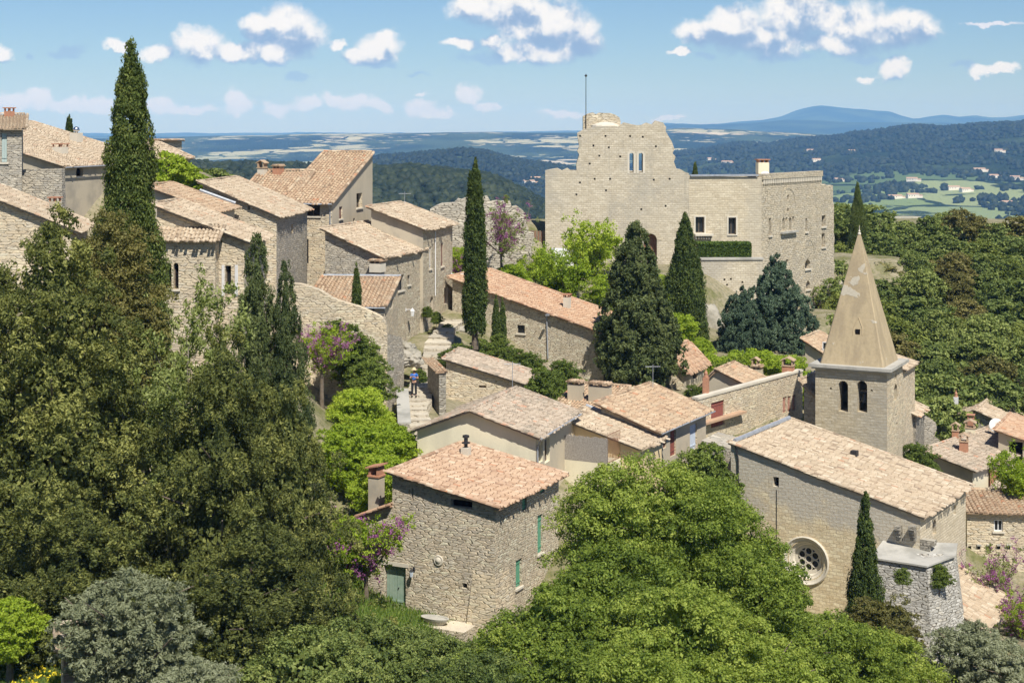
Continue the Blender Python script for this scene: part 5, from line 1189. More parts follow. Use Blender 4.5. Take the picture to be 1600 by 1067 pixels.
# turret stump behind the top left of the keep, with flagpole
wt = Wall(w1.P(0, 0, -2.0), w1.t, w1.n)
prism_wall(t, wt, [(911,215), (911,182,1), (918,178,1), (945,177,1), (962,180,1), (968,184,1), (969,199,1), (969,215)], 3.0, 'rub_castle', name='turret', jag=.2, seed=6)
a, z = wt.hit(946, 192); mb = MB(); mb.lathe(wt.P(a, z-.6, .35), [(1.6, 0), (1.5, .35), (.8, .6), (.05, .7)], 14); mb.build('lime_cap', 'lime', t)
a, z = wt.hit(915.5, 190); zt_ = wt.hit(915.5, 116)[1]; mb = MB(); mb.tube(wt.P(a, z-1.5, .12), wt.P(a, zt_, .12), .05, .035, 6); mb.lathe(wt.P(a, zt_-.35, .12), [(.03, 0), (.14, .12), (.14, .2), (.03, .3)], 8); mb.build('flagpole', 'iron', t)
# right wing
P0 = w1.P(*w1.hit(1076, 300)); n2 = Vector((.16, -1, 0)).normalized(); w2 = Wall(P0, Vector((1, .16, 0)).normalized(), n2)
h2 = [('rect', (1086.5,339,1100.5,364), .6), ('rect', (1138,340,1150,366.5), .6)]
prism_wall(t, w2, [(1076.2,470), (1076.2,274,1), (1110,276), (1190,277.5), (1190,500), (1100,500)], 6, 'ash_warm', name='wing_wall', jag=.0, seed=7, holes=h2)
for r_ in ((1086.5,339,1100.5,364), (1138,340,1150,366.5)):
    tt = w2.rect(*r_); dress(t, w2, outline('rect', *tt), *tt, 'win', .5)
    fm = MB(); t0, t1, z0, z1 = tt
    for bx in ((t0-.16, t0, z0-.16, z1+.16), (t1, t1+.16, z0-.16, z1+.16), (t0+.001, t1-.001, z1, z1+.16), (t0+.001, t1-.001, z0-.16, z0)): w2.box(fm, *bx, -.02, .06)
    fm.build('window_surround', 'lime', t)
t0, _, _, z1 = w2.rect(1084,365,1112,372); t1 = w2.hit(1112, 366)[0]; mb = MB(); w2.box(mb, t0, t1, z1-.22, z1, 0, .7)
for q in range(7): a = t0+.1+(t1-t0-.3)*q/6; w2.box(mb, a, a+.1, z1-.55, z1-.222, 0, .5)
mb.build('balcony', 'lime', t)
mb = MB(); t0 = w2.hit(1078, 276)[0]; t1 = w2.hit(1184, 276)[0]; zc = w2.hit(1130, 276)[1]; w2.box(mb, t0, t1, zc+.02, zc+.2, -1.0, .22); mb.build('roof_edge', 'zinc', t)
# battered corner pier between wings
# side facade
P0 = w2.P(*w2.hit(1190, 300)); dv = at(1302, 290, 181)-P0; dv.z = 0; dv.normalize(); n3 = Vector((dv.y, -dv.x, 0)); w3 = Wall(P0, dv, n3)
tri = [(1222.5,340,1226,360), (1227.5,339,1230.5,345), (1233,340,1236.5,360), (1238,338,1241,347)]
h3 = [('rect', (1201.5,341,1205,368), .6), ('rect', (1258.5,341,1261.5,362), .6), ('rect', (1230,305,1232.5,312), .5), ('rect', (1230,326,1233,331), .5), ('rect', (1284,337,1290,354), .6), ('rect', (1284,365,1289,386), .6),
      ('point', (1258,404.5,1266,420), .7), ('point', (1259.5,438,1265.5,452), .7), ('rect', (1228,405,1232,410), .5)]+[('arch', r_, .6) for r_ in tri]
prism_wall(t, w3, [(1190,500), (1190,277.5), (1190,275), (1284,274.5), (1284,289,1), (1301.5,290,1), (1303,340,1), (1304,420,1), (1302,520), (1190,520)], 7, 'rub_castle', name='side_facade', jag=.16, seed=9, holes=h3)
for sh, r_, dpt in h3:
    if sh == 'rect' and (r_[3]-r_[1]) < 9: continue
    tt = w3.rect(*r_); g = MB(); g.prism([w3.P(a, z, -.5) for a, z in outline(sh, *tt)], w3.n*.02); g.build('window', 'dark', t)  # black sheet paints the shade within each facade opening
    if r_ in tri: continue
    s_ = MB(); w3.box(s_, tt[0]-.15, tt[1]+.15, tt[2]-.18, tt[2]-.003, -.05, .14); s_.build('sill', 'lime', t)
tt = w3.rect(1219,361,1243,364); s_ = MB(); w3.box(s_, tt[0], tt[1], tt[2], tt[3], -.05, .4); s_.build('sill', 'cap', t)
for (px0, py, px1, hgt) in ((1222,318,1242,0),):
    t0 = w3.hit(px0, py)[0]; t1 = w3.hit(px1, py)[0]; c = (t0+t1)/2; rg = MB(); ring(rg, w3, c, w3.hit(1232, 318)[1], (t1-t0)/2, (t1-t0)/2+.3, -.02, .045, 16, 0, math.pi); rg.build('blind_arch', 'rub_castle', t)
t0 = w3.hit(1256, 395)[0]; t1 = w3.hit(1270, 395)[0]; rg = MB(); ring(rg, w3, (t0+t1)/2, w3.hit(1263, 396)[1], (t1-t0)/2+.3, (t1-t0)/2+.55, -.02, .04, 16, 0, math.pi); rg.build('blind_arch', 'rub_castle', t)
t0 = w3.hit(1191, 280)[0]; t1 = w3.hit(1283, 280)[0]; zc = w3.hit(1236, 280)[1]
for k_ in range(34):
    a = t0+(t1-t0)*(k_+.2)/34; mb = MB(); w3.box(mb, a, a+(t1-t0)/34*.5, zc-.35, zc+.15, -.02, .16); mb.build('corbel', 'lime', t)
mb = MB(); w3.box(mb, t0-.1, t1+.1, zc+.152, zc+.75, -.5, .2); mb.build('parapet', 'rub_castle', t)
mb = MB(); q = w2.P(w2.hit(1212, 275)[0], w2.hit(1212, 275)[1], -4.5); mb.box(q, w2.t, w2.n, EZ, -.62, .62, -.5, .5, -3, 1.35); o = mb.build('chimney', 'stuc_cream', t)
mb = MB(); 
for sx in (-.5, 0, .5): mb.box(q, w2.t, w2.n, EZ, sx-.06, sx+.06, -.45, .45, 1.35, 1.62)
mb.box(q, w2.t, w2.n, EZ, -.72, .72, -.6, .6, 1.62, 1.72); mb.build('chimney_cap', 'brick', o)
mb = MB(); q2 = q+w2.n*.9-EZ*.2; k = MB(); k.tube(q2-EZ*2, q2-EZ*.1, .05, .05, 6); k.build('dish_post', 'zinc', t); dish(q2, Vector((-.1, -.95, .25)).normalized(), .55, 'white satellite dish on the castle roof beside its cream chimney')
# terrace wall, hedge, wooden gate
t2 = root('terrace_wall', at(1150, 500, 160), 'long smooth stone terrace wall below the castle hedge', 'wall')
w4 = Wall(at(1040, 450, 159), Vector((1, .06, 0)).normalized(), Vector((.06, -1, 0)).normalized())
h4 = [('rect', (px-1.5, py-1.5, px+1.5, py+1.5), .4) for px, py in ((1132,437),(1142,436),(1136,445),(1140,465),(1118,462),(1160,441),(1126,482))]
prism_wall(t2, w4, [(1070,480), (1070,453), (1095,450), (1096,407.5), (1192,405), (1192,540), (1070,540)], 1.0, 'ash_castle', name='masonry', holes=h4)
mb = MB(); a0, z0 = w4.hit(1095.5, 406.5); a1, _ = w4.hit(1193, 405); w4.box(mb, a0, a1, z0+.0, z0+.18, -1.15, .12); mb.build('coping', 'cap', t2)
mb = MB(); w4.box(mb, a0, a1, z0-3.5, z0-.3, -7, -1.02); mb.build('terrace_fill', 'stuc_wall', t2)
t3 = root('wooden_gate', at(841, 400, 164), 'tall brown wooden gate between the ruined wall and the castle corner', 'gate')
wg_ = Wall(at(829, 390, 166), Vector((1, 0, 0)), Vector((0, -1, 0))); tt = wg_.rect(832.5,361,848,404)
for i in range(6): 
    g = MB(); wg_.box(g, tt[0]+(tt[1]-tt[0])*i/6, tt[0]+(tt[1]-tt[0])*(i+1)/6-.02, tt[2], tt[3]+TR.uniform(-.05, .05), -.08, 0); g.build('board', 'wood_gate' if i % 2 else 'wood', t3)
g = MB(); wg_.box(g, tt[0]-.25, tt[0]-.01, tt[2]-.5, tt[3]+.1, -.2, .05); g.build('post', 'wood', t3); g = MB(); wg_.box(g, tt[1]+.01, tt[1]+.25, tt[2]-.5, tt[3]+.1, -.2, .05); g.build('post', 'wood', t3)
# ruined wall left of the castle
t4 = root('ruined_wall', at(760, 420, 140), 'ragged ruined stone wall behind the slim cypress and judas tree', 'wall')
w5 = Wall(at(675, 380, 139), Vector((1, .05, 0)).normalized(), Vector((.05, -1, 0)).normalized())
prism_wall(t4, w5, [(672,420), (672,328,1), (682,322,1), (700,318,1), (716,311,1), (740,312,1), (762,307,1), (767,316,1), (797,314,1), (800,324,1), (817,329,1), (823,350,1), (828,380,1), (831,425), (672,440)], 1.8, 'rub_ruin', name='masonry', jag=.28, seed=12)
t5 = root('rubble_wall', at(835, 400, 150), 'short broken wall piece beside the wooden gate', 'wall')
w6 = Wall(at(820, 380, 148), Vector((1, 0, 0)), Vector((0, -1, 0))); prism_wall(t5, w6, [(824,362,1), (834,365,1), (834,410), (824,410)], 1.2, 'rub_ruin', name='masonry', jag=.2, seed=13)
# white van parked under the castle trees
def van(loc, label, grp=None):
    r = root('parked_van', loc, label, 'van', grp); loc = Vector(loc); ex, ey = Vector((1, .1, 0)).normalized(), Vector((-.1, 1, 0)).normalized()
    pr = [(-2.5,.35), (2.4,.35), (2.5,.9), (2.2,1.1), (1.55,1.25), (1.0,2.0), (-2.4,2.05), (-2.5,1.9)]
    mb = MB(); mb.prism([loc+ex*a+EZ*z-ey*.95 for a, z in pr], ey*1.9); mb.build('body', 'white', r)
    mb = MB(); mb.prism([loc+ex*a+EZ*z-ey*.965 for a, z in [(.2,1.25), (1.35,1.25), (.92,1.85), (.2,1.88)]], ey*.02); mb.build('side_window', 'glass', r)
    mb = MB(); mb.prism([loc+ex*a+EZ*z-ey*.8 for a, z in [(1.56,1.29), (1.58,1.31), (1.06,1.97), (1.04,1.95)]], ey*1.6); mb.build('windscreen', 'glass', r)
    for a in (-1.6, 1.5):
        for s_ in (-1, 1): mb = MB(); mb.lathe(loc+ex*a+EZ*.34+ey*s_*.82, [(.1, -.1), (.34, -.1), (.34, .1), (.1, .1)], 16, ey); mb.build('wheel', 'iron', r)
van(Vector((at(902, 410, 153).x, 153, gz(at(902, 410, 153).x, 153))), 'white van half hidden by the spring green trees below the castle gate')
vz = H-(416-HY)/F*153
for o_ in sc.objects:
    if o_.name == 'parked_van': o_.location.z = vz-.3

def aerial(loc, h, label):
    r = root('tv_aerial', loc, label, 'aerial', 'television aerials on the roofs'); loc = Vector(loc)
    k = MB(); k.tube(loc-EZ*.3, loc+EZ*h, .02, .018, 6); k.build('mast', 'zinc', r)
    k = MB(); k.tube(loc+EZ*(h-.15)+Vector((-.5, 0, 0)), loc+EZ*(h-.15)+Vector((.5, .1, 0)), .012, .012, 5)
    for i in range(7): c_ = loc+EZ*(h-.15)+Vector((-.45+.15*i, .015*i, 0)); k.tube(c_-Vector((0, .22, 0)), c_+Vector((0, .22, 0)), .009, .009, 5)
    k.build('antenna', 'zinc', r)
aerial(HH4.P(HH4.lenL-.3, HH4.lenR-.5, HH4.zB+.9), 1.6, 'thin television aerial on the roof right of the plain stucco wall')
aerial(HD.P(HD.lenL-.3, HD.lenR-.6, HD.zL), 1.5, 'thin television aerial on the house with the arched red door')
aerial(HB.P(HB.ga, HB.lenR-.5, HB.gz_), 1.7, 'thin television aerial on the ridge of the cream stucco house')
# ------------------------------------------------------------------ person on the steps, hands raised to the chest
def skin_mesh(name, nodes, edges, parent, m, sub=2):
    me = bpy.data.meshes.new(name); o0 = origin(parent)
    me.from_pydata([Vector(p)-o0 for p, r in nodes], edges and [tuple(e) for e in edges], [])
    o = link(bpy.data.objects.new(name, me)); o.parent = parent
    md = o.modifiers.new('s', 'SKIN'); md.use_smooth_shade = True
    for i, (p, r) in enumerate(nodes):
        me.skin_vertices[0].data[i].radius = (r, r) if not isinstance(r, tuple) else r
        me.skin_vertices[0].data[i].use_root = (i == 0)
    s = o.modifiers.new('u', 'SUBSURF'); s.levels = sub; s.render_levels = sub
    bpy.context.view_layer.update()
    new = bpy.data.meshes.new_from_object(o.evaluated_get(bpy.context.evaluated_depsgraph_get())); o.modifiers.clear(); o.data = new
    new.materials.clear(); new.materials.append(M[m]); return o
feet = at(647, 619, 100)
pr = root('person', feet, 'person in straw hat, blue top and dark trousers standing on the stone path', 'person')
E = lambda x, y, z: feet+Vector((x, -y, z))        # y towards the camera
J = [(E(0,0,.95),(.15,.11)), (E(0,.0,1.12),(.13,.10)), (E(0,.0,1.32),(.16,.11)), (E(0,0,1.45),(.12,.08)), (E(0,.01,1.53),.055), (E(0,.02,1.60),(.075,.085)), (E(0,.02,1.69),(.078,.09)), (E(0,.02,1.76),(.05,.06)),
     (E(-.09,0,.90),.095), (E(-.11,.02,.50),.06), (E(-.12,0,.10),.04), (E(-.13,.14,.04),.035),
     (E(.09,0,.90),.095), (E(.11,.02,.50),.06), (E(.12,-.02,.10),.04), (E(.14,.12,.04),.035),
     (E(-.18,0,1.42),.055), (E(-.26,.05,1.17),.042), (E(-.10,.24,1.28),.032), (E(-.05,.28,1.33),.028),
     (E(.18,0,1.42),.055), (E(.27,.04,1.17),.042), (E(.06,.24,1.26),.032), (E(.0,.28,1.31),.028)]
Ed = [(0,1),(1,2),(2,3),(3,4),(4,5),(5,6),(6,7),(0,8),(8,9),(9,10),(10,11),(0,12),(12,13),(13,14),(14,15),(3,16),(16,17),(17,18),(18,19),(3,20),(20,21),(21,22),(22,23)]
def fing(base, dirv, side):
    out = []
    for k in range(4): p = base+Vector((side*(k-1.5)*.018, 0, .012*k)); out.append((p, dirv*(.05+.008*(k in (1, 2)))))
    return out
body = skin_mesh('body', J, Ed, pr, 'skin')
for hb in (E(-.04,.29,1.34), E(.0,.29,1.32)):
    for k in range(4):
        p = hb+Vector((0, 0, (k-1.5)*.019)); mb = MB(); mb.path([p, p+Vector((.035, -.012, .012)), p+Vector((.06, .0, .006))], [.009, .008, .006], 6); mb.build('finger', 'skin', body)
    mb = MB(); mb.path([hb+Vector((0, 0, .03)), hb+Vector((.01, -.03, .055)), hb+Vector((.03, -.03, .06))], [.011, .009, .007], 6); mb.build('thumb', 'skin', body)
mb = MB(); hd = E(0,.105,1.665); mb.path([hd+Vector((0, .0, .02)), hd+Vector((0, -.02, -.02))], [.01, .016], 6); mb.build('nose', 'skin', body)
for sx in (-.03, .03): mb = MB(); mb.lathe(hd+Vector((sx, .012, .02)), [(.011, -.004), (.009, .006)], 8, (0, -1, 0)); mb.build('eye', 'iron', body)
for sx in (-.08, .08): mb = MB(); mb.lathe(E(sx, .02, 1.66), [(.022, -.01), (.025, .01)], 8, (1, 0, 0)); mb.build('ear', 'skin', body)
mb = MB(); mb.box(hd+Vector((0, .006, -.045)), (1,0,0), (0,1,0), (0,0,1), -.022, .022, -.008, .0, -.004, .004); mb.build('mouth', 'sh_red', body)
Js = [(E(0,0,1.02),(.165,.125)), (E(0,0,1.15),(.145,.115)), (E(0,0,1.32),(.175,.125)), (E(0,0,1.44),(.13,.09)), (E(-.185,0,1.42),.07), (E(-.23,.02,1.28),.06), (E(.185,0,1.42),.07), (E(.23,.02,1.28),.06)]
skin_mesh('top', Js, [(0,1),(1,2),(2,3),(3,4),(4,5),(3,6),(6,7)], pr, 'shirt')
Jt = [(E(0,0,.98),(.155,.12)), (E(-.10,0,.88),.115), (E(-.115,.02,.50),.082), (E(-.125,0,.10),.07), (E(.10,0,.88),.115), (E(.115,.02,.50),.082), (E(.125,-.02,.10),.07)]
skin_mesh('trousers', Jt, [(0,1),(1,2),(2,3),(0,4),(4,5),(5,6)], pr, 'trousers')
mb = MB(); mb.lathe(E(0,.02,1.745), [(.23, -.01), (.235, .0), (.11, .02), (.10, .11), (.07, .14), (.01, .145)], 18); mb.build('straw_hat', 'straw', pr, smooth=True)
for sx in (-.13, .14): mb = MB(); mb.box(E(sx, .05, 0), (1,0,0), (0,-1,0), (0,0,1), -.045, .045, -.10, .15, 0, .08); mb.build('shoe', 'iron', pr)
mb = MB(); mb.box(E(.24, .0, .95), (1,0,0), (0,1,0), (0,0,1), -.06, .07, -.12, .12, -.14, .12); o = mb.build('shoulder_bag', 'iron', None)
o.location = (0, 0, 0); tag(o, 'small dark bag hanging at the side of the person in the straw hat', 'bag')
M['l_pine'] = leafmat('leaf_pine', (.07,.10,.02), (.17,.21,.04), (.32,.36,.09), .3)
# ------------------------------------------------------------------ vegetation
def rnd_unit(r, n):
    v = r.normal(size=(n, 3)); return v/np.linalg.norm(v, axis=1, keepdims=True)
def leaf_quads(P, Nn, size, r, aspect=1.7, up=None):
    """leaf-sized quads at P facing about Nn"""
    n = len(P); Nn = Nn/np.maximum(np.linalg.norm(Nn, axis=1, keepdims=True), 1e-6)
    a = rnd_unit(r, n) if up is None else rnd_unit(r, n)*.45+np.array(up)
    T = a-(a*Nn).sum(1, keepdims=True)*Nn; T /= np.maximum(np.linalg.norm(T, axis=1, keepdims=True), 1e-6)
    B = np.cross(Nn, T); s = (size*r.uniform(.6, 1.35, n))[:, None]
    V = np.stack([P-T*s*aspect*.5, P+B*s*.42, P+T*s*aspect*.5, P-B*s*.42], 1)
    return V.reshape(-1, 3), np.arange(4*n).reshape(n, 4)
def clump_leaves(C, Rv, nper, size, r, upbias=.35, rnd=.75, drop=.0, aspect=1.7, up=None, fill=.35):
    """C clump centres, Rv clump radii (n,3); leaves spread near each clump's surface"""
    n = len(C); m = n*nper; d = rnd_unit(r, m); d[:, 2] += upbias*.5; d /= np.linalg.norm(d, axis=1, keepdims=True)
    rad = 1-fill*r.random(m)**1.5+r.normal(0, .06, m)
    i = np.repeat(np.arange(n), nper)
    P = C[i]+d*Rv[i]*rad[:, None]
    Nn = d*(1-rnd)+rnd_unit(r, m)*rnd+np.array([0, 0, upbias*.6])
    V, Q = leaf_quads(P, Nn, np.full(m, size), r, aspect, up)
    t = np.clip(.5+r.normal(0, .16, n)[i]+r.normal(0, .13, m), 0, 1)
    return V, Q, t
def profile_pts(prof, h, R, n, r, lump=.25, seed=0.0, inner=.0, lobes=1.0, z0=0.0):
    ts = np.linspace(0, 1, 60); w_ = np.interp(ts, [p[0] for p in prof], [p[1] for p in prof])+.03
    cdf = np.cumsum(w_); cdf /= cdf[-1]; t = np.interp(r.random(n), cdf, ts); a = r.uniform(0, 2*math.pi, n)
    pr = np.interp(t, [p[0] for p in prof], [p[1] for p in prof])
    l = np.array([noise.noise(Vector((math.cos(x)*lobes, math.sin(x)*lobes, y*h/R*lobes*.6+seed))) for x, y in zip(a, t)])
    rad = R*pr*(1+lump*2*l)*(1-inner*r.random(n)**1.6)
    return np.stack([np.cos(a)*rad, np.sin(a)*rad, z0+t*(h-z0)], -1), t, a, pr
def core_mesh(prof, h, R, z0, k=.7, seed=0.0, lump=.25, nr=14, ns=16, lobes=1.4):
    """inner mass of larger leaf sprays, so that gaps between the outer tufts show foliage in shade"""
    r = np.random.default_rng(int(abs(seed)*100)+nr); area = 2*math.pi*R*.65*(h-z0); n = int(min(24000, max(900, area*75)))
    P, t, a, pr = profile_pts(prof, h-.1, R, n, r, lump, seed, .0, lobes, z0)
    f = k*r.uniform(.72, 1.08, (n, 1)); P[:, :2] *= f; P[:, 2] -= (1-f[:, 0])*R*.3
    d = P*np.array([1, 1, 0]); d /= np.maximum(np.linalg.norm(d, axis=1, keepdims=True), 1e-3)
    V, Q = leaf_quads(P, d+rnd_unit(r, n)*.8+np.array([0, 0, .3]), np.full(n, .17), r, 1.6); return V, Q
def joinm(parts):
    Vs, Qs, Ts = [], [], []; b = 0
    for V, Q, T in parts: Vs.append(V); Qs.append(Q+b); Ts.append(T); b += len(V)
    return np.concatenate(Vs), np.concatenate(Qs), np.concatenate(Ts)
def trunk_mb(h, r0, r, limbs=6, spread=.5, top=.8, lean=.04, start=.3, R=1.0):
    mb = MB(); p = Vector((0, 0, -1.2)); pts = [p]; rad = [r0*1.35]; n = 7
    for i in range(1, n+1):
        k = i/n; pts.append(Vector((r.uniform(-lean, lean)*h*k, r.uniform(-lean, lean)*h*k, h*top*k))); rad.append(r0*(1-k*.85))
    mb.path(pts, rad, 8)
    for q in range(limbs):
        k = r.uniform(start, .85); b = Vector(np.array(pts[0])*0); j = int(k*n); b = pts[j].lerp(pts[min(n, j+1)], k*n-j)
        a = 2*math.pi*q/limbs+r.uniform(-.4, .4); L = R*spread*r.uniform(.7, 1.1)
        e1 = b+Vector((math.cos(a)*L*.5, math.sin(a)*L*.5, L*r.uniform(.2, .45))); e2 = e1+Vector((math.cos(a)*L*.5, math.sin(a)*L*.5, L*r.uniform(.15, .5)))
        rr_ = r0*(1-k*.75)*.55; mb.path([b, e1, e2], [rr_, rr_*.65, rr_*.25], 6)
    return mb
class Proto:      # meshes of one kind of tree, base at the origin
    def __init__(s, crown, trunk, leafm, barkm='bark', extra=None): s.crown = crown; s.trunk = trunk; s.lm = leafm; s.bm = barkm; s.extra = extra; s.first = None
def make(pro, name, label, cat, loc, s=1.0, rz=0.0, group=None, sz=None):
    r = root(name, loc, label, cat, group); sz = sz or s; r.scale = (s, s, sz); r.rotation_euler.z = rz
    if pro.first is None:
        V, Q, T = pro.crown; c = npmesh('crown', V, Q, pro.lm, None, tint=T); c.parent = r
        tk = pro.trunk.build('trunk', pro.bm); tk.parent = r; pro.first = [c, tk]
        for (nm, (V, Q, T), m_) in (pro.extra or []): e = npmesh(nm, V, Q, m_, None, tint=T); e.parent = r; pro.first.append(e)
    else:
        for o in pro.first: c = o.copy(); link(c); c.parent = r
    return r
def cypress(h, R, seed, leaf=.11, n=700, per=46, lm='l_cyp', prof=None, tuft=(.26, .26, .62), lump=.12, z0=.3, trunk_r=.2):
    r = np.random.default_rng(seed); prof = prof or [(0, .55), (.1, .85), (.3, 1), (.55, .86), (.8, .5), (.93, .25), (1, .04)]
    C, t, a, pr = profile_pts(prof, h, R, n, r, lump, seed*1.7, .12, 1.3, z0)
    sc_ = np.clip(pr, .45, 1)[:, None]
    V, Q, T = clump_leaves(C*np.array([.93, .93, 1]), np.array(tuft)[None]*sc_*r.uniform(.5, 1.6, (n, 1)), per, leaf, r, .2, .55, aspect=2.2, up=(0, 0, 1), fill=.5)
    V2, Q2 = core_mesh(prof, h, R, z0, .80, seed*1.7, lump)
    return Proto(joinm([(V, Q, T), (V2, Q2, np.random.default_rng(1).uniform(.2, .7, len(Q2)))]), trunk_mb(h, trunk_r, random.Random(seed), 0, top=.6, lean=.0), lm)
def feather(h, R, seed, leaf=.085, n=560, per=30, lm='l_conifer', prof=None, z0=.8, k=.56, tr=.35, sz=(.95, .95, .50), ns=12, lump=.48):
    """broad conifer: feathery sprays, each a cluster of small rising tufts, with dark gaps between them"""
    r = np.random.default_rng(seed); prof = prof or [(0, .80), (.12, 1), (.35, .90), (.6, .66), (.8, .40), (.93, .18), (1, .03)]
    C, t, a, pr = profile_pts(prof, h, R, n, r, lump, seed*2.3, .22, 2.6, z0)
    rad = np.array(sz)[None]*r.uniform(.55, 1.4, (n, 1))*np.clip(pr[:, None]+.35, .5, 1.1)
    i = np.repeat(np.arange(n), ns); out = np.stack([np.cos(a), np.sin(a), np.full(n, .1)], -1)[i]
    d = rnd_unit(r, n*ns)+out*.7+np.array([0, 0, .25]); d /= np.linalg.norm(d, axis=1, keepdims=True)
    C2 = C[i]+d*rad[i]*r.uniform(.5, 1.1, (n*ns, 1)); C2[:, 2] -= .25*np.maximum(0, (d*out).sum(1))*rad[i][:, 0]
    r2 = np.array([.21, .21, .30])*r.uniform(.6, 1.35, (n*ns, 1))
    m = n*ns; j = np.repeat(np.arange(m), per); dd = rnd_unit(r, m*per)+d[j]*.5+np.array([0, 0, .3]); dd /= np.linalg.norm(dd, axis=1, keepdims=True)
    P = C2[j]+dd*r2[j]*r.uniform(.35, 1.1, (m*per, 1)); Nn = dd*.55+rnd_unit(r, m*per)*.5
    V, Q = leaf_quads(P, Nn, np.full(m*per, leaf), r, 2.0)
    up_ = (d*np.array([0, 0, 1])).sum(1)
    T = np.clip(.5+r.normal(0, .14, n)[i][j]+r.normal(0, .10, m)[j]+r.normal(0, .12, m*per), 0, 1)
    V2, Q2 = core_mesh(prof, h, R, z0, k, seed*2.3, lump, 20, 22, 2.6)
    return Proto(joinm([(V, Q, T), (V2, Q2, np.random.default_rng(1).uniform(.2, .7, len(Q2)))]), trunk_mb(h, tr, random.Random(seed), 9, .75, .8, .02, .1, R), lm)
def broad(h, R, seed, leaf=.15, n=260, per=110, lm='l_green', clump=.85, prof=None, z0=None, lump=.22, inner=.35, flat=.75, k=.66, tr=.28, aspect=1.6, upb=.45, sub=True):
    r = np.random.default_rng(seed); z0 = h*.18 if z0 is None else z0
    prof = prof or [(0, .45), (.15, .82), (.4, 1), (.65, .92), (.82, .68), (.94, .38), (1, .08)]
    C, t, a, pr = profile_pts(prof, h-clump*.5, R-clump*.6, n, r, lump, seed*1.3, inner, 1.4, z0)
    rad = clump*np.array([1, 1, flat])[None]*r.uniform(.55, 1.25, (n, 1))
    if sub:      # each clump is itself made of smaller tufts
        ns = 12; i = np.repeat(np.arange(n), ns); d = rnd_unit(r, n*ns); d[:, 2] = np.abs(d[:, 2])*.8+d[:, 2]*.2
        C = C[i]+d*rad[i]*.85; rad = rad[i]*r.uniform(.20, .46, (n*ns, 1)); per = max(6, per//ns)
    V, Q, T = clump_leaves(C, rad, per, leaf, r, upb, .42, aspect=aspect, fill=.7)
    V2, Q2 = core_mesh(prof, h-clump*.7, R-clump*.8, z0+.2, k+.12, seed*1.3, lump)
    return Proto(joinm([(V, Q, T), (V2, Q2, np.random.default_rng(1).uniform(.2, .7, len(Q2)))]), trunk_mb(h, tr, random.Random(seed), 7, .8, .7, .05, .25, R), lm)
def sparse(h, R, seed, lm, leaf=.12, n=160, per=26, clump=.5, nb=9, bark='bark', flowers=None, z0=.35, tr=.12):
    """open crown of visible branches with leaf tufts along them"""
    r = np.random.default_rng(seed); rr = random.Random(seed); mb = MB(); tips = []
    fork = Vector((0, 0, h*z0)); mb.path([Vector((0, 0, -1)), Vector((rr.uniform(-.1, .1), 0, h*z0*.5)), fork], [tr*1.3, tr, tr*.85], 8)
    for q in range(nb):
        a = 2*math.pi*q/nb+rr.uniform(-.4, .4); el = rr.uniform(.35, 1.3); p = fork.copy(); d = Vector((math.cos(a)*math.cos(el), math.sin(a)*math.cos(el), math.sin(el)))
        L = (h-h*z0)*rr.uniform(.75, 1.0) if el > .8 else R*rr.uniform(.8, 1.05); ns = 5; rad = tr*.6; pts = [p]
        for s_ in range(ns):
            d = (d+Vector((rr.uniform(-.25, .25), rr.uniform(-.25, .25), rr.uniform(-.05, .25)))).normalized(); p = p+d*L/ns; pts.append(p); tips.append((p, .6+.1*s_))
            if s_ >= 1:
                d2 = (d+Vector((rr.uniform(-.9, .9), rr.uniform(-.9, .9), rr.uniform(-.2, .6)))).normalized(); e = p+d2*L*.28; mb.path([p, e], [rad*.35, rad*.12], 5); tips.append((e, .7)); tips.append((p.lerp(e, .5), .5))
        mb.path(pts, [rad*(1-.16*i) for i in range(len(pts))], 6)
    P = np.array([tuple(t_[0]) for t_ in tips]); i = r.integers(0, len(P), n); C = P[i]+r.normal(0, clump*.55, (n, 3))
    cr = clump_leaves(C, np.full((n, 3), clump*.55)*r.uniform(.5, 1.3, (n, 1)), per, leaf, r, .3, .75, aspect=1.7, fill=.9)
    extra = None
    if flowers:
        i = r.integers(0, len(P), n); C = P[i]+r.normal(0, clump*.4, (n, 3))
        V, Q, T = clump_leaves(C, np.full((n, 3), clump*.42)*r.uniform(.5, 1.3, (n, 1)), per, leaf*.85, r, .3, .8, aspect=1.4, fill=.95); extra = [('blossom', (V, Q, T), flowers)]
    return Proto(cr, mb, lm, bark, extra)
def put(pro, name, label, cat, px, py_top, D, h0, h=None, group=None, rz=None, s=None, sink=0.0, RR=random.Random(77)):
    """stand a tree so that its top shows at photo pixel (px, py_top) at distance D"""
    top = at(px, py_top, D); h = h or h0; k = h/h0; s_ = s or k
    g = top.z-h
    return make(pro, name, label, cat, (top.x, D, g-sink), s_, RR.uniform(0, 6.28) if rz is None else rz, group, k)

# --- cypresses
p1 = cypress(20, 1.62, 1, .075, 1700, 88, prof=[(0,.7),(.12,.95),(.3,1),(.5,.86),(.68,.66),(.82,.50),(.93,.32),(1,.05)], tuft=(.36,.36,.62), lump=.30)
put(p1, 'cypress', 'very tall columnar cypress rising above the horizon on the left', 'tree', 204, 68, 80, 20)
p2 = cypress(12.6, .78, 2, .085, 600, 60, prof=[(0,.9),(.15,1),(.45,.98),(.75,.75),(.92,.45),(1,.06)], tuft=(.22,.22,.6))
put(p2, 'cypress', 'slim columnar cypress standing between the street house and the long orange roof', 'tree', 742, 250, 112, 12.6)
p3 = cypress(6, .42, 3, .09, 260, 40, prof=[(0,.8),(.2,1),(.6,.8),(.88,.4),(1,.06)], tuft=(.16,.16,.4))
put(p3, 'cypress', 'little pencil cypress in front of the fluted roof', 'tree', 557, 412, 102, 6, 4.2)
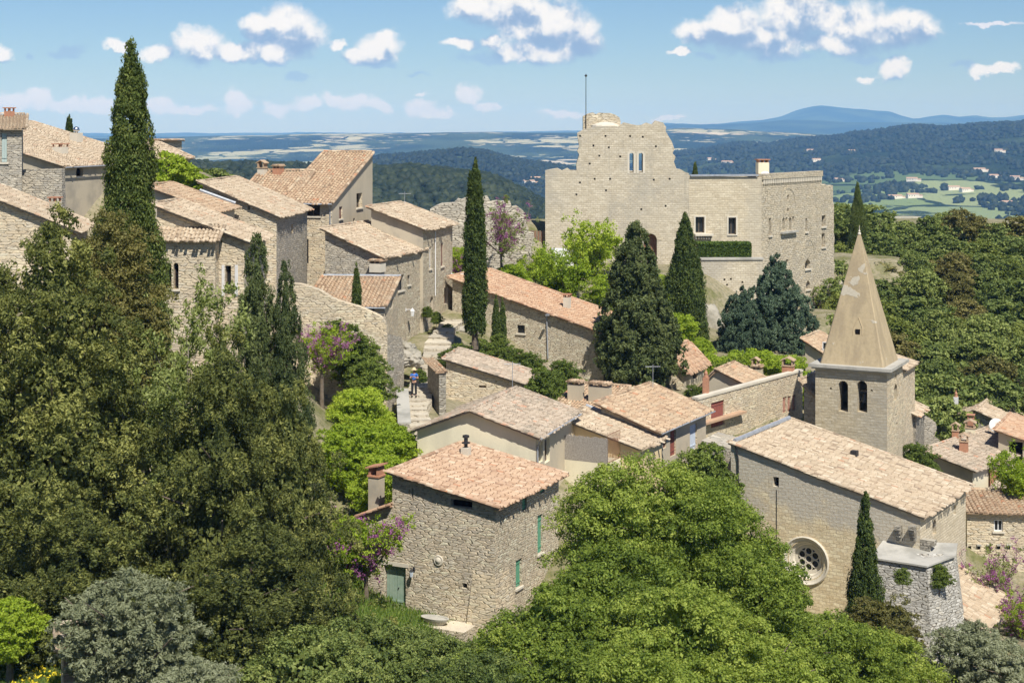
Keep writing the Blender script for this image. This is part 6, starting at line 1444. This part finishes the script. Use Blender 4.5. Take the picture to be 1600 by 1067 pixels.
put(p3, 'cypress', 'taller of the twin small cypresses by the barred windows', 'tree', 775, 462, 115, 6, 4.0, 'twin small cypresses'); put(p3, 'cypress', 'shorter of the twin small cypresses by the barred windows', 'tree', 785, 466, 115.5, 6, 3.8, 'twin small cypresses')
p4 = cypress(13, 2.1, 4, .10, 1200, 70, prof=[(0,.8),(.15,1),(.35,.92),(.6,.66),(.8,.38),(.93,.17),(1,.03)], tuft=(.42,.42,.7), lump=.22, lm='l_cyp')
put(p4, 'cypress', 'wide dark cone cypress left of the castle terrace wall', 'tree', 1071, 334, 141, 13, 12.6)
p5 = feather(13.5, 2.6, 5, .12, 330, 26, lm='l_dark', prof=[(0,.72),(.12,.93),(.3,1),(.5,.80),(.7,.58),(.86,.36),(.95,.2),(1,.05)], sz=(.55,.55,.7), lump=.26, k=.75)
put(p5, 'cypress', 'massive dark conifer in the middle, right of the long orange roof', 'tree', 993, 353, 117, 13.5, 13.2)
put(p4, 'cypress', 'dark cypress in the woods just right of the castle', 'tree', 1340, 285, 196, 13, 9, s=.5); put(p4, 'cypress', 'tip of a cypress showing above the castle roof', 'tree', 1086, 254, 186, 13, 10, s=.5)
p6 = cypress(12, 1.0, 6, .07, 900, 76, prof=[(0,.9),(.15,1),(.35,.92),(.55,.75),(.75,.45),(.9,.2),(1,.03)], tuft=(.27,.27,.5), lump=.3, lm='l_cyp')
put(p6, 'cypress', 'slender ragged cypress growing in front of the church wall', 'tree', 1352, 764, 80, 12, 10.5)
put(p2, 'cypress', 'thin cypress spire in the upper left, behind the domed flue', 'tree', 108, 180, 150, 12.6, 6, s=.6)
# --- big conifers, left foreground
c1 = feather(19, 3.9, 11, .085, 330, 30, prof=[(0,.85),(.12,1),(.35,.92),(.6,.74),(.8,.54),(.92,.32),(1,.03)]); c2 = feather(15.5, 4.0, 12, .085, 250, 30); c3 = feather(18, 3.1, 13, .085, 330, 26, lm='l_dark', sz=(.6,.6,.7), lump=.22, prof=[(0,.8),(.15,1),(.4,.9),(.62,.62),(.82,.33),(.93,.17),(1,.03)])
put(c1, 'conifer', 'huge olive green conifer near the left edge', 'tree', 82, 322, 66, 19)
put(c1, 'conifer', 'olive conifer cut off by the left edge', 'tree', -25, 400, 68, 19, 17)
put(c1, 'conifer', 'olive conifer in front of the tallest cypress, right of the huge one', 'tree', 150, 520, 69, 19, 14, s=.58)
put(c2, 'conifer', 'broad feathery conifer with a blunt top, left of the twin pointed ones', 'tree', 348, 506, 67, 15.5, s=.86)
put(c3, 'conifer', 'pointed dark conifer in front of the white shuttered house', 'tree', 402, 372, 74, 18, s=.62)
put(c3, 'conifer', 'second pointed dark conifer, the slimmer and lower one beside the curved wall', 'tree', 446, 414, 73, 18, 16.5, s=.5)
put(c2, 'conifer', 'broad conifer whose right flank reaches the salmon roofed house', 'tree', 450, 590, 66, 15.5, 13.5, s=.68)
put(c2, 'conifer', 'low conifer in front at the bottom, below the blunt topped one', 'tree', 395, 790, 62, 15.5, 9, s=.8, rz=2.0)
o1 = broad(15, 2.7, 21, .09, 330, 260, 'l_brown', .8, lump=.3, inner=.3, prof=[(0,.6),(.2,.9),(.45,1),(.7,.85),(.86,.6),(.95,.4),(1,.1)])
put(o1, 'oak', 'brownish green oak leaning on the tallest cypress', 'tree', 178, 330, 72, 15)
put(c2, 'conifer', 'shaded conifer low in the left corner behind the olive tree', 'tree', 120, 760, 63, 15.5, 9, s=.75, rz=1.0)
# --- broadleaf trees in front of the church
g1 = broad(11, 4.3, 31, .09, 210, 560, 'l_green', 1.2, lump=.32, inner=.25, flat=.7); g2 = broad(9, 3.6, 32, .09, 165, 540, 'l_green', 1.05, lump=.32, inner=.25, flat=.7); g3 = broad(7, 3.0, 33, .085, 120, 500, 'l_green', .95, lump=.32, inner=.25, flat=.7)
for (p_, px, py, D, h0, h, lab) in ((g1,990,712,70,11,10,'large bright green tree reaching up to the reed fenced terrace'), (g1,1090,742,69,11,9.5,'rounded green tree right of the largest one'),
    (g2,1170,850,66,9,8,'green tree hiding the foot of the church wall left of the rose window'), (g2,960,850,64,9,8.5,'green tree below the largest one, beside the green shutters'), (g3,860,905,61,7,7,'green tree against the right wall of the salmon roofed house'),
    (g3,790,975,60,7,6,'small green tree under the battered corner of the salmon roofed house'), (g2,1060,905,60,9,8,'green tree at the bottom in the middle of the grove'), (g3,1300,950,68,7,6.5,'grey green tree below the rose window'), (g3,1235,925,67,7,6.5,'green tree directly left of the slender cypress foot'),
    (g3,1390,985,72,7,6,'green tree at the foot of the stone buttress'), (g3,1180,965,60,7,6.5,'lowest green tree at the bottom edge right of the middle'), (g3,890,985,57,7,6,'dark green tree at the very bottom left of the grove'), (g3,1000,990,55,7,6,'green treetop at the very bottom centre of the grove')):
    put(p_, 'broadleaf_tree', lab, 'tree', px, py, D, h0, h, 'green trees in front of the church')
h1 = broad(6, 3.2, 41, .075, 230, 340, 'l_oak', .6, lump=.3, inner=.3); 
for (px, py, D, h, lab) in ((560,968,62,6,'olive green oak bush below the conifers at the bottom'), (690,1003,61,5.5,'oak bush at the bottom under the trough planter'), (630,985,63,5.5,'oak bush under the sage green door'), (480,985,59,6,'oak bush at the bottom edge left of centre'), (760,1020,56,5,'oak bush at the bottom edge by the wall corner')):
    put(h1, 'oak_bush', lab, 'bush', px, py, D, 6, h, 'oak bushes along the bottom')
y1 = broad(6, 2.6, 42, .08, 170, 270, 'l_brown', .5, lump=.3, inner=.3); put(y1, 'oak_bush', 'yellowish brown bush in front of the cypress and buttress', 'bush', 1380, 925, 77, 6, 5)
# --- olives
ov = broad(6.5, 3.3, 51, .07, 200, 300, 'l_olive', .62, lump=.35, inner=.6, k=.3, aspect=2.6)
put(ov, 'olive_tree', 'silvery olive tree over the tiled shed in the bottom left', 'tree', 195, 892, 55.5, 6.5, 5.6); put(ov, 'olive_tree', 'grey green olive tree at the bottom right below the low shed', 'tree', 1520, 970, 74, 6.5, 5.5); put(ov, 'olive_tree', 'grey green olive tree in the bottom right corner', 'tree', 1590, 1010, 72, 6.5, 5)
put(ov, 'olive_tree', 'small olive branch tips at the bottom, left of centre', 'tree', 305, 1030, 52, 6.5, 4)
# --- light trees
wl_ = sparse(9, 3.0, 61, 'l_willow', .11, 620, 40, .62, 12, 'barkpale'); put(wl_, 'willow', 'feathery pale green tree between the two conifer groups', 'tree', 284, 492, 72, 9, 10.5, s=.85); put(wl_, 'willow', 'lower pale green tree between the conifers', 'tree', 258, 600, 69, 9, 8)
li = broad(6, 2.4, 62, .09, 170, 220, 'l_lime', .62, lump=.3, inner=.35); ls = sparse(7.5, 3.0, 63, 'l_lime', .14, 520, 34, .75, 11, 'bark')
for (p_, px, py, D, h0, h, lab) in ((li,560,592,92,6,5,'bright yellow green tree beside the curved garden wall'), (li,610,650,88,6,4.6,'yellow green tree just below the low capped wall'), (li,545,650,86,6,5,'bright green bush between conifer and cream house'), (li,600,700,83,6,4.5,'yellow green bush behind the tall thin chimney'),
    (ls,925,350,146,7.5,7.5,'spring green tree in front of the castle gate wall'), (ls,840,392,140,7.5,6,'spring green tree behind the long orange roof'), (ls,880,400,136,7.5,6.5,'spring green tree by the white van'), (li,950,420,132,6,5,'green tree left of the massive dark conifer'), (li,800,405,134,6,4,'light green bush at the foot of the ruined wall'),
    (li,1050,478,132,6,5,'green tree between the two dark conifers'), (li,1020,420,142,6,5,'small green tree beside the castle gate'), (li,1110,545,126,6,5.5,'bright green bush left of the row of chimneys'), (li,1175,535,128,6,6,'bright green bush under the blue green cedar'), (li,1222,543,124,6,5.5,'bright green bush above the triple pink shutters'), (li,1255,572,118,6,4,'bright vine just left of the bell tower'), (li,1090,520,132,6,4,'green bush right of the massive dark conifer'),
    (ls,1590,715,104,7.5,5,'light green shrub at the right edge below the open gallery'), (li,1410,545,150,6,5,'bright green bush right of the spire'), (li,278,745,74,6,3.4,'bright green undergrowth in the gap between the two conifer groups'),(li,15,925,60,6,3.2,'yellow green shrub at the left edge'), (li,545,800,74,6,3.0,'green shrub under the thin chimney'), (li,715,380,134,6,3.5,'green shrub beside the slim cypress and the street house')):
    put(p_, 'spring_tree', lab, 'tree' if h > 4.4 else 'bush', px, py, D, h0, h, 'spring green trees and bushes')
# --- blue green cedar
cd = feather(11, 4.0, 71, .13, 300, 26, 'l_cedar', prof=[(0,.75),(.15,1),(.35,.9),(.6,.66),(.8,.40),(.93,.2),(1,.04)], sz=(.75,.75,.45)); put(cd, 'cedar', 'blue green cedar in front of the castle side facade', 'tree', 1213, 402, 140, 11, 9.2, s=.72); put(cd, 'cedar', 'lower blue green cedar left of the big one', 'tree', 1158, 450, 138, 11, 6.5, s=.5)
# --- judas trees
jd = sparse(4.6, 2.6, 81, 'l_lime', .08, 230, 26, .5, 10, 'bark', 'l_judas'); jd2 = sparse(6.5, 3.4, 82, 'l_willow', .09, 200, 26, .55, 11, 'bark', 'l_judas')
put(jd, 'judas_tree', 'purple flowering judas tree leaning over the sage green door', 'tree', 572, 800, 74.5, 4.6, 4.8); put(jd, 'judas_tree', 'purple flowering judas tree between conifer and curved garden wall', 'tree', 503, 508, 92, 4.6, 4.2)
put(jd2, 'judas_tree', 'purple judas tree in front of the ragged ruined wall', 'tree', 783, 322, 134, 6.5, 6.6); put(jd2, 'judas_tree', 'purple judas tree in front of the row of square holes at right', 'tree', 1560, 868, 92, 6.5, 5.5); put(jd, 'judas_tree', 'small purple judas tree in the lower right corner beyond the olive', 'tree', 1598, 930, 88, 4.6, 4)
put(jd, 'judas_tree', 'faint purple judas tree left of the slim cypress', 'tree', 712, 388, 133, 4.6, 4)
# --- ivy and wall bushes
iv = broad(3.6, 1.9, 91, .08, 130, 200, 'l_ivy', .5, lump=.45, inner=.3, z0=.0, tr=.05)
for (px, py, D, h, lab) in ((850,572,103,3.2,'round ivy bush at the right end of the ruined shed'), (880,560,107,3,'darker ivy bush under the long stone house'), (828,548,111,2.6,'ivy bush above the ruined shed roof'), (720,535,112,2.4,'grey green scrub above the ruined shed'),(752,528,114,2.6,'olive scrub between the ruined shed and the slim cypress'),(700,545,108,1.8,'dry scrub at the bend of the stepped path'),(905,590,108,2.6,'dark bush left of the two broad chimneys'),(800,540,112,2.2,'small dark shrub by the barred windows'), (530,498,96,3.2,'dark shrub on the curved garden wall'), (575,560,94,3.0,'dry shrub at the foot of the curved garden wall'),
    (655,575,104,1.4,'small bush behind the person'),(682,560,109,1.6,'grey green shrub right of the steps above the person'),(628,640,97,1.3,'creeper on top of the low capped wall'),(700,505,119,1.2,'low tuft at the top of the steps'), (1100,690,91,4.5,'ivy between the balcony and the church corner'), (1118,730,89,4,'ivy hanging below the balcony end'), (1432,690,109,3.4,'dark shrub behind the church roof right of the bell tower'),(1215,655,106,1.6,'low shrub at the foot of the wall with pink triple shutters'),(1140,560,118,3.4,'dark green shrub between the tiny orange roofed house and the row of chimneys'),(1085,600,113,2.2,'small shrub at the corner of the tiny orange roofed house'),(780,520,114,1.6,'low shrub by the barred windows'), (668,478,119,.9,'green tuft growing out of the steps'), (682,486,118,1.0,'second green tuft by the street wall'), (1468,880,84,1.3,'ivy growing on the right shoulder of the buttress'), (1410,886,81.2,.9,'green sprig on the front of the buttress'),
    (1300,520,150,4,'dark shrub under the castle corner'), (1310,560,130,3,'shrub behind the spire'), (560,520,97,3.4,'upright green shrub in the garden corner'), (1518,935,93,2.6,'green creeper at the right end of the church wall')):
    put(iv, 'ivy_bush', lab, 'bush', px, py, D, 3.6, h, 'small wall bushes and ivy')
vn = broad(3.2, 2.2, 92, .15, 150, 90, 'l_lime', .45, lump=.4, inner=.5, z0=0); put(vn, 'vine', 'yellow green vine climbing the house end beyond the tallest cypress', 'vine', 262, 238, 122, 3.2, 3.2); put(vn, 'vine', 'yellow green vine trailing over the small roofs below', 'vine', 290, 262, 124, 3.2, 2.4, s=.9)
# --- clipped hedge on the castle terrace
r = np.random.default_rng(9); hz_ = root('clipped_hedge', at(1132, 405, 161), 'clipped rectangular hedge on the castle terrace', 'hedge')
x0, x1 = at(1091, 400, 161).x, at(1173, 400, 161).x; zt_, zb_ = H-(380.5-HY)/F*161, H-(407-HY)/F*161
n = 26000; P = np.stack([r.uniform(x0, x1, n), 160.6+r.uniform(0, 2.2, n), r.uniform(zb_, zt_, n)], -1); side = r.random(n)
P[side < .55, 1] = 160.6+r.normal(0, .05, (side < .55).sum()); P[(side >= .55) & (side < .85), 2] = zt_+r.normal(0, .05, ((side >= .55) & (side < .85)).sum())
V, Q = leaf_quads(P, rnd_unit(r, n)+np.array([0, -.4, .4]), np.full(n, .12), r)
npmesh('foliage', V, Q, 'l_hedge', hz_, tint=r.random(n), o0=hz_.location); mb = MB(); mb.box((0, 0, 0), (1,0,0), (0,1,0), (0,0,1), x0+.05, x1-.05, 160.7, 162.7, zb_-.5, zt_-.08); mb.build('inner_mass', 'l_hedge', hz_)
# --- wooded slope to the right of the castle, every tree its own
ok = [broad(7, 3.6, 101, .21, 150, 108, 'l_oak', .95, lump=.28, inner=.3), broad(6.2, 3.3, 102, .20, 130, 108, 'l_oak', .8, lump=.3, inner=.3), broad(6.5, 3.0, 103, .20, 130, 108, 'l_brown', .8, lump=.3, inner=.3)]
pn = broad(9, 3.4, 104, .18, 170, 130, 'l_pine', .95, lump=.35, inner=.3, z0=3.0, prof=[(0,.5),(.3,1),(.6,.95),(.85,.6),(1,.1)])
RW = random.Random(4); placed = []
shade_w = ['olive green', 'dull green', 'brownish green']
marks = [(1340,'beside the castle corner'), (1400,'just right of the spire tip'), (1460,'around the grey crag'), (1520,'in the middle of the right hand woods'), (1600,'near the right edge of the woods')]
rows_ = [(205,345),(226,338),(196,372),(186,400),(176,430),(167,462),(158,494),(150,526),(142,558),(136,590),(130,622)]
cnt = 0
for ri, (D, py) in enumerate(rows_):
    px = 1312+RW.uniform(0, 14)
    if D == 226: px = 1435
    while px < 1640:
        k = RW.choice([0, 0, 1, 1, 2, 3, 3]); hh = RW.uniform(4.8, 8.2); pyy = py+RW.uniform(-9, 9)
        if D in (205, 226): k = RW.choice([0, 1, 2, 3]); pyy = np.interp(px, [1310,1360,1400,1435,1445,1470,1500,1540,1580,1600,1640], [322,318,330,352,345,338,330,348,350,342,335])+RW.uniform(-6, 8)
        if not (py > 560 and px < 1420) and not (py > 600 and px > 1470):
            near = [m for x, m in marks if x >= px][:1] or [marks[-1][1]]
            rown = ['back crest','far edge','first','second','third','fourth','fifth','sixth','seventh','eighth','lowest'][ri]; cnt += 1
            lab = f"{shade_w[k % 3] if k < 3 else 'tall pine-like'} oak {near[0]}, {rown} row, tree {cnt}"
            pro = pn if k == 3 else ok[k]; h0 = {0: 7, 1: 6.2, 2: 6.5, 3: 9}[k]
            placed.append((pro, px, pyy, D, h0, hh if k < 3 else RW.uniform(7.5, 9.5), near[0], rown, k))
        px += F/D*RW.uniform(3.6, 5.0)
OR = ['leftmost','second from left','third from left','fourth from left','fifth from left','sixth from left','seventh from left','eighth from left','ninth from left','tenth from left']
cr_ = {}
for (pro, px, py, D, h0, h, near, rown, k) in placed:
    i = cr_.get(rown, 0); cr_[rown] = i+1
    put(pro, 'holm_oak', f"{shade_w[k] if k < 3 else 'taller'} oak in the right hand woods, {rown} row, {OR[min(i, 9)]}", 'tree', px, py, D, h0, h, 'oaks on the slope right of the castle', s=h/h0*RW.uniform(.8, 1.25))
# oaks on the far side of the village crest
for (px, py, D, h) in ((300,262,150,6),(335,264,160,6),(860,352,190,6),(820,345,200,6)):
    put(ok[1], 'holm_oak', {300:'dark oak behind the vines on the upper left',335:'dark oak just left of the two small chimneys',860:'oak behind the wooden gate',820:'oak peeping over the ruined wall'}[px], 'tree', px, py, D, 6.2, h)
# --- grass (nobody could count it) and yellow flowers
def grass(name, cx, cy, D0, D1, p0, p1, n, hgt, label, m='l_grass', seed=1):
    r = np.random.default_rng(seed); D = np.sqrt(r.uniform(D0**2, D1**2, n)); px = r.uniform(p0, p1, n); x = (px-CX)/F*D; z, _ = ground(x, D, True)
    P = np.stack([x, D, z], -1); a = r.uniform(0, 6.28, n); w_ = np.stack([np.cos(a), np.sin(a), np.zeros(n)], -1)*(.02+.02*r.random(n))[:, None]; hh = hgt*r.uniform(.4, 1.3, n)
    lean = r.normal(0, .3, (n, 3))*hh[:, None]; lean[:, 2] = hh
    V = np.stack([P-w_, P+w_, P+lean+w_*.2, P+lean-w_*.2], 1).reshape(-1, 3)
    o = npmesh(name, V, np.arange(4*n).reshape(n, 4), m, tint=r.random(n)); tag(o, kind='stuff', label=label); return o
grass('grass', 0, 0, 52, 72, -60, 330, 90000, .35, 'long bright grass in the bottom left corner', seed=1)
grass('grass', 0, 0, 62, 82, 430, 820, 60000, .28, 'grass at the foot of the salmon roofed house', seed=2)
r = np.random.default_rng(8); n = 260; D = r.uniform(54, 64, n); px = r.uniform(0, 110, n); x = (px-CX)/F*D; z, _ = ground(x, D, True)
V, Q, T = clump_leaves(np.stack([x, D, z+r.uniform(.3, .55, n)], -1), np.full((n, 3), .05), 5, .06, r); o = npmesh('wild_flowers', V, Q, 'l_yellow'); tag(o, kind='stuff', label='scattered yellow flowers in the bottom left grass')
# --- tiled shed with old planks, bottom left
t = root('garden_shed', at(145, 1060, 57), 'low garden shed with pale tiles and old planks under the olive tree', 'shed')
c0 = at(140, 1003, 57); ex, ey = Vector((.95, .3, 0)).normalized(), Vector((-.3, .95, 0)).normalized()
A_ = [c0+ex*-1.2-ey*.9, c0+ex*1.1-ey*.9, c0+ex*1.1+ey*1.0+EZ*.45, c0+ex*-1.2+ey*1.0+EZ*.45]
tile_roof(t, A_, Plane(A_[0], A_[1], A_[2]), 'tile_pale')
mb = MB(); mb.box(c0, ex, ey, EZ, -1.0, .9, -.6, .8, -3, -.14); mb.build('wall', 'rub_cream', t)
for k_ in range(6): mb = MB(); mb.box(c0, ex, ey, EZ, -.95, .75, -.68, -.62, -.55-k_*.3, -.32-k_*.3); mb.build('plank', 'wood', t)
# ------------------------------------------------------------------ haze: one closed box of even pale air
hm = bpy.data.materials.new('haze'); hm.use_nodes = True; n = NT(hm.node_tree); n.n.clear()
pv = n.new('ShaderNodeVolumePrincipled'); pv.inputs['Color'].default_value = (.21, .47, 1.0, 1); pv.inputs['Absorption Color'].default_value = (.6, .6, .6, 1)
pv.inputs['Density'].default_value = 0.80e-4; pv.inputs['Anisotropy'].default_value = -.3
ou = n.new('ShaderNodeOutputMaterial'); n.l.new(pv.outputs[0], ou.inputs['Volume'])
mb = MB(); mb.box((0, 0, 0), (1, 0, 0), (0, 1, 0), (0, 0, 1), -26000, 26000, -800, 22500, FLOOR-60, H+300)
hz = mb.build('haze', hm); tag(hz, kind='stuff', label='thin bluish haze filling the air over the valley')
print('terrain z', float(Z.min()), float(Z.max()), FLOOR, H)
